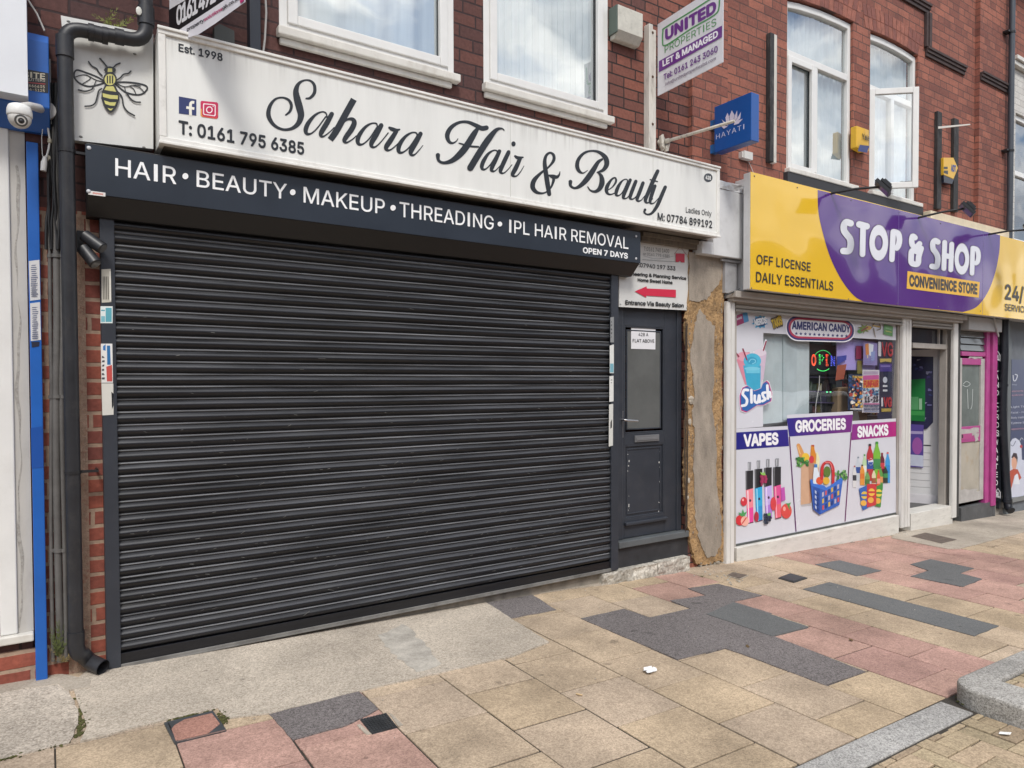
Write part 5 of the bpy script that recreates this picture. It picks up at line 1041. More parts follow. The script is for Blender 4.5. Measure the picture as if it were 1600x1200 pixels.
# moulded string course that steps round the window head
m_mold = mat('sooty_moulding', (.060, .040, .038), .8, var=.35, vs=8, bump=.3, bs=40)
m = MB(); zl_ = P(1480, 95, -.04).z; xl0, xl1 = P(1452, 80, -.04).x, P(1511, 108, -.04).x
for k, (dy, a, b) in enumerate(((.05, .03, .055), (.036, -.005, .0295), (.022, -.045, -.0055))):
    m.box(xl0-.02, xl1, -dy, -.001, zl_+a, zl_+b); m.box(p2-.0, p3+.03, -.055-dy, -.0551, zl_+a, zl_+b)
zu = P(1440, 6, -.04).z; xv = P(1455, 40, -.04).x
m.box(xv-.085, xv-.045, -.036, -.001, zl_+.056, zu-.046); m.box(xv-.0445, xv+.01, -.05, -.001, zl_+.056, zu-.046)
for k, (dy, a, b) in enumerate(((.05, .03, .055), (.036, -.005, .0295), (.022, -.045, -.0055))): m.box(7.2, xv+.01, -dy, -.0011, zu+a, zu+b)
build('string_course', m, m_mold, cs, bev=.004)

# ---------------- shop window
zE = zoomtf(1140, 480, 5.714); zF = lambda x, y: (1140+x/5.714, 660+y/5.714)
gx0, gx1 = P(1148, 650, 0).x, P(1400.5, 650, 0).x; gzb = P(1200, 840.5, 0).z; gzt = P(1250, 488, 0).z
m = MB(); fr_y = -.018; fr_ = .05
m.box(gx1, P(1408.5, 650, -.02).x, -.02, .05, gzb-.06, gzt+.12); m.box(gx0-.06, gx0, -.02, .05, gzb-.06, gzt+.12); m.box(gx0, gx1, -.005, .05, gzt+.001, gzt+.12)
sw_ = build('shop_window', m, mat('taupe_frame', (.42, .385, .35), .5, var=.1, dirt=.2), cs, bev=.004); sw_['label'] = 'shop window covered with printed vinyl pictures and stickers'
m = MB(); m.poly([(gx0-.01, 0, gzb), (gx1+.01, 0, gzb), (gx1+.01, 0, gzt+.02), (gx0-.01, 0, gzt+.02)]); build('pane', m, glass('shop_glass', .11, (.95, .965, .965), wav=.01), sw_)
m = MB(); zs0 = P(1200, 846.5, -.055).z; m.box(gx0-.03, P(1405, 800, -.055).x, -.055, .05, gz(6.6)-.02-.12, zs0); m.box(gx0, gx1, -.012, -.0005, zs0+.001, gzb+.005, 1); build('sill', m, [mat('white_cill_board', (.66, .64, .59), .5, var=.10, vs=5, stretch=(.7, 1, 3), dirt=.45, dirtcol=(.26, .23, .18)), mat('rubber_grey', (.075, .08, .075), .6)], sw_, bev=.006)
VP_ = PY(-.002); V = Art(VP_, zE); wv = mat('white_vinyl', (.66, .665, .72), .25, var=.03, vs=3)
V.shape([(45, 22), (1484, 132), (1484, 295), (300, 230), (297, 1066), (45, 1086)], wv); V.tf = zF
V.shape([(45, 58), (515, 31), (508, -68), (1100, -100), (1095, -13), (1484, -36), (1484, 802), (45, 1088)], wv); V.done('window_vinyl', sw_)
def lerp3(a, b, t): return tuple(x+(y-x)*t for x, y in zip(a, b))
def grad(A, tl, tr, br, bl, ca, cb, n=10):
    ca, cb = lin(ca), lin(cb); l2 = lambda p, q, t: (p[0]+(q[0]-p[0])*t, p[1]+(q[1]-p[1])*t); o = A.o
    for i in range(n): A.o = o; A.shape([l2(tl, tr, i/n), l2(tl, tr, (i+1)/n), l2(bl, br, (i+1)/n), l2(bl, br, i/n)], lerp3(ca, cb, (i+.5)/n))
V = Art(VP_, zF, base=.003)
grad(V, (45, 90), (516, 63), (528, 211), (45, 245), '#1b1d80', '#2b1c82'); grad(V, (508, -36), (1098, -70), (1083, 85), (530, 126), '#231e84', '#77207f'); grad(V, (1093, 16), (1484, -8), (1484, 124), (1085, 158), '#8a2388', '#b41579')
V.stroke([(531, 128), (590, 975)], '#5a2560', 10, flat=True).stroke([(1083, 88), (1028, 884)], '#6a2560', 9, flat=True)
wt_ = '#f3f2f5'; V.text('VAPES', (121, 211), (433, 190), (119, 113), wt_, bold=.045).text('GROCERIES', (583, 84), (1035, 55), (581, -10), wt_, bold=.045).text('SNACKS', (1136, 130), (1414, 107), (1134, 42), wt_, bold=.045)
V.done('lettering', sw_)
# vapes and fruit
V = Art(VP_, zF, base=.003)
for x, y, c1, c2, c3 in ((142, 605, '#f08a96', '#e8489c', '#26262b'), (222, 590, '#2fa9dc', '#2b8fd0', '#26262b'), (305, 578, '#c3aee8', '#b27fd6', '#26262b'), (386, 572, '#e05496', '#ec6474', '#26262b')):
    dx = 68; b = y+ (300 if x < 200 else 298 if x < 300 else 290); V.shape([(x+18, y-250+0), (x+48, y-252), (x+46, y-180), (x+20, y-178)], '#8d8f94').shape([(x+22, y-240), (x+30, y-242), (x+30, y-180), (x+24, y-180)], '#c4c6cc')
    V.shape([(x-2, y-172), (x+dx-2, y-178), (x+dx-3, y-18), (x, y)], c3).shape([(x+3, y-172), (x+10, y-173), (x+10, y-8), (x+4, y-4)], '#77787c')
    V.shape([(x, y), (x+dx-3, y-18), (x+dx-1, y+150), (x+8, y+165)], c1).shape([(x+8, y+165), (x+dx-1, y+150), (x+dx, b-12), (x+18, b)], c2).shape([(x+12, y+4), (x+22, y+2), (x+32, b-8), (x+22, b-6)], '#f6dbe6' if x < 200 else '#9fdcf3' if x < 300 else '#ead9fb' if x < 380 else '#f7a9bd').ell(x+38, y+92, 9, 12, '#3a2340').shape([(x+14, b-6), (x+dx, b-20), (x+dx, b-12), (x+18, b)], '#55203c')
V.ell(120, 705, 28, 40, '#cf3340').ell(112, 690, 8, 12, '#f3b7b3').ell(86, 872, 40, 46, '#d4323c').ell(128, 880, 36, 44, '#f2b5a5').stroke([(105, 900), (140, 850)], '#cf4340', 10).shape([(92, 838), (70, 800), (100, 812), (110, 770), (122, 806), (150, 790), (125, 836)], '#4f9e5c')
V.ell(232, 840, 20, 46, '#b02c40').ell(498, 790, 48, 66, '#db4d48').ell(480, 770, 12, 20, '#f0a59a').shape([(505, 735), (490, 720), (515, 722), (540, 712), (525, 745), (535, 790), (515, 760)], '#4f9a50').shape([(448, 585), (482, 575), (490, 690), (455, 705)], '#c054ae').ell(382, 725, 26, 60, '#d8434a')
for i in range(13): V.ell(270+(i % 4)*14+6*(i//4 % 2), 480+(i//4)*24, 10, 14, '#a8325e' if i % 2 else '#8c2850')
V.shape([(268, 462), (262, 440), (285, 452), (298, 438), (312, 470), (285, 470)], '#8fc35a')
for i in range(14): V.ell(302+(i % 4)*15+5*(i//4 % 2), 822+(i//4)*24, 10, 13, '#20283a' if i % 2 else '#2d3a52')
V.shape([(320, 815), (350, 800), (358, 825), (335, 835)], '#6fae5a')
V.done('printed_picture', sw_)
# bag and basket
V = Art(VP_, zF, base=.003)
V.shape([(632, 735), (720, 725), (730, 742), (640, 752)], '#b9b6b8').shape([(636, 372), (735, 352), (800, 360), (790, 480), (722, 722), (632, 735)], '#d0a889').shape([(700, 360), (735, 352), (790, 420), (780, 520), (722, 722), (712, 724)], '#b98c6e')
V.stroke([(612, 205, 34), (635, 270, 48), (655, 350, 44)], '#d99a5a').stroke([(606, 215), (628, 280)], '#ecc38c', 8).shape([(725, 200), (752, 200), (755, 240), (770, 290), (765, 360), (722, 360), (718, 285)], '#d98b2f').rect(730, 200, 752, 215, '#b24c3a').ell(675, 310, 34, 38, '#eac03c').ell(728, 330, 22, 34, '#cf3a48').stroke([(775, 270, 10), (785, 330, 30), (778, 390, 30)], '#e6e2b4')
rn = random.Random(21)
for i in range(26): V.ell(615+rn.uniform(-22, 75), 360+rn.uniform(-42, 28), 10, 16, ('#3f7f3c', '#6aa552', '#2f6a36')[i % 3], n=8, rot=rn.random()*3)
V.shape([(745, 400), (775, 400), (800, 500), (792, 560), (735, 560), (738, 480)], '#dfe8f0').rect(748, 372, 775, 402, '#3d7fc0').ell(795, 520, 32, 34, '#dd5a34').ell(855, 520, 30, 34, '#e0b23c').ell(862, 440, 32, 50, '#5d7a34').stroke([(815, 500, 26), (820, 400, 26), (848, 358, 22), (890, 360, 24), (915, 420, 28), (915, 540, 24)], '#c62f36').stroke([(845, 356, 6), (890, 362, 6), (908, 420, 6)], '#ea8a86')
for i in range(22): V.ell(975+rn.uniform(-45, 58), 470+rn.uniform(-38, 36), 9, 15, ('#4d8a45', '#7fb06a', '#2f6a36')[i % 3], n=8, rot=rn.random()*3)
V.shape([(706, 510), (725, 505), (735, 545), (830, 560), (850, 580), (890, 560), (930, 530), (985, 492), (998, 510), (968, 735), (792, 822), (735, 775)], '#2f5fb8').shape([(735, 545), (792, 575), (800, 812), (792, 822), (735, 775)], '#274fa3').shape([(706, 510), (725, 505), (735, 545), (830, 560), (850, 580), (890, 560), (930, 530), (985, 492), (998, 510), (990, 545), (900, 590), (850, 608), (790, 588), (722, 565)], '#3c74d2')
for r_ in range(3):
    for c_ in range(6):
        x = 812+c_*27; y = 625+r_*58-c_*14; V.shape([(x, y), (x+17, y-8), (x+17, y+32), (x, y+40)], ('#b9b3c8', '#c65660', '#1f3f86', '#d8b34a', '#1f3f86')[(r_*3+c_) % 5])
for r_ in range(4): V.shape([(745, 600+r_*45), (760, 612+r_*45), (760, 640+r_*45), (745, 626+r_*45)], '#b9c4e0').shape([(768, 618+r_*45), (783, 628+r_*45), (783, 655+r_*45), (768, 645+r_*45)], '#1f3f86')
V.done('printed_picture', sw_)
# bottles and crisps
V = Art(VP_, zF, base=.003)
def bottle(x, y0, y1, wd, c, cap, lab=None):
    V.shape([(x-wd*.16, y0), (x+wd*.16, y0), (x+wd*.2, y0+(y1-y0)*.10), (x+wd*.5, y0+(y1-y0)*.28), (x+wd*.5, y1), (x-wd*.5, y1), (x-wd*.5, y0+(y1-y0)*.28), (x-wd*.2, y0+(y1-y0)*.10)], c).rect(x-wd*.2, y0-4, x+wd*.2, y0+(y1-y0)*.05, cap)
    if lab: V.rect(x-wd*.5, y0+(y1-y0)*.42, x+wd*.5, y0+(y1-y0)*.68, lab)
for a in ((1146, 310, 520, 40, '#c4ccd4', '#7f8a96', '#2d4f96'), (1202, 288, 520, 38, '#b9d6a8', '#4a8f4a', '#e2e8da'), (1358, 275, 480, 44, '#6b2030', '#8c2430', '#c23a46'), (1408, 268, 540, 42, '#3f9bd8', '#c8505c', '#2a86cc'), (1112, 390, 580, 32, '#d8d8d8', '#a03a3a', '#3a3a44'), (1180, 380, 560, 40, '#e0963c', '#3a3a3a', '#d8742c'), (1248, 195, 520, 56, '#b8323a', '#2b2b2b', '#2a4f9e'), (1310, 175, 530, 62, '#79b838', '#3f8f3a', '#3f8a4c'), (1282, 420, 600, 36, '#dcd0b0', '#444', '#a05a3a'), (1225, 440, 600, 40, '#6fa05a', '#555', '#4a7a3a'), (1340, 400, 600, 44, '#5b9a4a', '#3f6f3a', '#d89a5a'), (1385, 395, 540, 40, '#26332c', '#4a8f4a', '#3f8a4c'), (1322, 430, 600, 30, '#d8603a', '#c04a3a', '#e8a090')):
    bottle(*[('#444444' if q == '#444' else '#555555' if q == '#555' else q) for q in a])
V.ell(1252, 350, 24, 32, '#d8dbe6').shape([(1230, 345), (1274, 330), (1272, 325), (1240, 320)], '#c43a46').shape([(1230, 355), (1274, 352), (1264, 378), (1240, 378)], '#2a4f9e')
for pts, c, c2 in (([(1148, 590), (1222, 560), (1232, 760), (1180, 785)], '#2b63b4', '#e2bf4a'), ([(1300, 570), (1360, 545), (1340, 755), (1290, 745)], '#3f8a3c', '#e2cf4a'), ([(1216, 548), (1302, 548), (1300, 735), (1216, 758)], '#c8323a', '#eec04a')):
    V.shape(pts, c); cx_ = sum(p[0] for p in pts)/4; cy2 = sum(p[1] for p in pts)/4; V.ell(cx_, cy2-25, 30, 34, c2).rect(cx_-30, cy2-34, cx_+30, cy2-16, c).ell(cx_-8, cy2+45, 26, 26, '#e8b04a')
V.done('printed_picture', sw_)
# sweets along the top, american candy badge
def rrect(q, k, inset=0, n=6):
    """rounded rectangle on the quad tl, tr, br, bl; k = corner radius as a share of the height"""
    tl, tr, br, bl = q; W_ = math.dist(tl, tr); H_ = math.dist(tl, bl); o = []
    ix, iy = inset/W_, inset/H_; rx, ry = max(k*H_-inset*.8, 1)/W_, max(k*H_-inset*.8, 1)/H_
    for cx_, cy2, a0 in ((1-ix-rx, iy+ry, -90), (1-ix-rx, 1-iy-ry, 0), (ix+rx, 1-iy-ry, 90), (ix+rx, iy+ry, 180)):
        for i in range(n+1):
            a = R(a0+90*i/n); u, v = cx_+rx*math.cos(a), cy2+ry*math.sin(a); t = [(tl[j]*(1-u)+tr[j]*u)*(1-v)+(bl[j]*(1-u)+br[j]*u)*v for j in (0, 1)]; o.append(tuple(t))
    return o
V = Art(VP_, zE, base=.003); q = ((498, 58), (1118, 106), (1118, 316), (498, 300))
V.shape(rrect(q, .46), '#e6e5ea').shape(rrect(q, .46, 10), '#2c2b6c').shape(rrect(q, .46, 26), '#b23352').shape(rrect(q, .46, 44), '#e2e1e6')
V.text('AMERICAN CANDY', (552, 192), (1074, 223), (553, 126), '#24296a', bold=.04)
for i in range(12):
    cx_, cy2 = 592+i*40.6, 235+i*2.1; V.shape([(cx_+(16 if k % 2 == 0 else 6.5)*math.sin(k*math.pi/5), cy2-(17 if k % 2 == 0 else 7)*math.cos(k*math.pi/5)) for k in range(10)], '#24296a')
V.done('sticker', sw_)
V = Art(VP_, zE, base=.003)
V.shape([(47, 78), (155, 42), (170, 125), (50, 172)], '#a03a6a').shape([(112, 56), (155, 42), (170, 125), (126, 141)], '#4a8fc0').text('sweets', (52, 122), (108, 100), (52, 98), '#e6d6e2', bold=.03)
rn = random.Random(31); V.shape([(270+(78 if k % 2 else 58)*math.cos(k*.314)*rn.uniform(.85, 1.05), 132+(66 if k % 2 else 46)*math.sin(k*.314)*rn.uniform(.85, 1.05)) for k in range(20)], '#3f9fc8').shape([(270+60*math.cos(k*.314), 130+44*math.sin(k*.314)) for k in range(20)], '#1f4f80').text('NERDS', (220, 166), (330, 138), (214, 116), '#e9edf2', bold=.06)
V.text('TAKIS', (378, 192), (474, 148), (362, 122), '#4a3a2a', bold=.14).text('TAKIS', (380, 188), (470, 146), (366, 122), '#d8b83a', bold=.05).shape([(420, 100), (436, 62), (452, 96)], '#d8b83a')
V.shape([(1195+(60 if k % 2 else 24)*math.cos(k*.4488+.3), 192+(46 if k % 2 else 22)*math.sin(k*.4488+.3)) for k in range(14)], '#7a8a3c').ell(1160, 215, 24, 18, '#5a9a4a').ell(1235, 185, 26, 20, '#c8a050').stroke([(1170, 212), (1225, 180)], '#8c3a3a', 12)
V.stroke([(1262, 185, 8), (1285, 145, 8), (1325, 140, 8), (1342, 190, 8), (1310, 205, 8)], '#6a5a3c').stroke([(1280, 190, 9), (1295, 268, 5)], '#7a6a4a').stroke([(1275, 165), (1330, 175)], '#c0a050', 12)
V.shape([(1372, 152), (1452, 172), (1448, 262), (1368, 242)], '#5f9a5a').shape([(1385, 180), (1440, 192), (1440, 204), (1385, 192)], '#86b480').shape([(1385, 208), (1440, 220), (1440, 228), (1385, 216)], '#c8c870'); V.done('sticker', sw_)
# slush cups
V = Art(VP_, zE, base=.003)
V.shape([(300, 400), (330, 295), (318, 285), (285, 385), (210, 395), (215, 640), (290, 660)], '#e9e8ee').shape([(60, 470), (120, 405), (175, 400), (190, 480), (170, 690), (135, 690)], '#d98a9c').ell(125, 440, 62, 42, '#e0a3b2').shape([(215, 410), (270, 375), (328, 405), (300, 640), (260, 680), (240, 560)], '#cfb9cc').ell(270, 405, 55, 30, '#dccfdb').shape([(118, 520), (275, 520), (272, 740), (158, 740)], '#3fa9cc').ell(200, 480, 78, 68, '#4db6d6').ell(196, 478, 46, 34, '#3a9cc2').stroke([(170, 490), (190, 465), (222, 470), (225, 492), (200, 505)], '#84d0e4', 8).shape([(140, 555), (268, 555), (266, 590), (146, 590)], '#6cc5de').ell(198, 548, 70, 16, '#7ccbe2')
for p_ in ([(115, 372), (150, 470)], [(48, 400), (78, 440)], [(322, 305), (297, 385)]): V.stroke(p_, '#93304a', 11)
out_ = [(80, 870), (78, 790), (105, 715), (150, 695), (215, 745), (280, 720), (298, 672), (330, 650), (352, 672), (365, 720), (382, 770), (372, 840), (300, 878), (240, 880), (185, 918), (140, 945), (95, 930)]
cx_, cy2 = 230, 800
V.shape(out_, '#e8e6ee').shape([(cx_+(x-cx_)*.965, cy2+(y-cy2)*.965) for x, y in out_], '#b8407c').shape([(cx_+(x-cx_)*.90, cy2+(y-cy2)*.90) for x, y in out_], '#2d66ae')
wS_ = '#f1f3f8'; ST = lambda p: V.stroke(p, wS_, 24)
ST([(158, 740), (125, 740), (112, 775), (132, 800), (150, 830), (140, 870), (105, 880)]); ST([(188, 740), (190, 850)]); ST([(218, 790), (220, 840), (245, 848), (258, 785), (262, 845)]); ST([(312, 762), (288, 770), (296, 800), (312, 822), (285, 838)]); ST([(330, 700), (335, 815)]); ST([(335, 780), (352, 758), (358, 800)])
V.done('sticker', sw_)

# ---------------- inside the shop window
m_purp = mat('purple_wall', (.22, .17, .46), .5, var=.1)
room(cs, 5.25, 9.45, .30, 3.4, -.35, 2.7, mat('shop_interior', (.42, .38, .50), .8))
def backboard(name, pts, tf, Y, c, th_=.01, rough=.5, par=cs):
    m = MB(); m.prism([P(*tf(*q), Y) for q in pts], (0, th_, 0)); return build(name, m, mat(name+'_'+str(c), c, rough, var=.12, vs=4), par)
backboard('display_panel', [(290, 190), (712, 235), (708, 1000), (290, 1045)], zE, .055, (.58, .66, .685), rough=.35)
backboard('display_panel', [(480, 215), (600, 225), (600, 1000), (480, 1010)], zE, .042, (.52, .60, .63), rough=.35)
backboard('display_wall', [(958, 270), (1490, 330), (1490, 560), (958, 560)], zE, .06, (.46, .38, .80))
backboard('display_wall', [(700, 300), (1490, 300), (1490, 1020), (700, 1060)], zE, .27, (.035, .03, .05))
gm_ = thing('stock_rack', 'rack of bright snack packets behind the posters at the back of the shop', 'rack', tuple(P(*zE(1100, 1000), .24)))
m = MB(); rn = random.Random(29); pk = [mat('packet_%d' % i, c, .4) for i, c in enumerate(((.42, .05, .05), (.05, .12, .38), (.45, .30, .04), (.07, .26, .09), (.30, .08, .30), (.50, .46, .42), (.03, .03, .04)))]
for y in (560, 640, 720, 800, 880, 960):
    x = 965
    while x < 1470: wd_ = rn.uniform(14, 34); h_ = rn.uniform(34, 62); m.prism([P(*zE(*q), .235+rn.uniform(0, .02)) for q in ((x, y), (x+wd_, y), (x+wd_-2, y-h_), (x+2, y-h_))], (0, .02, 0), rn.randrange(7)); x += wd_+rn.uniform(2, 9)
build('packets', m, pk, gm_); m = MB()
for y in (560, 640, 720, 800, 880, 960): m.prism([P(*zE(*q), .23) for q in ((962, y+1), (1475, y+1), (1475, y+9), (962, y+9))], (0, .035, 0))
build('shelf_board', m, mat('rack_grey', (.30, .29, .33), .5), gm_)
led = thing('led_open_sign', 'black light up OPEN sign hanging inside the shop window', 'sign', tuple(P(*zE(830, 600), .13)))
m = MB(); m.prism([P(*zE(*q), .13) for q in ((708, 312), (955, 345), (951, 600), (705, 603))], (0, .03, 0)); build('panel', m, mat('led_black', (.012, .013, .016), .3), led, bev=.004)
A_ = Art(PY(.13), zE); er, eg, eb_ = mat('led_red', (.95, .12, .05), emit=.7), mat('led_green', (.08, .9, .2), emit=.6), mat('led_blue', (.12, .16, .75), emit=.55)
def dots(pts, mm, r=4.2, n=9):
    for (a, b), (c, d) in zip(pts, pts[1:]):
        L_ = math.hypot(c-a, d-b); k = max(1, int(L_/13))
        for i in range(k): A_.ell(a+(c-a)*i/k, b+(d-b)*i/k, r, r, mm, n=6); A_.o -= A_.step
circ = lambda cx_, cy2, rx, ry, a0=0, a1=360, n=24: [(cx_+rx*math.cos(R(a0+(a1-a0)*i/n)), cy2+ry*math.sin(R(a0+(a1-a0)*i/n))) for i in range(n+1)]
for k in (0, 1): dots(circ(750, 472, 20-7*k, 48-7*k), er)
for k in (0, 9): dots([(800+k, 425), (800+k, 520)], eg); dots([(800, 425+k), (825, 430+k), (838, 450), (825, 470+k), (802, 472+k)], eg)
for k in (0, 8): dots([(862+k, 425), (862+k, 520)], er); dots([(862, 425+k), (892, 427+k)], er); dots([(862, 470+k), (886, 471+k)], er); dots([(862, 515+k), (892, 515+k)], er)
dots([(905, 520), (905, 430), (932, 520), (932, 430)], eb_, 4.5); dots([(911, 520), (911, 440), (938, 520), (938, 430)], eb_, 4.5)
dots(circ(832, 478, 84, 92, 50, 130), eg, 3.2); dots(circ(832, 478, 84, 92, 215, 325), eg, 3.2)
A_.done('led_lettering', led)
m = MB(); m.tube([P(*zE(*q), .12) for q in ((803, 612), (800, 690), (785, 780), (770, 870), (766, 950))], .004, 6); build('cable', m, m_white, led, smooth=True)
sh = thing('display_shelf', 'dark cluttered shelf of goods under the OPEN sign', 'shelf', tuple(P(*zE(830, 940), .2)))
m = MB()
for y in (618, 745, 845): m.prism([P(*zE(*q), .16) for q in ((706, y), (962, y+6), (962, y+14), (706, y+10))], (0, .1, 0))
build('shelf_board', m, mat('shelf_purple', (.10, .08, .16), .5), sh)
rn = random.Random(17); m = MB(); cols = [mat('goods_%d' % i, c, .4) for i, c in enumerate(((.02, .02, .022), (.09, .075, .02), (.035, .03, .06), (.10, .035, .035), (.06, .07, .08), (.03, .05, .03)))]
for y in (745, 845, 940):
    x = 708
    while x < 955: wd_ = rn.uniform(14, 40); h_ = rn.uniform(45, 95); m.prism([P(*zE(*q), .17+rn.uniform(0, .03)) for q in ((x, y), (x+wd_, y), (x+wd_, y-h_), (x, y-h_))], (0, .05, 0), rn.randrange(6)); x += wd_+rn.uniform(1, 8)
build('goods', m, cols, sh)
A_ = Art(PY(.16), zE)
for q in (868, 900): A_.ell(q, 757, 8, 7, mat('led_green_small', (.1, .8, .3), emit=.8))
A_.done('indicator', sh)
for pts, lab, c in (([(968, 722), (1058, 712), (1056, 935), (965, 940)], 'tan cardboard box standing upright behind the shop window', (.36, .25, .15)), ([(1090, 925), (1230, 918), (1230, 1020), (1090, 1025)], 'low tan cardboard box behind the purple snacks heading', (.38, .28, .16))):
    m = MB(); m.prism([P(*zE(*q), .12) for q in pts], (0, .09, 0)); tag(build('cardboard_box', m, mat('cardboard', c, .8, var=.1), bev=.004), lab, 'box')
def poster(name, label, pts, base, fn_, Y=.012):
    r_ = thing(name, label, 'poster', tuple(P(*zE(*pts[3]), Y))); m = MB(); m.prism([P(*zE(*q), Y) for q in pts], (0, .002, 0)); build('sheet', m, ink(base, .4), r_); A_ = Art(PY(Y), zE); fn_(A_); A_.done('print', r_); return r_
def fun_(A):
    A.rect(1195, 572, 1325, 600, '#b8a8c0').shape([(1190, 610), (1332, 605), (1332, 645), (1190, 650)], '#cc5aa0').shape([(1190, 652), (1332, 645), (1332, 715), (1190, 722)], '#e0a23c').text('FUNFAIR', (1194, 712), (1328, 706), (1196, 660), '#c43a3a', bold=.06)
    rn = random.Random(2)
    for i in range(34): A.ell(1195+rn.random()*130, 728+rn.random()*62, rn.uniform(5, 16), rn.uniform(4, 12), ('#3f7fb0', '#e0e4ea', '#2f3f70', '#c05a6a', '#6fb0c8')[i % 5], n=9)
    A.text('11-23', (1200, 845), (1322, 842), (1200, 800), '#2c2c3c', bold=.04).rect(1190, 858, 1330, 868, '#c86a9c').text('HEATON PARK', (1194, 892), (1328, 890), (1194, 872), '#2a4070', bold=.03).text('MANCHESTER', (1194, 920), (1328, 918), (1194, 900), '#2a4070', bold=.03).rect(1192, 926, 1328, 934, '#8a94b8')
poster('funfair_poster', 'tall pale funfair poster stuck inside the shop window', [(1187, 558), (1337, 560), (1334, 944), (1183, 942)], '#d9d4dc', fun_)
def adv_(A):
    rn = random.Random(5)
    for i in range(90): A.ell(1066+rn.random()*110, 625+rn.random()*270, rn.uniform(6, 22), rn.uniform(4, 18), ('#2f4f86', '#d8d2c8', '#c8702f', '#a03a34', '#23273a', '#5f8fb8', '#e0b04a')[i % 7], n=8, rot=rn.random()*3)
    A.text('FUN PARK', (1085, 632), (1178, 636), (1085, 612), '#d8b04a', bold=.03).rect(1064, 904, 1176, 912, '#d8d2c8')
poster('park_poster', 'smaller crowded picture poster left of the tall funfair poster', [(1060, 600), (1184, 602), (1181, 922), (1056, 918)], '#2b3a5c', adv_)
def lol_(A):
    A.shape([(1210, 330), (1238, 322), (1248, 420), (1215, 430)], '#d8894a').shape([(1240, 322), (1285, 335), (1275, 440), (1245, 430)], '#dfe4ee').shape([(1260, 400), (1300, 390), (1292, 470), (1262, 490)], '#8f9fd0').rect(1225, 425, 1235, 460, '#d8c8a8')
    for y in (455, 475, 492): A.rect(1206, y, 1275, y+8, '#8a86c0')
poster('ice_lolly_poster', 'faded ice lolly sticker at the top right of the shop window', [(1196, 315), (1320, 322), (1318, 520), (1194, 515)], (.27, .23, .50), lol_)
def ivg_(A):
    A.text('I', (1326, 432), (1352, 434), (1326, 312), '#d9d6dc', bold=.02).text('VG', (1352, 436), (1462, 438), (1352, 312), '#2b1a22', bold=.07).text('VG', (1354, 433), (1458, 436), (1354, 316), '#b2303c', bold=.02).shape([(1338, 460), (1444, 458), (1440, 492), (1390, 484), (1342, 494)], '#c8b060').rect(1335, 505, 1445, 575, '#4a3a8a').rect(1345, 520, 1430, 532, '#8a7ac0')
    A.rect(1336, 610, 1418, 780, '#1f2440').ell(1385, 650, 20, 28, '#c8ccd8').rect(1365, 695, 1405, 712, '#d8dae0').rect(1365, 735, 1405, 752, '#d8dae0')
    A.text('I', (1350, 882), (1366, 882), (1350, 810), '#d9d6dc', bold=.02).text('VG', (1368, 886), (1446, 886), (1368, 808), '#b2303c', bold=.05).shape([(1350, 905), (1440, 902), (1436, 930), (1352, 934)], '#b8a050')
poster('brand_poster', 'dark vape advert with red letters at the right edge of the shop window', [(1322, 290), (1480, 300), (1450, 1000), (1320, 1005)], '#252a48', ivg_, .016)
for pts, lab, c in (([(960, 440), (1045, 428), (1042, 470), (960, 515)], 'bright blue flyer beside the OPEN sign', '#3446a8'), ([(962, 520), (1045, 508), (1020, 640), (945, 655)], 'orange leaflet below the blue flyer', '#a8563c'), ([(1128, 345), (1190, 348), (1190, 460), (1128, 465)], 'crimson poster with pale letters on the purple wall', '#8a2f52'), ([(1140, 475), (1185, 478), (1185, 595), (1140, 592)], 'olive poster under the crimson poster', '#8a8040'), ([(950, 660), (1006, 655), (1004, 712), (950, 715)], 'small black card with white text above the cardboard box', '#25282e')):
    m = MB(); m.prism([P(*zE(*q), .045 if pts[0][0] > 1100 else .04) for q in pts], (0, .002, 0)); tag(build('leaflet', m, ink(c)), lab, 'poster')

# ---------------- shutter, beam and guides of the store
ss = thing('store_shutter', 'white shutter with its grey slats rolled up under the yellow sign', 'shutter', (6.6, -.05, gz(6.6)))
m_guide = mat('guide_white', (.68, .665, .635), .38, var=.08, vs=4, stretch=(1, 1, .5), dirt=.25, dirtcol=(.3, .27, .22)); m_slat = mat('slat_grey', (.30, .275, .245), .5, var=.1, vs=4, stretch=(.5, 1, 4), dirt=.25)
def guide(xa, xb, zb0, ribs, ztop=2.205):
    m = MB(); a, b = P(xa, 600, -.062).x, P(xb, 600, -.062).x
    m.box(a, b, -.056, -.024, zb0, ztop); n = len(ribs)
    for r0, r1 in ribs: m.box(a+(b-a)*r0, a+(b-a)*r1, -.062, -.0561, zb0, ztop-.012)
    return build('guide_rail', m, m_guide, ss, bev=.004)
guide(1136, 1148.3, P(1142, 881, -.06).z, [(0.03, .42), (.55, .98)]); guide(1410.5, 1424, P(1416, 823.5, -.06).z, [(.03, .34), (.42, .62), (.72, .98)]); guide(1490, 1497.5, P(1493, 808.5, -.06).z, [(.05, .9)])
m = MB()
zs_ = 2.122
for xa, xb in ((1148.5, 1410.3), (1424.2, 1489.8)):
    a, b = P(xa, 600, -.045).x, P(xb, 600, -.045).x
    for k in range(3): z = zs_+.024+k*.04; m.prism([(a, -.036, z), (a, -.050, z+.012), (a, -.052, z+.03), (a, -.04, z+.045), (a, -.034, z+.049), (a, -.03, z+.02)], (b-a, 0, 0))
    m.box(a, b, -.055, -.03, zs_, zs_+.022)
build('slats', m, m_slat, ss, bev=.002)
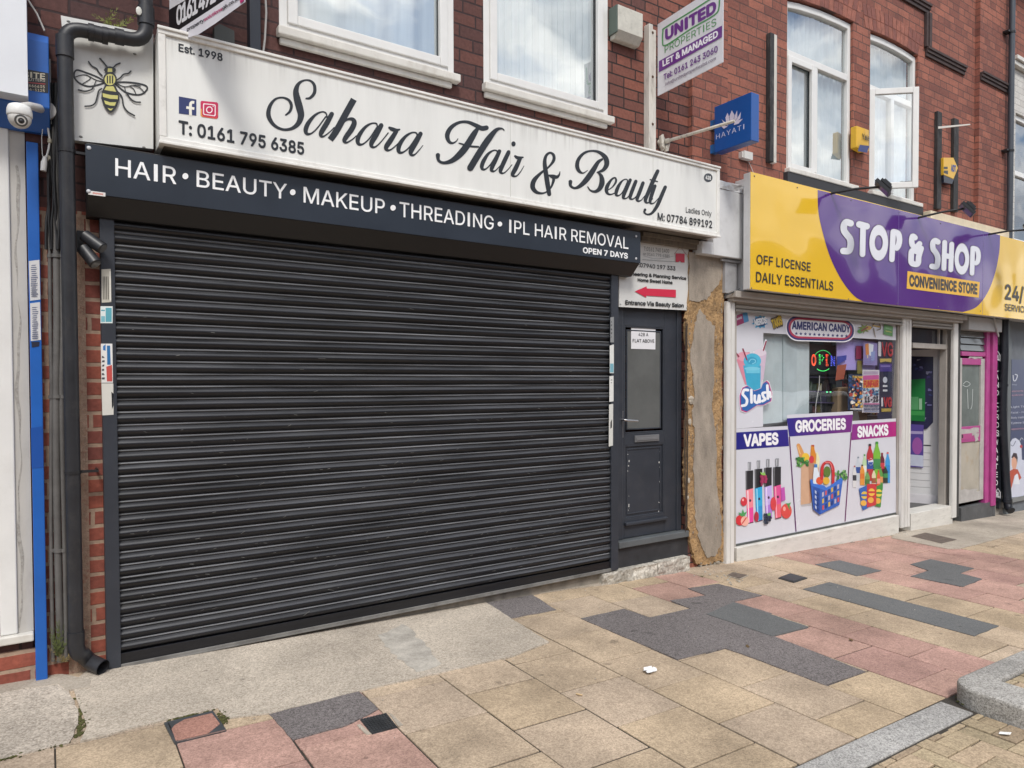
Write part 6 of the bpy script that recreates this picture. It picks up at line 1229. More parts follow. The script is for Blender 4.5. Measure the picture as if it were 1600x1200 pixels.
m = MB(); a = P(1150, 460, -.14).x; b = P(1512, 495, -.14).x; m.box(a, b, -.14, -.001, 2.235, 2.293); m.box(a+.02, b-.02, -.10, -.0301, 2.206, 2.2345); build('shutter_box', m, mat('box_taupe', (.40, .37, .34), .5, var=.1, dirt=.2), ss, bev=.004)
m = MB(); m.tube([P(1132, 461, -.09), P(1140, 459, -.10), P(1148, 455, -.12), P(1156, 451, -.14)], .006, 8); build('cable', m, m_iron, ss, smooth=True)

# ---------------- yellow and purple sign
ys = thing('store_sign', 'long glossy yellow and purple sign reading STOP & SHOP over the convenience store', 'sign', (8, -.2, 2.297))
YS = -.25; yx0, yx1, yz0, yz1 = 5.122, 11.6, 2.297, 3.312
m_yel = mat('acrylic_yellow', (.80, .50, .035), .12, var=.03, vs=1.5); m_pur = mat('acrylic_purple', (.092, .030, .215), .12, var=.04, vs=1.5)
def gloss(m, wav):
    t = m.node_tree; b = [n for n in t.nodes if n.type == 'BSDF_PRINCIPLED'][0]; g = N(t, 'ShaderNodeNewGeometry'); n = N(t, 'ShaderNodeTexNoise'); n.inputs['Scale'].default_value = 1.3; n.inputs['Detail'].default_value = 1; t.links.new(g.outputs['Position'], n.inputs['Vector'])
    p = N(t, 'ShaderNodeBump'); p.inputs['Strength'].default_value = wav; p.inputs['Distance'].default_value = .12; t.links.new(n.outputs['Fac'], p.inputs['Height']); t.links.new(p.outputs[0], b.inputs['Normal']); b.inputs['Coat Weight'].default_value = .55; b.inputs['Coat Roughness'].default_value = .03; b.inputs['Coat IOR'].default_value = 1.5; b.inputs['Specular IOR Level'].default_value = .25; t.links.new(p.outputs[0], b.inputs['Coat Normal'])
gloss(m_yel, .22); gloss(m_pur, .22)
m = MB(); m.box(yx0, yx1, YS, YS+.004, yz0, yz1); build('panel', m, m_yel, ys)
m = MB(); m.box(yx0-.002, yx1, YS+.0045, YS+.075, yz0+.002, yz1-.002); m.box(yx0+.1, yx1, YS+.0755, -.001, yz0+.01, yz1-.01); build('tray', m, mat('tray_white', (.60, .60, .60), .4, var=.05, dirt=.15), ys, bev=.003)
A_ = Art(PY(YS)); top_ = lambda x: 270.8+(x-1175.8)*.24894+.6; bot_ = lambda x: 453.5+(x-1170)*.10302-.4
cl = [(1277.5, top_(1277.5)), (1278.5, 330), (1285, 362), (1297, 402), (1315, 438), (1334, 462), (1350, bot_(1350))]; cr2 = [(1504, bot_(1504)), (1525, 480), (1542, 459), (1554, 429), (1561, 395), (1562.5, top_(1562.5))]
def smooth_(p, sub=5):
    o = []
    for i in range(len(p)-1):
        a, b, c, d = p[max(i-1, 0)], p[i], p[i+1], p[min(i+2, len(p)-1)]
        for t in range(sub): t /= sub; o.append(tuple(.5*((2*b[j])+(c[j]-a[j])*t+(2*a[j]-5*b[j]+4*c[j]-d[j])*t*t+(3*b[j]-a[j]-3*c[j]+d[j])*t**3) for j in (0, 1)))
    return o+[p[-1]]
A_.shape(smooth_(cl)+smooth_(cr2), m_pur); A_.done('purple_field', ys)
m = MB()
for xx in (1403.5, 1536): m = MB(); x = P(xx, 400, YS).x; m.box(x-.0015, x+.0015, YS-.0032, YS-.0024, yz0+.004, yz1-.004); build('panel_seam', m, ink('#8f80b8'), ys)
zD = zoomtf(1290, 320, 5.926); zY = zoomtf(1120, 260, 3.3333); A_ = Art(PY(YS), zD, base=.0035); wl_ = mat('letter_white', (.74, .75, .80), .2, var=.02); ol = ink('#5b4a66', .3)
big = []
def chunky(pts, wd): big.append((pts, wd))
chunky([(228, 172), (188, 162), (166, 190), (168, 240), (195, 280), (222, 318), (228, 375), (212, 425), (160, 428)], 60); chunky([(308, 182), (376, 200)], 60); chunky([(343, 210), (337, 458)], 52)
chunky([(622, 250), (609, 506)], 50); chunky([(628, 250), (668, 268), (680, 322), (672, 372), (655, 400)], 52)
chunky([(824, 305), (802, 292), (793, 330), (800, 372), (830, 395), (866, 362)], 50); chunky([(860, 440), (800, 425), (788, 480), (795, 540), (848, 546), (858, 480), (872, 430), (880, 405)], 52)
chunky([(1036, 345), (1008, 332), (988, 360), (992, 410), (1014, 440), (1032, 478), (1034, 528), (1020, 572), (980, 570)], 50)
chunky([(1099, 348), (1091, 590)], 44); chunky([(1164, 365), (1155, 602)], 44); chunky([(1095, 470), (1160, 482)], 48)
chunky([(1359, 402), (1351, 635)], 42); chunky([(1364, 402), (1400, 418), (1412, 470), (1404, 525), (1388, 540)], 42)
for p_, wd in big: A_.flat(); A_.stroke(p_, ol, wd+9)
A_.ring(488, 352, 92, 172, 32, 64, ol); A_.ring(1258, 502, 73, 150, 26, 60, ol)
for i_, (p_, wd) in enumerate(big): A_.o = .0040+.0002*(i_ % 4); A_.stroke(p_, wl_, wd)
A_.ring(488, 352, 86, 165, 38, 72, wl_); A_.ring(1258, 502, 67, 144, 31, 69, wl_); A_.done('lettering', ys)
A_ = Art(PY(YS), zD, base=.0035); A_.shape([(755, 614), (1424, 716), (1415, 860), (747, 776)], '#e8b330').text('CONVENIENCE STORE', (770, 747), (1402, 826), (771, 652), '#25222c', bold=.045, sp=1.0); A_.done('lettering', ys)
A_ = Art(PY(YS), zY, base=.0035); kk = '#2a2620'; A_.text('OFF LICENSE', (205, 506), (487, 547), (206, 459), kk, bold=.012).text('DAILY ESSENTIALS', (202, 600), (604, 647), (203, 549), kk, bold=.012); A_.tf = zoomtf(1380, 440, 7.2727)
A_.text('24/7', (1380, 196), (1665, 238), (1380, 32), kk, bold=.02).text('SERVICE', (1377, 326), (1628, 358), (1377, 252), kk, bold=.01); A_.done('lettering', ys)
m = MB()
for q in ((1179, 275), (1246, 293), (1290, 304), (1330, 313), (1405, 332), (1470, 349), (1174.5, 450), (1249, 459), (1326, 467), (1402, 474), (1466, 479.5), (1532, 486)): c = P(q[0], q[1], YS-.003); m.ball(c, .007, 4, sc=(1, .5, 1))
build('screw', m, mat('screw_dark', (.12, .11, .10), .5), ys)
# floodlights on arms
def flood(xa, ya, xb, yb, ysp, lab):
    r_ = thing('floodlight', lab, 'floodlight', tuple(P(xa, ya, YS-.02)), 'floodlights over the yellow sign')
    a = P(xa, ya, YS-.01); b = P(xb, yb, ysp); m = MB(); m.tube([a+Vector((0, .05, -.01)), a, a.lerp(b, .5)+Vector((0, 0, .012)), b], .0115, 10); build('arm', m, m_iron, r_, smooth=True)
    d = (b-a).normalized(); hz = Vector((d.x, d.y, 0)).normalized(); sx = Vector((-hz.y, hz.x, 0)); c = b+hz*.03
    m = MB(); dn = (-hz*.75+Vector((0, 0, -.66))).normalized(); up_ = sx.cross(dn).normalized(); q = [c+sx*s1*.095+up_*s2*.085 for s1, s2 in ((-1, -1), (1, -1), (1, 1), (-1, 1))]; m.prism(q, dn*.03); m.prism([p-dn*.012 for p in [c+sx*s1*.065+up_*s2*.06 for s1, s2 in ((-1, -1), (1, -1), (1, 1), (-1, 1))]], -dn*.02)
    for k in range(-3, 4): m.prism([c+sx*(k*.02-.003)-dn*.011+up_*s2*.04 for s2 in (-1, 1)]+[c+sx*(k*.02-.003)-dn*.045+up_*s2*.04 for s2 in (1, -1)], sx*.005)
    build('lamp_head', m, m_iron, r_); m = MB(); m.prism([p+dn*.0305 for p in [c+sx*s1*.083+up_*s2*.073 for s1, s2 in ((-1, -1), (1, -1), (1, 1), (-1, 1))]], dn*.002); build('lens', m, mat('flood_lens', (.25, .25, .22), .15), r_); m = MB(); m.tube([b-sx*.05, b+sx*.05], .012, 8); build('yoke', m, m_iron, r_); return r_
flood(1300, 302, 1376, 292, -.62, 'floodlight on an arm over the yellow left part of the sign'); flood(1436, 340, 1508, 326, -.62, 'floodlight on an arm above the word SHOP on the purple sign'); flood(1546, 366, 1606, 359, -.62, 'floodlight at the right edge over the far yellow end of the sign')

# ---------------- fittings on the upper brickwork
def batten(pa, pb, wd, Y, m1, lab, white=False):
    a, b = P(*pa, Y), P(*pb, Y); m = MB(); m.box(a.x, a.x+wd*(.55 if white else 1), Y, -.001, b.z, a.z)
    if white: m.box(a.x+wd*.55+.001, a.x+wd, Y+.004, -.001, b.z, a.z, 1)
    tag(build('batten', m, [m1, MC['flaking_white_timber']] if white else m1, bev=.003), lab, 'batten', 'wooden battens on the red brick')
m_bat = mat('black_timber', (.028, .027, .027), .7, var=.4, vs=14, stretch=(1, 1, .3), dirt=.4, dirtcol=(.25, .23, .2))
batten((1204, 50), (1204, 252), P(1215, 150, -.05).x-P(1204, 150, -.05).x, -.05, m_bat, 'black and white batten left of the tall arched window', True)
batten((1465.5, 173), (1465.5, 326), P(1472.5, 250, -.04).x-P(1465.5, 250, -.04).x, -.04, m_bat, 'black batten on the left of the hexagonal yellow alarm'); batten((1491.5, 184), (1491.5, 330), P(1498.5, 250, -.04).x-P(1491.5, 250, -.04).x, -.04, m_bat, 'black batten on the right of the hexagonal yellow alarm')
m = MB(); a, b = P(1466, 199.5, -.045), P(1516, 194.5, -.30); m.prism([a+Vector((0, 0, -.012)), a+Vector((0, 0, .014)), b+Vector((0, 0, .008)), b+Vector((0, 0, -.004))], (.012, .006, 0)); tag(build('bracket_arm', m, m_whited), 'white bracket arm sticking out across two black battens', 'bracket')
ya = thing('alarm_box', 'yellow rectangular alarm box with a blue foot between the arched windows', 'alarm', tuple(P(1347, 240, -.04)))
a, b = P(1339, 199, -.075), P(1358.5, 236, -.075); m = MB(); m.prism([(a.x, -.07, a.z+.02), (a.x+(b.x-a.x)*.5, -.085, a.z+.01), (b.x, -.07, a.z+.02), (b.x, -.07, b.z), (a.x+(b.x-a.x)*.5, -.085, b.z-.03), (a.x, -.07, b.z)], (0, .065, 0)); build('cover', m, mat('alarm_yellow', (.72, .42, .03), .35, var=.05), ya, bev=.006)
A_ = Art(PY(-.086), zoomtf(1200, 0, 4)); A_.text('Yale', (588, 868), (634, 880), (588, 835), '#3a3320', bold=.02).shape([(572, 905), (632, 912), (618, 955), (560, 945)], '#22306e'); A_.done('lettering', ya)
yb2 = thing('alarm_box', 'hexagonal yellow alarm box with a dark foot between two black battens', 'alarm', tuple(P(1485, 288, -.04)))
zq = zoomtf(1200, 0, 4); m = MB(); m.prism([P(*zq(*q), -.07) for q in ((1098, 985), (1160, 985), (1188, 1050), (1160, 1120), (1098, 1092))], (0, .066, 0)); build('cover', m, MC['alarm_yellow'], yb2, bev=.005); m = MB(); m.prism([P(*zq(*q), -.068) for q in ((1098, 1094), (1158, 1122), (1172, 1098), (1150, 1150), (1100, 1140))], (0, .06, 0)); build('foot', m, ink('#1d2030'), yb2)
A_ = Art(PY(-.07), zq); A_.text('ADT', (1143, 1068), (1174, 1074), (1143, 1030), '#2c4a8c', bold=.05).shape([(1098, 1042), (1122, 1042), (1122, 1056), (1098, 1056)], '#2a2620').shape([(1098, 1066), (1124, 1066), (1124, 1090), (1098, 1080)], '#2a2620'); A_.done('lettering', yb2)

# ---------------- shop door and pink door
D0 = .055; m = MB()
xj0, xj1 = P(1424.5, 600, D0).x-.05, P(1488, 600, D0).x; zt0 = P(1450, 541, D0).z
m.box(P(1474.5, 560, D0).x, P(1483, 560, D0).x, D0-.03, D0+.05, -.2, 2.3); m.box(xj0, P(1474.3, 560, D0).x, D0-.035, D0+.05, zt0-.03, zt0+.03); m.box(xj0, P(1474.3, 560, D0).x, D0-.03, D0+.05, P(1450, 513, D0).z, P(1450, 513, D0).z+.08); m.box(P(1483.2, 560, D0).x, P(1490.5, 560, D0).x, -.02, D0+.05, -.2, 2.3, 1)
m.box(P(1466, 525, D0).x, P(1467.5, 525, D0).x, D0-.01, D0+.02, zt0+.03, P(1450, 513, D0).z)
build('door_frame', m, [MC['taupe_frame'], mat('dark_rebate', (.05, .05, .05), .6)], cs, bev=.003)
m = MB(); m.box(xj0, P(1474, 560, D0).x, D0+.012, D0+.016, zt0+.03, P(1450, 513, D0).z); build('transom_pane', m, mat('dark_glass', (.03, .03, .04), .06), cs)
m = MB(); zsl = P(1450, 797, -.03).z; m.box(P(1424.5, 800, -.05).x, P(1489.5, 790, -.05).x, -.045, .16, gz(9)-.15, zsl); m.box(P(1424.5, 800, -.05).x, 9.3, .161, 3.0, gz(9)-.15, zsl-.02, 1); build('threshold', m, [MC['white_cill_board'], mat('door_mat', (.10, .10, .10), .9)], cs, bev=.005)
hX = P(1479.5, 650, D0+.01).x; hp = Vector((hX, D0+.01, 0)); dL = Vector((-.37, .93, 0)).normalized(); nL = Vector((-dL.y, dL.x, 0)); nL = nL if nL.x < 0 else -nL; WL = .84; lz0 = P(1479, 791.5, D0).z; lz1 = P(1481, 545, D0).z
plL = (hp.copy(), nL)
def lq(m, a, b, z0, z1, t=.05, off=0): m.prism([hp+nL*off+dL*a+Vector((0, 0, z0)), hp+nL*off+dL*b+Vector((0, 0, z0)), hp+nL*off+dL*b+Vector((0, 0, z1)), hp+nL*off+dL*a+Vector((0, 0, z1))], -nL*t)
m = MB(); lq(m, 0, .10, lz0, lz1); lq(m, WL-.10, WL, lz0, lz1); lq(m, .1002, WL-.1002, lz0, lz0+.13); lq(m, .1002, WL-.1002, lz1-.10, lz1)
dd = build('door', m, mat('upvc_lilac_white', (.76, .74, .77), .35, var=.05, dirt=.15), cs, bev=.004)
m = MB(); k = (lz1-lz0)
for i in range(7): z0 = lz0+.132+i*.088; lq(m, .17, WL-.1, z0, z0+.084, .03, -.008)
lq(m, .1005, .169, lz0+.131, lz1-.101, .03, -.012); lq(m, .171, WL-.1, lz0+.76, lz1-.101, .02, -.012); build('panel', m, mat('door_panel', (.72, .72, .73), .4, var=.05), dd)
A_ = Art(plL, zoomtf(1380, 440, 3), base=.001)
A_.shape([(130, 350), (235, 352), (234, 660), (205, 690), (130, 700)], '#25264a'); rn = random.Random(8)
for i in range(30): x, y = 134+rn.random()*80, 360+rn.random()*290; A_.shape([(x, y), (x+rn.uniform(6, 22), y), (x+rn.uniform(6, 22), y+rn.uniform(3, 16)), (x, y+rn.uniform(3, 14))], ('#4a4f86', '#6a6a9a', '#3a2f6a', '#8a8aa8', '#2f3f7a')[i % 5])
A_.shape([(128, 460), (197, 455), (196, 655), (128, 652)], '#1f7a3c').shape([(128, 540), (165, 540), (165, 600), (128, 600)], '#5aa06a').shape([(168, 548), (182, 548), (182, 600), (168, 600)], '#9ac4a2').shape([(128, 605), (194, 608), (194, 628), (128, 626)], '#3f9a50')
A_.shape([(128, 668), (190, 672), (188, 872), (128, 868)], '#5a4a98').shape([(128, 700), (186, 702), (186, 715), (128, 713)], '#b0a4d0').ell(160, 770, 24, 40, '#a05aa8').shape([(128, 810), (188, 815), (188, 868), (128, 862)], '#c8cfe2'); A_.done('poster_print', dd)
# pink door
YPk = .02; pkx = lambda px_: P(px_, 650, YPk).x; pkz = lambda px_, py: P(px_, py, YPk).z
m_pink = mat('flaking_pink', (.42, .055, .235), .45, var=.15, vs=6, dirt=.12, dirtcol=(.5, .48, .46)); m_peel = mat('peeled_primer', (.44, .42, .40), .7, var=.15, vs=9)
m = MB(); m.box(pkx(1535.5), pkx(1541), -.02, .06, pkz(1540, 790), 2.30); m.box(pkx(1542), pkx(1549), -.045, .06, pkz(1540, 790), 2.30); m.box(pkx(1498), pkx(1535.4), -.01, .06, pkz(1515, 553.5)-.025, pkz(1515, 553.5)+.03); pf = build('pink_frame', m, m_pink, cs, bev=.004)
m = MB(); zA1, zA0 = pkz(1515, 560), pkz(1515, 783); m.box(pkx(1497), pkx(1500), .0, .05, zA0, zA1, 1); m.box(pkx(1529.5), pkx(1535.3), .0, .05, zA0, zA1, 1); m.box(pkx(1500.1), pkx(1529.4), .0, .05, pkz(1515, 570), zA1); m.box(pkx(1500.1), pkx(1529.4), .0, .05, pkz(1515, 690), pkz(1515, 666)); m.box(pkx(1500.1), pkx(1529.4), .0, .05, zA0, pkz(1515, 770), 1)
pd = build('pink_door', m, [m_pink, m_peel], cs, bev=.003); pd['label'] = 'narrow pink door with paint peeling off round its glass'
m = MB(); m.box(pkx(1500.1), pkx(1529.4), .02, .03, pkz(1515, 666), pkz(1515, 570)); build('pane', m, mat('green_glass', (.16, .19, .18), .08, var=.15), pd)
m = MB(); m.box(pkx(1500.1), pkx(1529.4), .012, .03, pkz(1515, 770), pkz(1515, 690)); build('lower_panel', m, mat('stained_board', (.42, .385, .32), .8, var=.15, vs=3, dirt=.55, dirtcol=(.36, .22, .09)), pd)
A_ = Art(PY(.0), zoomtf(1410, 480, 3.529)); rn = random.Random(14)
for pts in ([(318, 672), (420, 664), (425, 690), (372, 712), (318, 700)], [(380, 262), (430, 262), (440, 282), (360, 284)], [(318, 1010), (415, 1000), (405, 1030), (370, 1062), (318, 1070)], [(395, 705), (425, 690), (420, 735), (398, 742)]): A_.shape(ragged(pts, 6, 4), m_peel)
A_.shape([(325, 700), (384, 694), (384, 724), (325, 728)], '#b24a86').shape([(326, 702), (334, 702), (334, 722), (326, 722)], '#3a1a2c'); A_.done('peeling_paint', pd)
A_ = Art(PY(.02), zoomtf(1500, 440, 6)); 
for p_ in ([(30, 960), (60, 935), (95, 960), (60, 985), (25, 970)], [(68, 1010), (75, 1190)], [(118, 1010), (112, 1150), (100, 1195)]): A_.stroke(p_, '#b9c0bf', 5)
A_.done('glass_scrawl', pd)
m = MB(); m.box(pkx(1498), pkx(1535.3), .02, .03, pkz(1515, 549), 2.3); 
for i in range(4): z = pkz(1515, 548)+i*.085; m.prism([(pkx(1498), .0, z), (pkx(1535), .0, z), (pkx(1535), .018, z+.07), (pkx(1498), .018, z+.07)], (0, .003, 0), 1)
build('fanlight', m, [mat('dark_glass', (0, 0, 0)), mat('louvre_glass', (.13, .14, .14), .15)], cs)
m = MB(); m.box(pkx(1497), pkx(1547), -.03, .06, gz(10)-.2, pkz(1520, 788)-.002); m.box(pkx(1546.5), pkx(1549.5), -.035, .06, gz(10)-.2, pkz(1520, 788)); build('plinth', m, [mat('slate_plinth', (.085, .087, .09), .7, var=.2, vs=6, dirt=.3, dirtcol=(.2, .19, .18))], cs)
m = MB(); a = P(1514, 500, -.1).x; b = P(1566, 500, -.1).x; m.box(a, b, -.10, .02, P(1540, 517, -.1).z, 2.294); m.tube([P(1553, 494, -.12), P(1556, 508, -.12), P(1560, 526, -.11)], .012, 8); build('end_box', m, mat('end_box_grey', (.42, .41, .40), .5, var=.06, dirt=.15), cs, bev=.004)
# landlords strip and pier
ls = thing('vertical_sign', 'narrow black sign with LANDLORDS WANTED in stacked white letters', 'sign', tuple(P(1556, 785, -.03)))
m = MB(); m.prism([P(*q, -.03) for q in ((1552, 538), (1564, 539), (1561, 783), (1549, 785))], (0, .025, 0)); build('panel', m, mat('sign_black', (.012, .014, .018), .4), ls)
A_ = Art(PY(-.03))
for i, ch in enumerate('LANDLORDS'): y = 576+i*12.5; A_.text(ch, (1555.0, y+4.2), (1560.2, y+4.4), (1555.0, y-3.8), '#e2e3e6', bold=.012)
A_.stroke([(1550.5, 682), (1560, 681)], '#d2d3d6', .8)
for i, ch in enumerate('WANTED'): y = 690.5+i*12.6; A_.text(ch, (1553.0-i*.15, y+4.2), (1558.4-i*.15, y+4.4), (1553.0-i*.15, y-3.8), '#e2e3e6', bold=.012)
for y in (557, 771): A_.stroke([(1553.5, y+7), (1553.5, y-2), (1557.5, y-8), (1561, y-2), (1561, y+7)], '#d2d3d6', 1.3, sub=1).text('RL', (1554.6, y+5.5), (1560, y+5.8), (1554.6, y-2.5), '#d2d3d6', bold=.04)
A_.done('lettering', ls)
m = MB(); m.box(P(1549.5, 600, -.004).x, 10.83, -.004, .2, -.7, 2.3); build('pier', m, mat('pier_render', (.30, .28, .25), .8, var=.15, dirt=.2), cs)

# ================================================================ FAR NEIGHBOUR
fb = thing('far_building', 'white painted brick and grey rendered building at the right edge', 'building', (13.5, .1, gz(13.5)))
m_wb = brick('painted_brick', (.62, .60, .56), (.55, .53, .49), (.40, .385, .36), (.40, .37, .33), mo=.004, soot=.35)
zl_ = P(1590, 95, 0).z; wz0, wz1 = P(1595, 360, 0).z, P(1592, 178, 0).z
xw = P(1586, 250, 0).x
wl = wallsheet(10.835, 16, 3.2, zl_-.06, [rect(xw, xw+1.5, 3.4, wz1)], 0, .2); build('wall', wl, m_wb, fb)
m = MB(); m.box(10.84, 16, 0, .2, zl_, 6.9); build('wall', m, m_brickR, fb); m = MB(); m.box(10.835, 16, -.09, .2, zl_-.058, zl_-.002); m.box(10.835, 16, -.06, -.001, zl_-.12, zl_-.06); build('string_course', m, m_whited, fb, bev=.008)
upvc_window(fb, xw, xw+1.5, 3.4, wz1, .03, trans=[(4.35, xw+.05, xw+1.45)], mull=[(xw+.75, 3.45, 4.3)]); room(fb, 10.9, 15.9, .22, 3, 3.3, 6, m_room)
m = MB(); m.box(10.835, 16, .0, .2, -.8, 3.19); m.box(P(1575, 600, -.05).x, P(1580, 600, -.05).x, -.05, -.001, -.8, 2.3, 1); build('shopfront_wall', m, [mat('grey_render', (.15, .165, .185), .75, var=.15, vs=9, bump=.2, bs=60, dirt=.2, dirtcol=(.25, .26, .27)), mat('grey_pier', (.14, .155, .165), .7, var=.15)], fb)
rf = MB(); rf.prism([(10.835, -.25, 6.9), (10.835, 8, 6.9), (10.835, 4, 9.4)], (5.2, 0, 0)); build('roof', rf, MC['slate'], fb); bk = MB(); bk.box(15.8, 16, .21, 8, -.8, 6.9); build('wall', bk, m_brickR, fb)
pp = thing('shop_poster', 'navy and white shop poster with a drawn woman in red at the right edge', 'poster', tuple(P(1590, 780, -.02)))
zP = zoomtf(1500, 440, 6); zP2 = zoomtf(1500, 640, 6)
m = MB(); a, b = P(1580.5, 600, -.02).x, 12.9; m.box(a, b, -.02, -.001, P(1590, 776, -.02).z, P(1590, 562, -.02).z); build('sheet', m, ink('#3c4668', .3), pp)
A_ = Art(PY(-.02), zP2); A_.shape([(468, 310), (490, 275), (520, 265), (555, 290), (575, 340), (580, 470), (640, 480), (700, 500), (700, 800), (468, 825)], '#c9cede').shape([(480, 450), (500, 405), (530, 410), (540, 450), (535, 500), (515, 470)], '#3a2b34').shape([(482, 465), (505, 440), (528, 465), (535, 505), (520, 560), (495, 560), (482, 520)], '#d8a58c').shape([(468, 575), (500, 555), (540, 560), (575, 640), (555, 660), (530, 600), (510, 620), (480, 740), (468, 745)], '#b8523e').shape([(515, 620), (540, 600), (560, 700), (500, 700)], '#dfe2ea').stroke([(475, 330), (495, 340), (520, 295)], '#3c4668', 5).ell(572, 345, 12, 16, '#b8404a').stroke([(560, 290), (575, 265), (590, 280)], '#d8dbe4', 4)
A_.tf = zP; A_.stroke([(495, 880), (500, 925), (520, 925), (535, 880), (515, 870)], '#c9ccd8', 9).text('beauty', (485, 970), (530, 972), (485, 958), '#b9bdd0')
for i, (s_, y) in enumerate((('elements', 1035), ('eyebrows', 1072))): A_.text(s_, (482, y), (590, y-4), (482, y-16), '#b08a9c', bold=.01)
A_.tf = zP2
for s_, y in (('Light Tints', -15), ('Facial - Frieda', 38), ('Body treatment', 85), ('Eyebrow Salon', 135), ('appointments', 190)): A_.text(s_, (474, y), (640, y-8), (474, y-18), '#b9bdd0' if y < 150 else '#b08a9c', bold=.01)
A_.done('print', pp)
m = MB(); m.box(a-.0, b, -.035, -.0205, P(1590, 783, -.02).z, P(1590, 776, -.02).z-.001); build('ledge', m, mat('ledge_grey', (.2, .21, .21), .6), pp)
# two drainpipes by the party wall
x0 = P(1581, 60, -.12).x; pz_ = lambda y: P(1577, y, -.12).z
d2 = thing('downpipe', 'thin dark grey downpipe on the upper brickwork at the right edge', 'drainpipe', (x0, -.12, 3.3)); m = MB(); m.tube([(x0, -.12, 3.32), (x0, -.12, 6.8)], .036, 14); build('pipe', m, mat('pipe_slate', (.055, .065, .08), .45, var=.15), d2, smooth=True); m = MB()
for y in (48, 235): m = MB(); m.tube([(x0, -.12, pz_(y)-.012), (x0, -.12, pz_(y)+.012)], .044, 12); m.box(x0-.11, x0, -.125, -.005, pz_(y)-.012, pz_(y)+.01); build('bracket', m, m_iron, d2)
d3 = thing('downpipe', 'fat black leaning downpipe between the landlords sign and the navy poster', 'drainpipe', tuple(P(1575, 798, -.1)))
m = MB(); m.tube([P(1569.5, 480, -.07), P(1569, 560, -.07), P(1566.5, 640, -.07), P(1568, 690, -.07), P(1571, 740, -.08), P(1574.5, 785, -.1), P(1576, 794, -.12), P(1580, 798, -.16)], [.052, .052, .05, .05, .05, .05, .05, .05], 16); build('pipe', m, mat('pipe_navy', (.012, .015, .021), .4, var=.2), d3, smooth=True)
m = MB(); c = P(1574, 783, -.1); m.tube([c+Vector((0, 0, -.02)), c+Vector((0, 0, .03))], .058, 14); build('socket', m, MC['pipe_navy'], d3, smooth=True); m = MB(); c = P(1568, 602, -.07); m.tube([c+Vector((0, 0, -.015)), c+Vector((0, 0, .015))], .057, 14); build('socket', m, MC['pipe_navy'], d3, smooth=True); m = MB(); m.box(P(1563, 600, -.04).x, P(1574, 600, -.04).x, -.04, -.005, P(1570, 793, -.04).z, P(1570, 690, -.04).z); build('backing_strip', m, MC['pipe_navy'], d3, smooth=True)

# ================================================================ SMALL THINGS ON THE GROUND
m_cast = mat('cast_iron', (.055, .058, .062), .55, metal=.3, var=.25, vs=12, dirt=.4, dirtcol=(.12, .105, .085))
zc4 = lambda x, y: (400+x/4, 1000+y/4); zl4 = lambda x, y: (x/4, 1000+y/4)
# inspection cover with a pink paver set in
ic = thing('inspection_cover', 'recessed inspection cover with a clipped pink slab in a steel frame', 'cover', tuple(G(310, 1135)))
m = MB(); o_ = [zl4(*q) for q in ((1025, 515), (1330, 440), (1415, 560), (1090, 640))]; m.prism([G(*q, .009) for q in o_], (0, 0, -.03)); build('frame', m, mat('cover_grey', (.085, .092, .098), .5, metal=.3, var=.2, vs=12), ic)
m = MB(); m.prism([G(*zl4(*q), .0125) for q in ((1070, 555), (1090, 530), (1150, 495), (1325, 455), (1375, 520), (1300, 580), (1100, 628))], (0, 0, -.02)); m.col = [(.43, .235, .19)]*len(m.v); build('pink_slab', m, MC['paving_slab'], ic, bev=.003)
m = MB()
for a, b in (((1045, 520), (1105, 632)), ((1105, 632), (1400, 562))): m.prism([G(*zl4(*a), .0115), G(*zl4(*b), .0115), G(*zl4(b[0]+10, b[1]-4), .0115), G(*zl4(a[0]+10, a[1]-4), .0115)], (0, 0, -.005))
build('rim', m, m_steel, ic)
dg = thing('drain_grid', 'small square cast iron grid cover between pink and buff slabs', 'grid', tuple(G(592, 1130)))
q4 = [zc4(650, 492), zc4(815, 452), zc4(885, 540), zc4(725, 582)]; g4 = [G(*q, .006) for q in q4]; m = MB(); m.prism([p-Vector((0, 0, .004)) for p in g4], (0, 0, -.02)); build('plate', m, m_cast, dg)
m = MB(); n = 9; bl_ = lambda u, v: g4[0].lerp(g4[1], u).lerp(g4[3].lerp(g4[2], u), v)
for i in range(n):
    for j in range(n): u, v = (i+.5)/n, (j+.5)/n; e_ = .34/n; m.prism([bl_(u-e_, v-e_), bl_(u+e_, v-e_), bl_(u+e_, v+e_), bl_(u-e_, v+e_)], (0, 0, -.0045))
build('studs', m, m_cast, dg)
m = MB(); m.prism([G(*zc4(*q), .0035) for q in ((830, 455), (850, 462), (920, 530), (890, 540))], (0, 0, -.02)); build('mortar_bed', m, MC['smooth_concrete'], dg); m = MB(); m.prism([G(*zc4(*q), .0035) for q in ((630, 530), (650, 525), (722, 585), (690, 590))], (0, 0, -.02)); build('mortar_bed', m, MC['smooth_concrete'], dg)
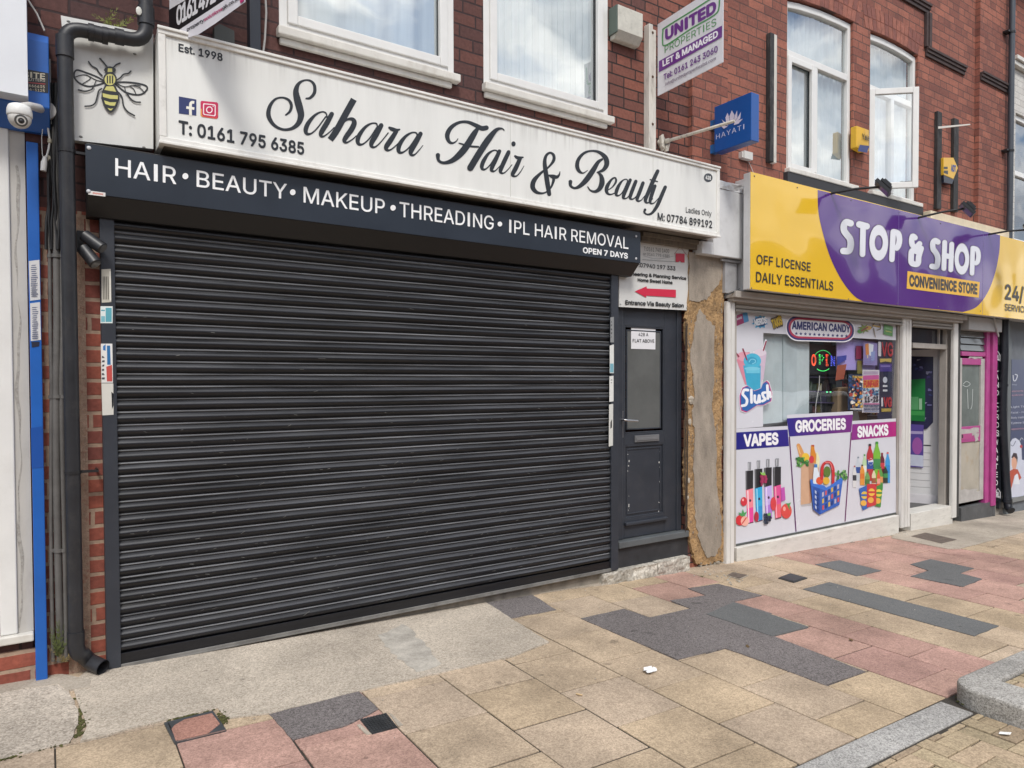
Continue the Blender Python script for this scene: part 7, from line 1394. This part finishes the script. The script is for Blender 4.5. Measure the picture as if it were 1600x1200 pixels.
for name, lab, pts, rim in (('cover_plate', 'rusty rectangular cover set in concrete outside the store door', [z56(895, 150), z56(985, 128), z56(1180, 172), z56(1085, 195)], True), ('cover_plate', 'small brown cover with a pale edge near the foot of the torn board', [z6(1350, 192), z6(1380, 176), z6(1470, 192), z6(1420, 214)], True), ('cover_plate', 'small dark cover among buff slabs in front of the shop window', [z56(75, 408), z56(140, 383), z56(235, 408), z56(160, 432)], False)):
    r_ = thing(name, lab, 'cover', tuple(G(*pts[0]))); g4 = [G(*q, .011) for q in pts]; c = sum(g4, Vector())/4; m = MB(); m.prism([c+(p-c)*1.14-Vector((0, 0, .003)) for p in g4], (0, 0, -.03)); build('frame', m, MC['smooth_concrete'] if rim else m_cast, r_)
    m = MB(); m.prism(g4, (0, 0, -.012)); build('plate', m, mat('rust_plate', (.115, .088, .07), .7, var=.35, vs=18, bump=.4, bs=90) if rim else m_cast, r_)
# tissue
m = MB(); rn = random.Random(3); c = G(1015, 1049, .006)
for k in range(7):
    o = c+Vector((rn.uniform(-.03, .03), rn.uniform(-.022, .022), rn.uniform(0, .004))); n = 7; ring = []
    for i in range(n): a = 6.28*i/n; ring.append(o+Vector((math.cos(a)*rn.uniform(.011, .030), math.sin(a)*rn.uniform(.008, .020), rn.uniform(0, .014))))
    for i in range(n): m.add([o+Vector((0, 0, .012)), ring[i], ring[(i+1) % n]], [(0, 1, 2)])
tag(build('tissue', m, mat('tissue_white', (.80, .80, .80), .8, var=.02)), 'crumpled white tissue lying on the buff slabs', 'litter')
# a few scraps on the slabs
for px_, lab, c, l_ in (((1168, 1010), 'dead brown leaf on the dark tarmac patch', (.12, .075, .03), .022), ((1330, 1000), 'small dead leaf lying on the pink slabs', (.14, .085, .035), .018), ((905, 1085), 'cigarette end on the buff slabs in front of the shutter', (.55, .40, .22), .016), ((1570, 1146), 'white scrap of paper on the block paving', (.75, .75, .73), .028)):
    c0 = G(px_[0], px_[1], .006); m = MB(); a_ = px_[0]*.7; u_ = Vector((math.cos(a_), math.sin(a_), 0))*l_; v_ = Vector((-math.sin(a_), math.cos(a_), 0))*l_*(.22 if 'cigarette' in lab else .5)
    if 'cigarette' in lab: m.tube([c0-u_, c0+u_], .004, 8)
    else: m.prism([c0-u_, c0-u_*.3-v_+Vector((0, 0, .004)), c0+u_*.6-v_*.7, c0+u_*1.1+Vector((0, 0, .005)), c0+u_*.4+v_, c0-u_*.5+v_*.8+Vector((0, 0, .003))], (0, 0, -.0012))
    tag(build('leaf' if 'leaf' in lab else 'cigarette_end' if 'cig' in lab else 'paper_scrap', m, mat('scrap_%d' % px_[0], c, .8, var=.25, vs=60)), lab, 'leaf' if 'leaf' in lab else 'litter')
# weeds
m_weed = mat('weed_green', (.085, .105, .03), .7, var=.5, vs=25); m_dry = mat('dry_weed', (.22, .17, .075), .8, var=.4, vs=25)
rn = random.Random(5)
def weed(px, lab, n, h, sp, dry=False, lw=.014):
    m = MB(); b = P(px[0], px[1], -.06) if px[0] < 120 else G(*px); leafy(m, b, n, h, sp, lw, rn); o = build('weed', m, m_dry if dry else m_weed); tag(o, lab, 'plant', 'weeds along the shop fronts'); return o
weed((92, 1026), 'tall green weed beside the foot of the black downpipe', 18, .20, .07)
weed((100, 1034), 'dry brown weed at the bottom of the conduits', 14, .10, .09, True)
weed((1098, 902), 'low weed between the door step and the small brown cover', 10, .04, .06, False, .008)
weed((1509, 1092), 'weed at the corner of the raised granite kerb', 9, .05, .05, False, .01)
weed((1175, 872), 'sparse weed under the white shop window cill', 6, .03, .05, True, .007)
# rubble
m = MB(); rn = random.Random(13)
def crumbs(px, n, wx, r0, r1):
    for _ in range(n): c = G(px[0]+rn.gauss(0, wx), px[1]+rn.gauss(0, 3.2), .004); m.ball(c, rn.uniform(r0, r1), 3, sc=(1, rn.uniform(.6, 1), rn.uniform(.4, .8)))
crumbs((1395, 832), 46, 16, .006, .022); crumbs((1330, 846), 24, 22, .004, .012); crumbs((1512, 801), 22, 12, .006, .02); crumbs((1120, 897), 20, 16, .004, .014); crumbs((1150, 905), 8, 8, .006, .016); crumbs((1440, 822), 20, 14, .005, .016); crumbs((90, 1045), 14, 8, .005, .014); crumbs((1250, 862), 18, 40, .003, .008)
for _ in range(170):
    x, y = rn.uniform(.4, 7.5), -abs(rn.gauss(0, .9))
    if y > -2.4: c = Vector((x, y, gz(x)+.006)); m.ball(c, rn.uniform(.0018, .0048), 3, sc=(1, rn.uniform(.6, 1), .6))
build('rubble', m, aggregate('rubble_stone', (.28, .25, .21), (.52, .48, .41), 60, blotch=.4), kind='stuff')
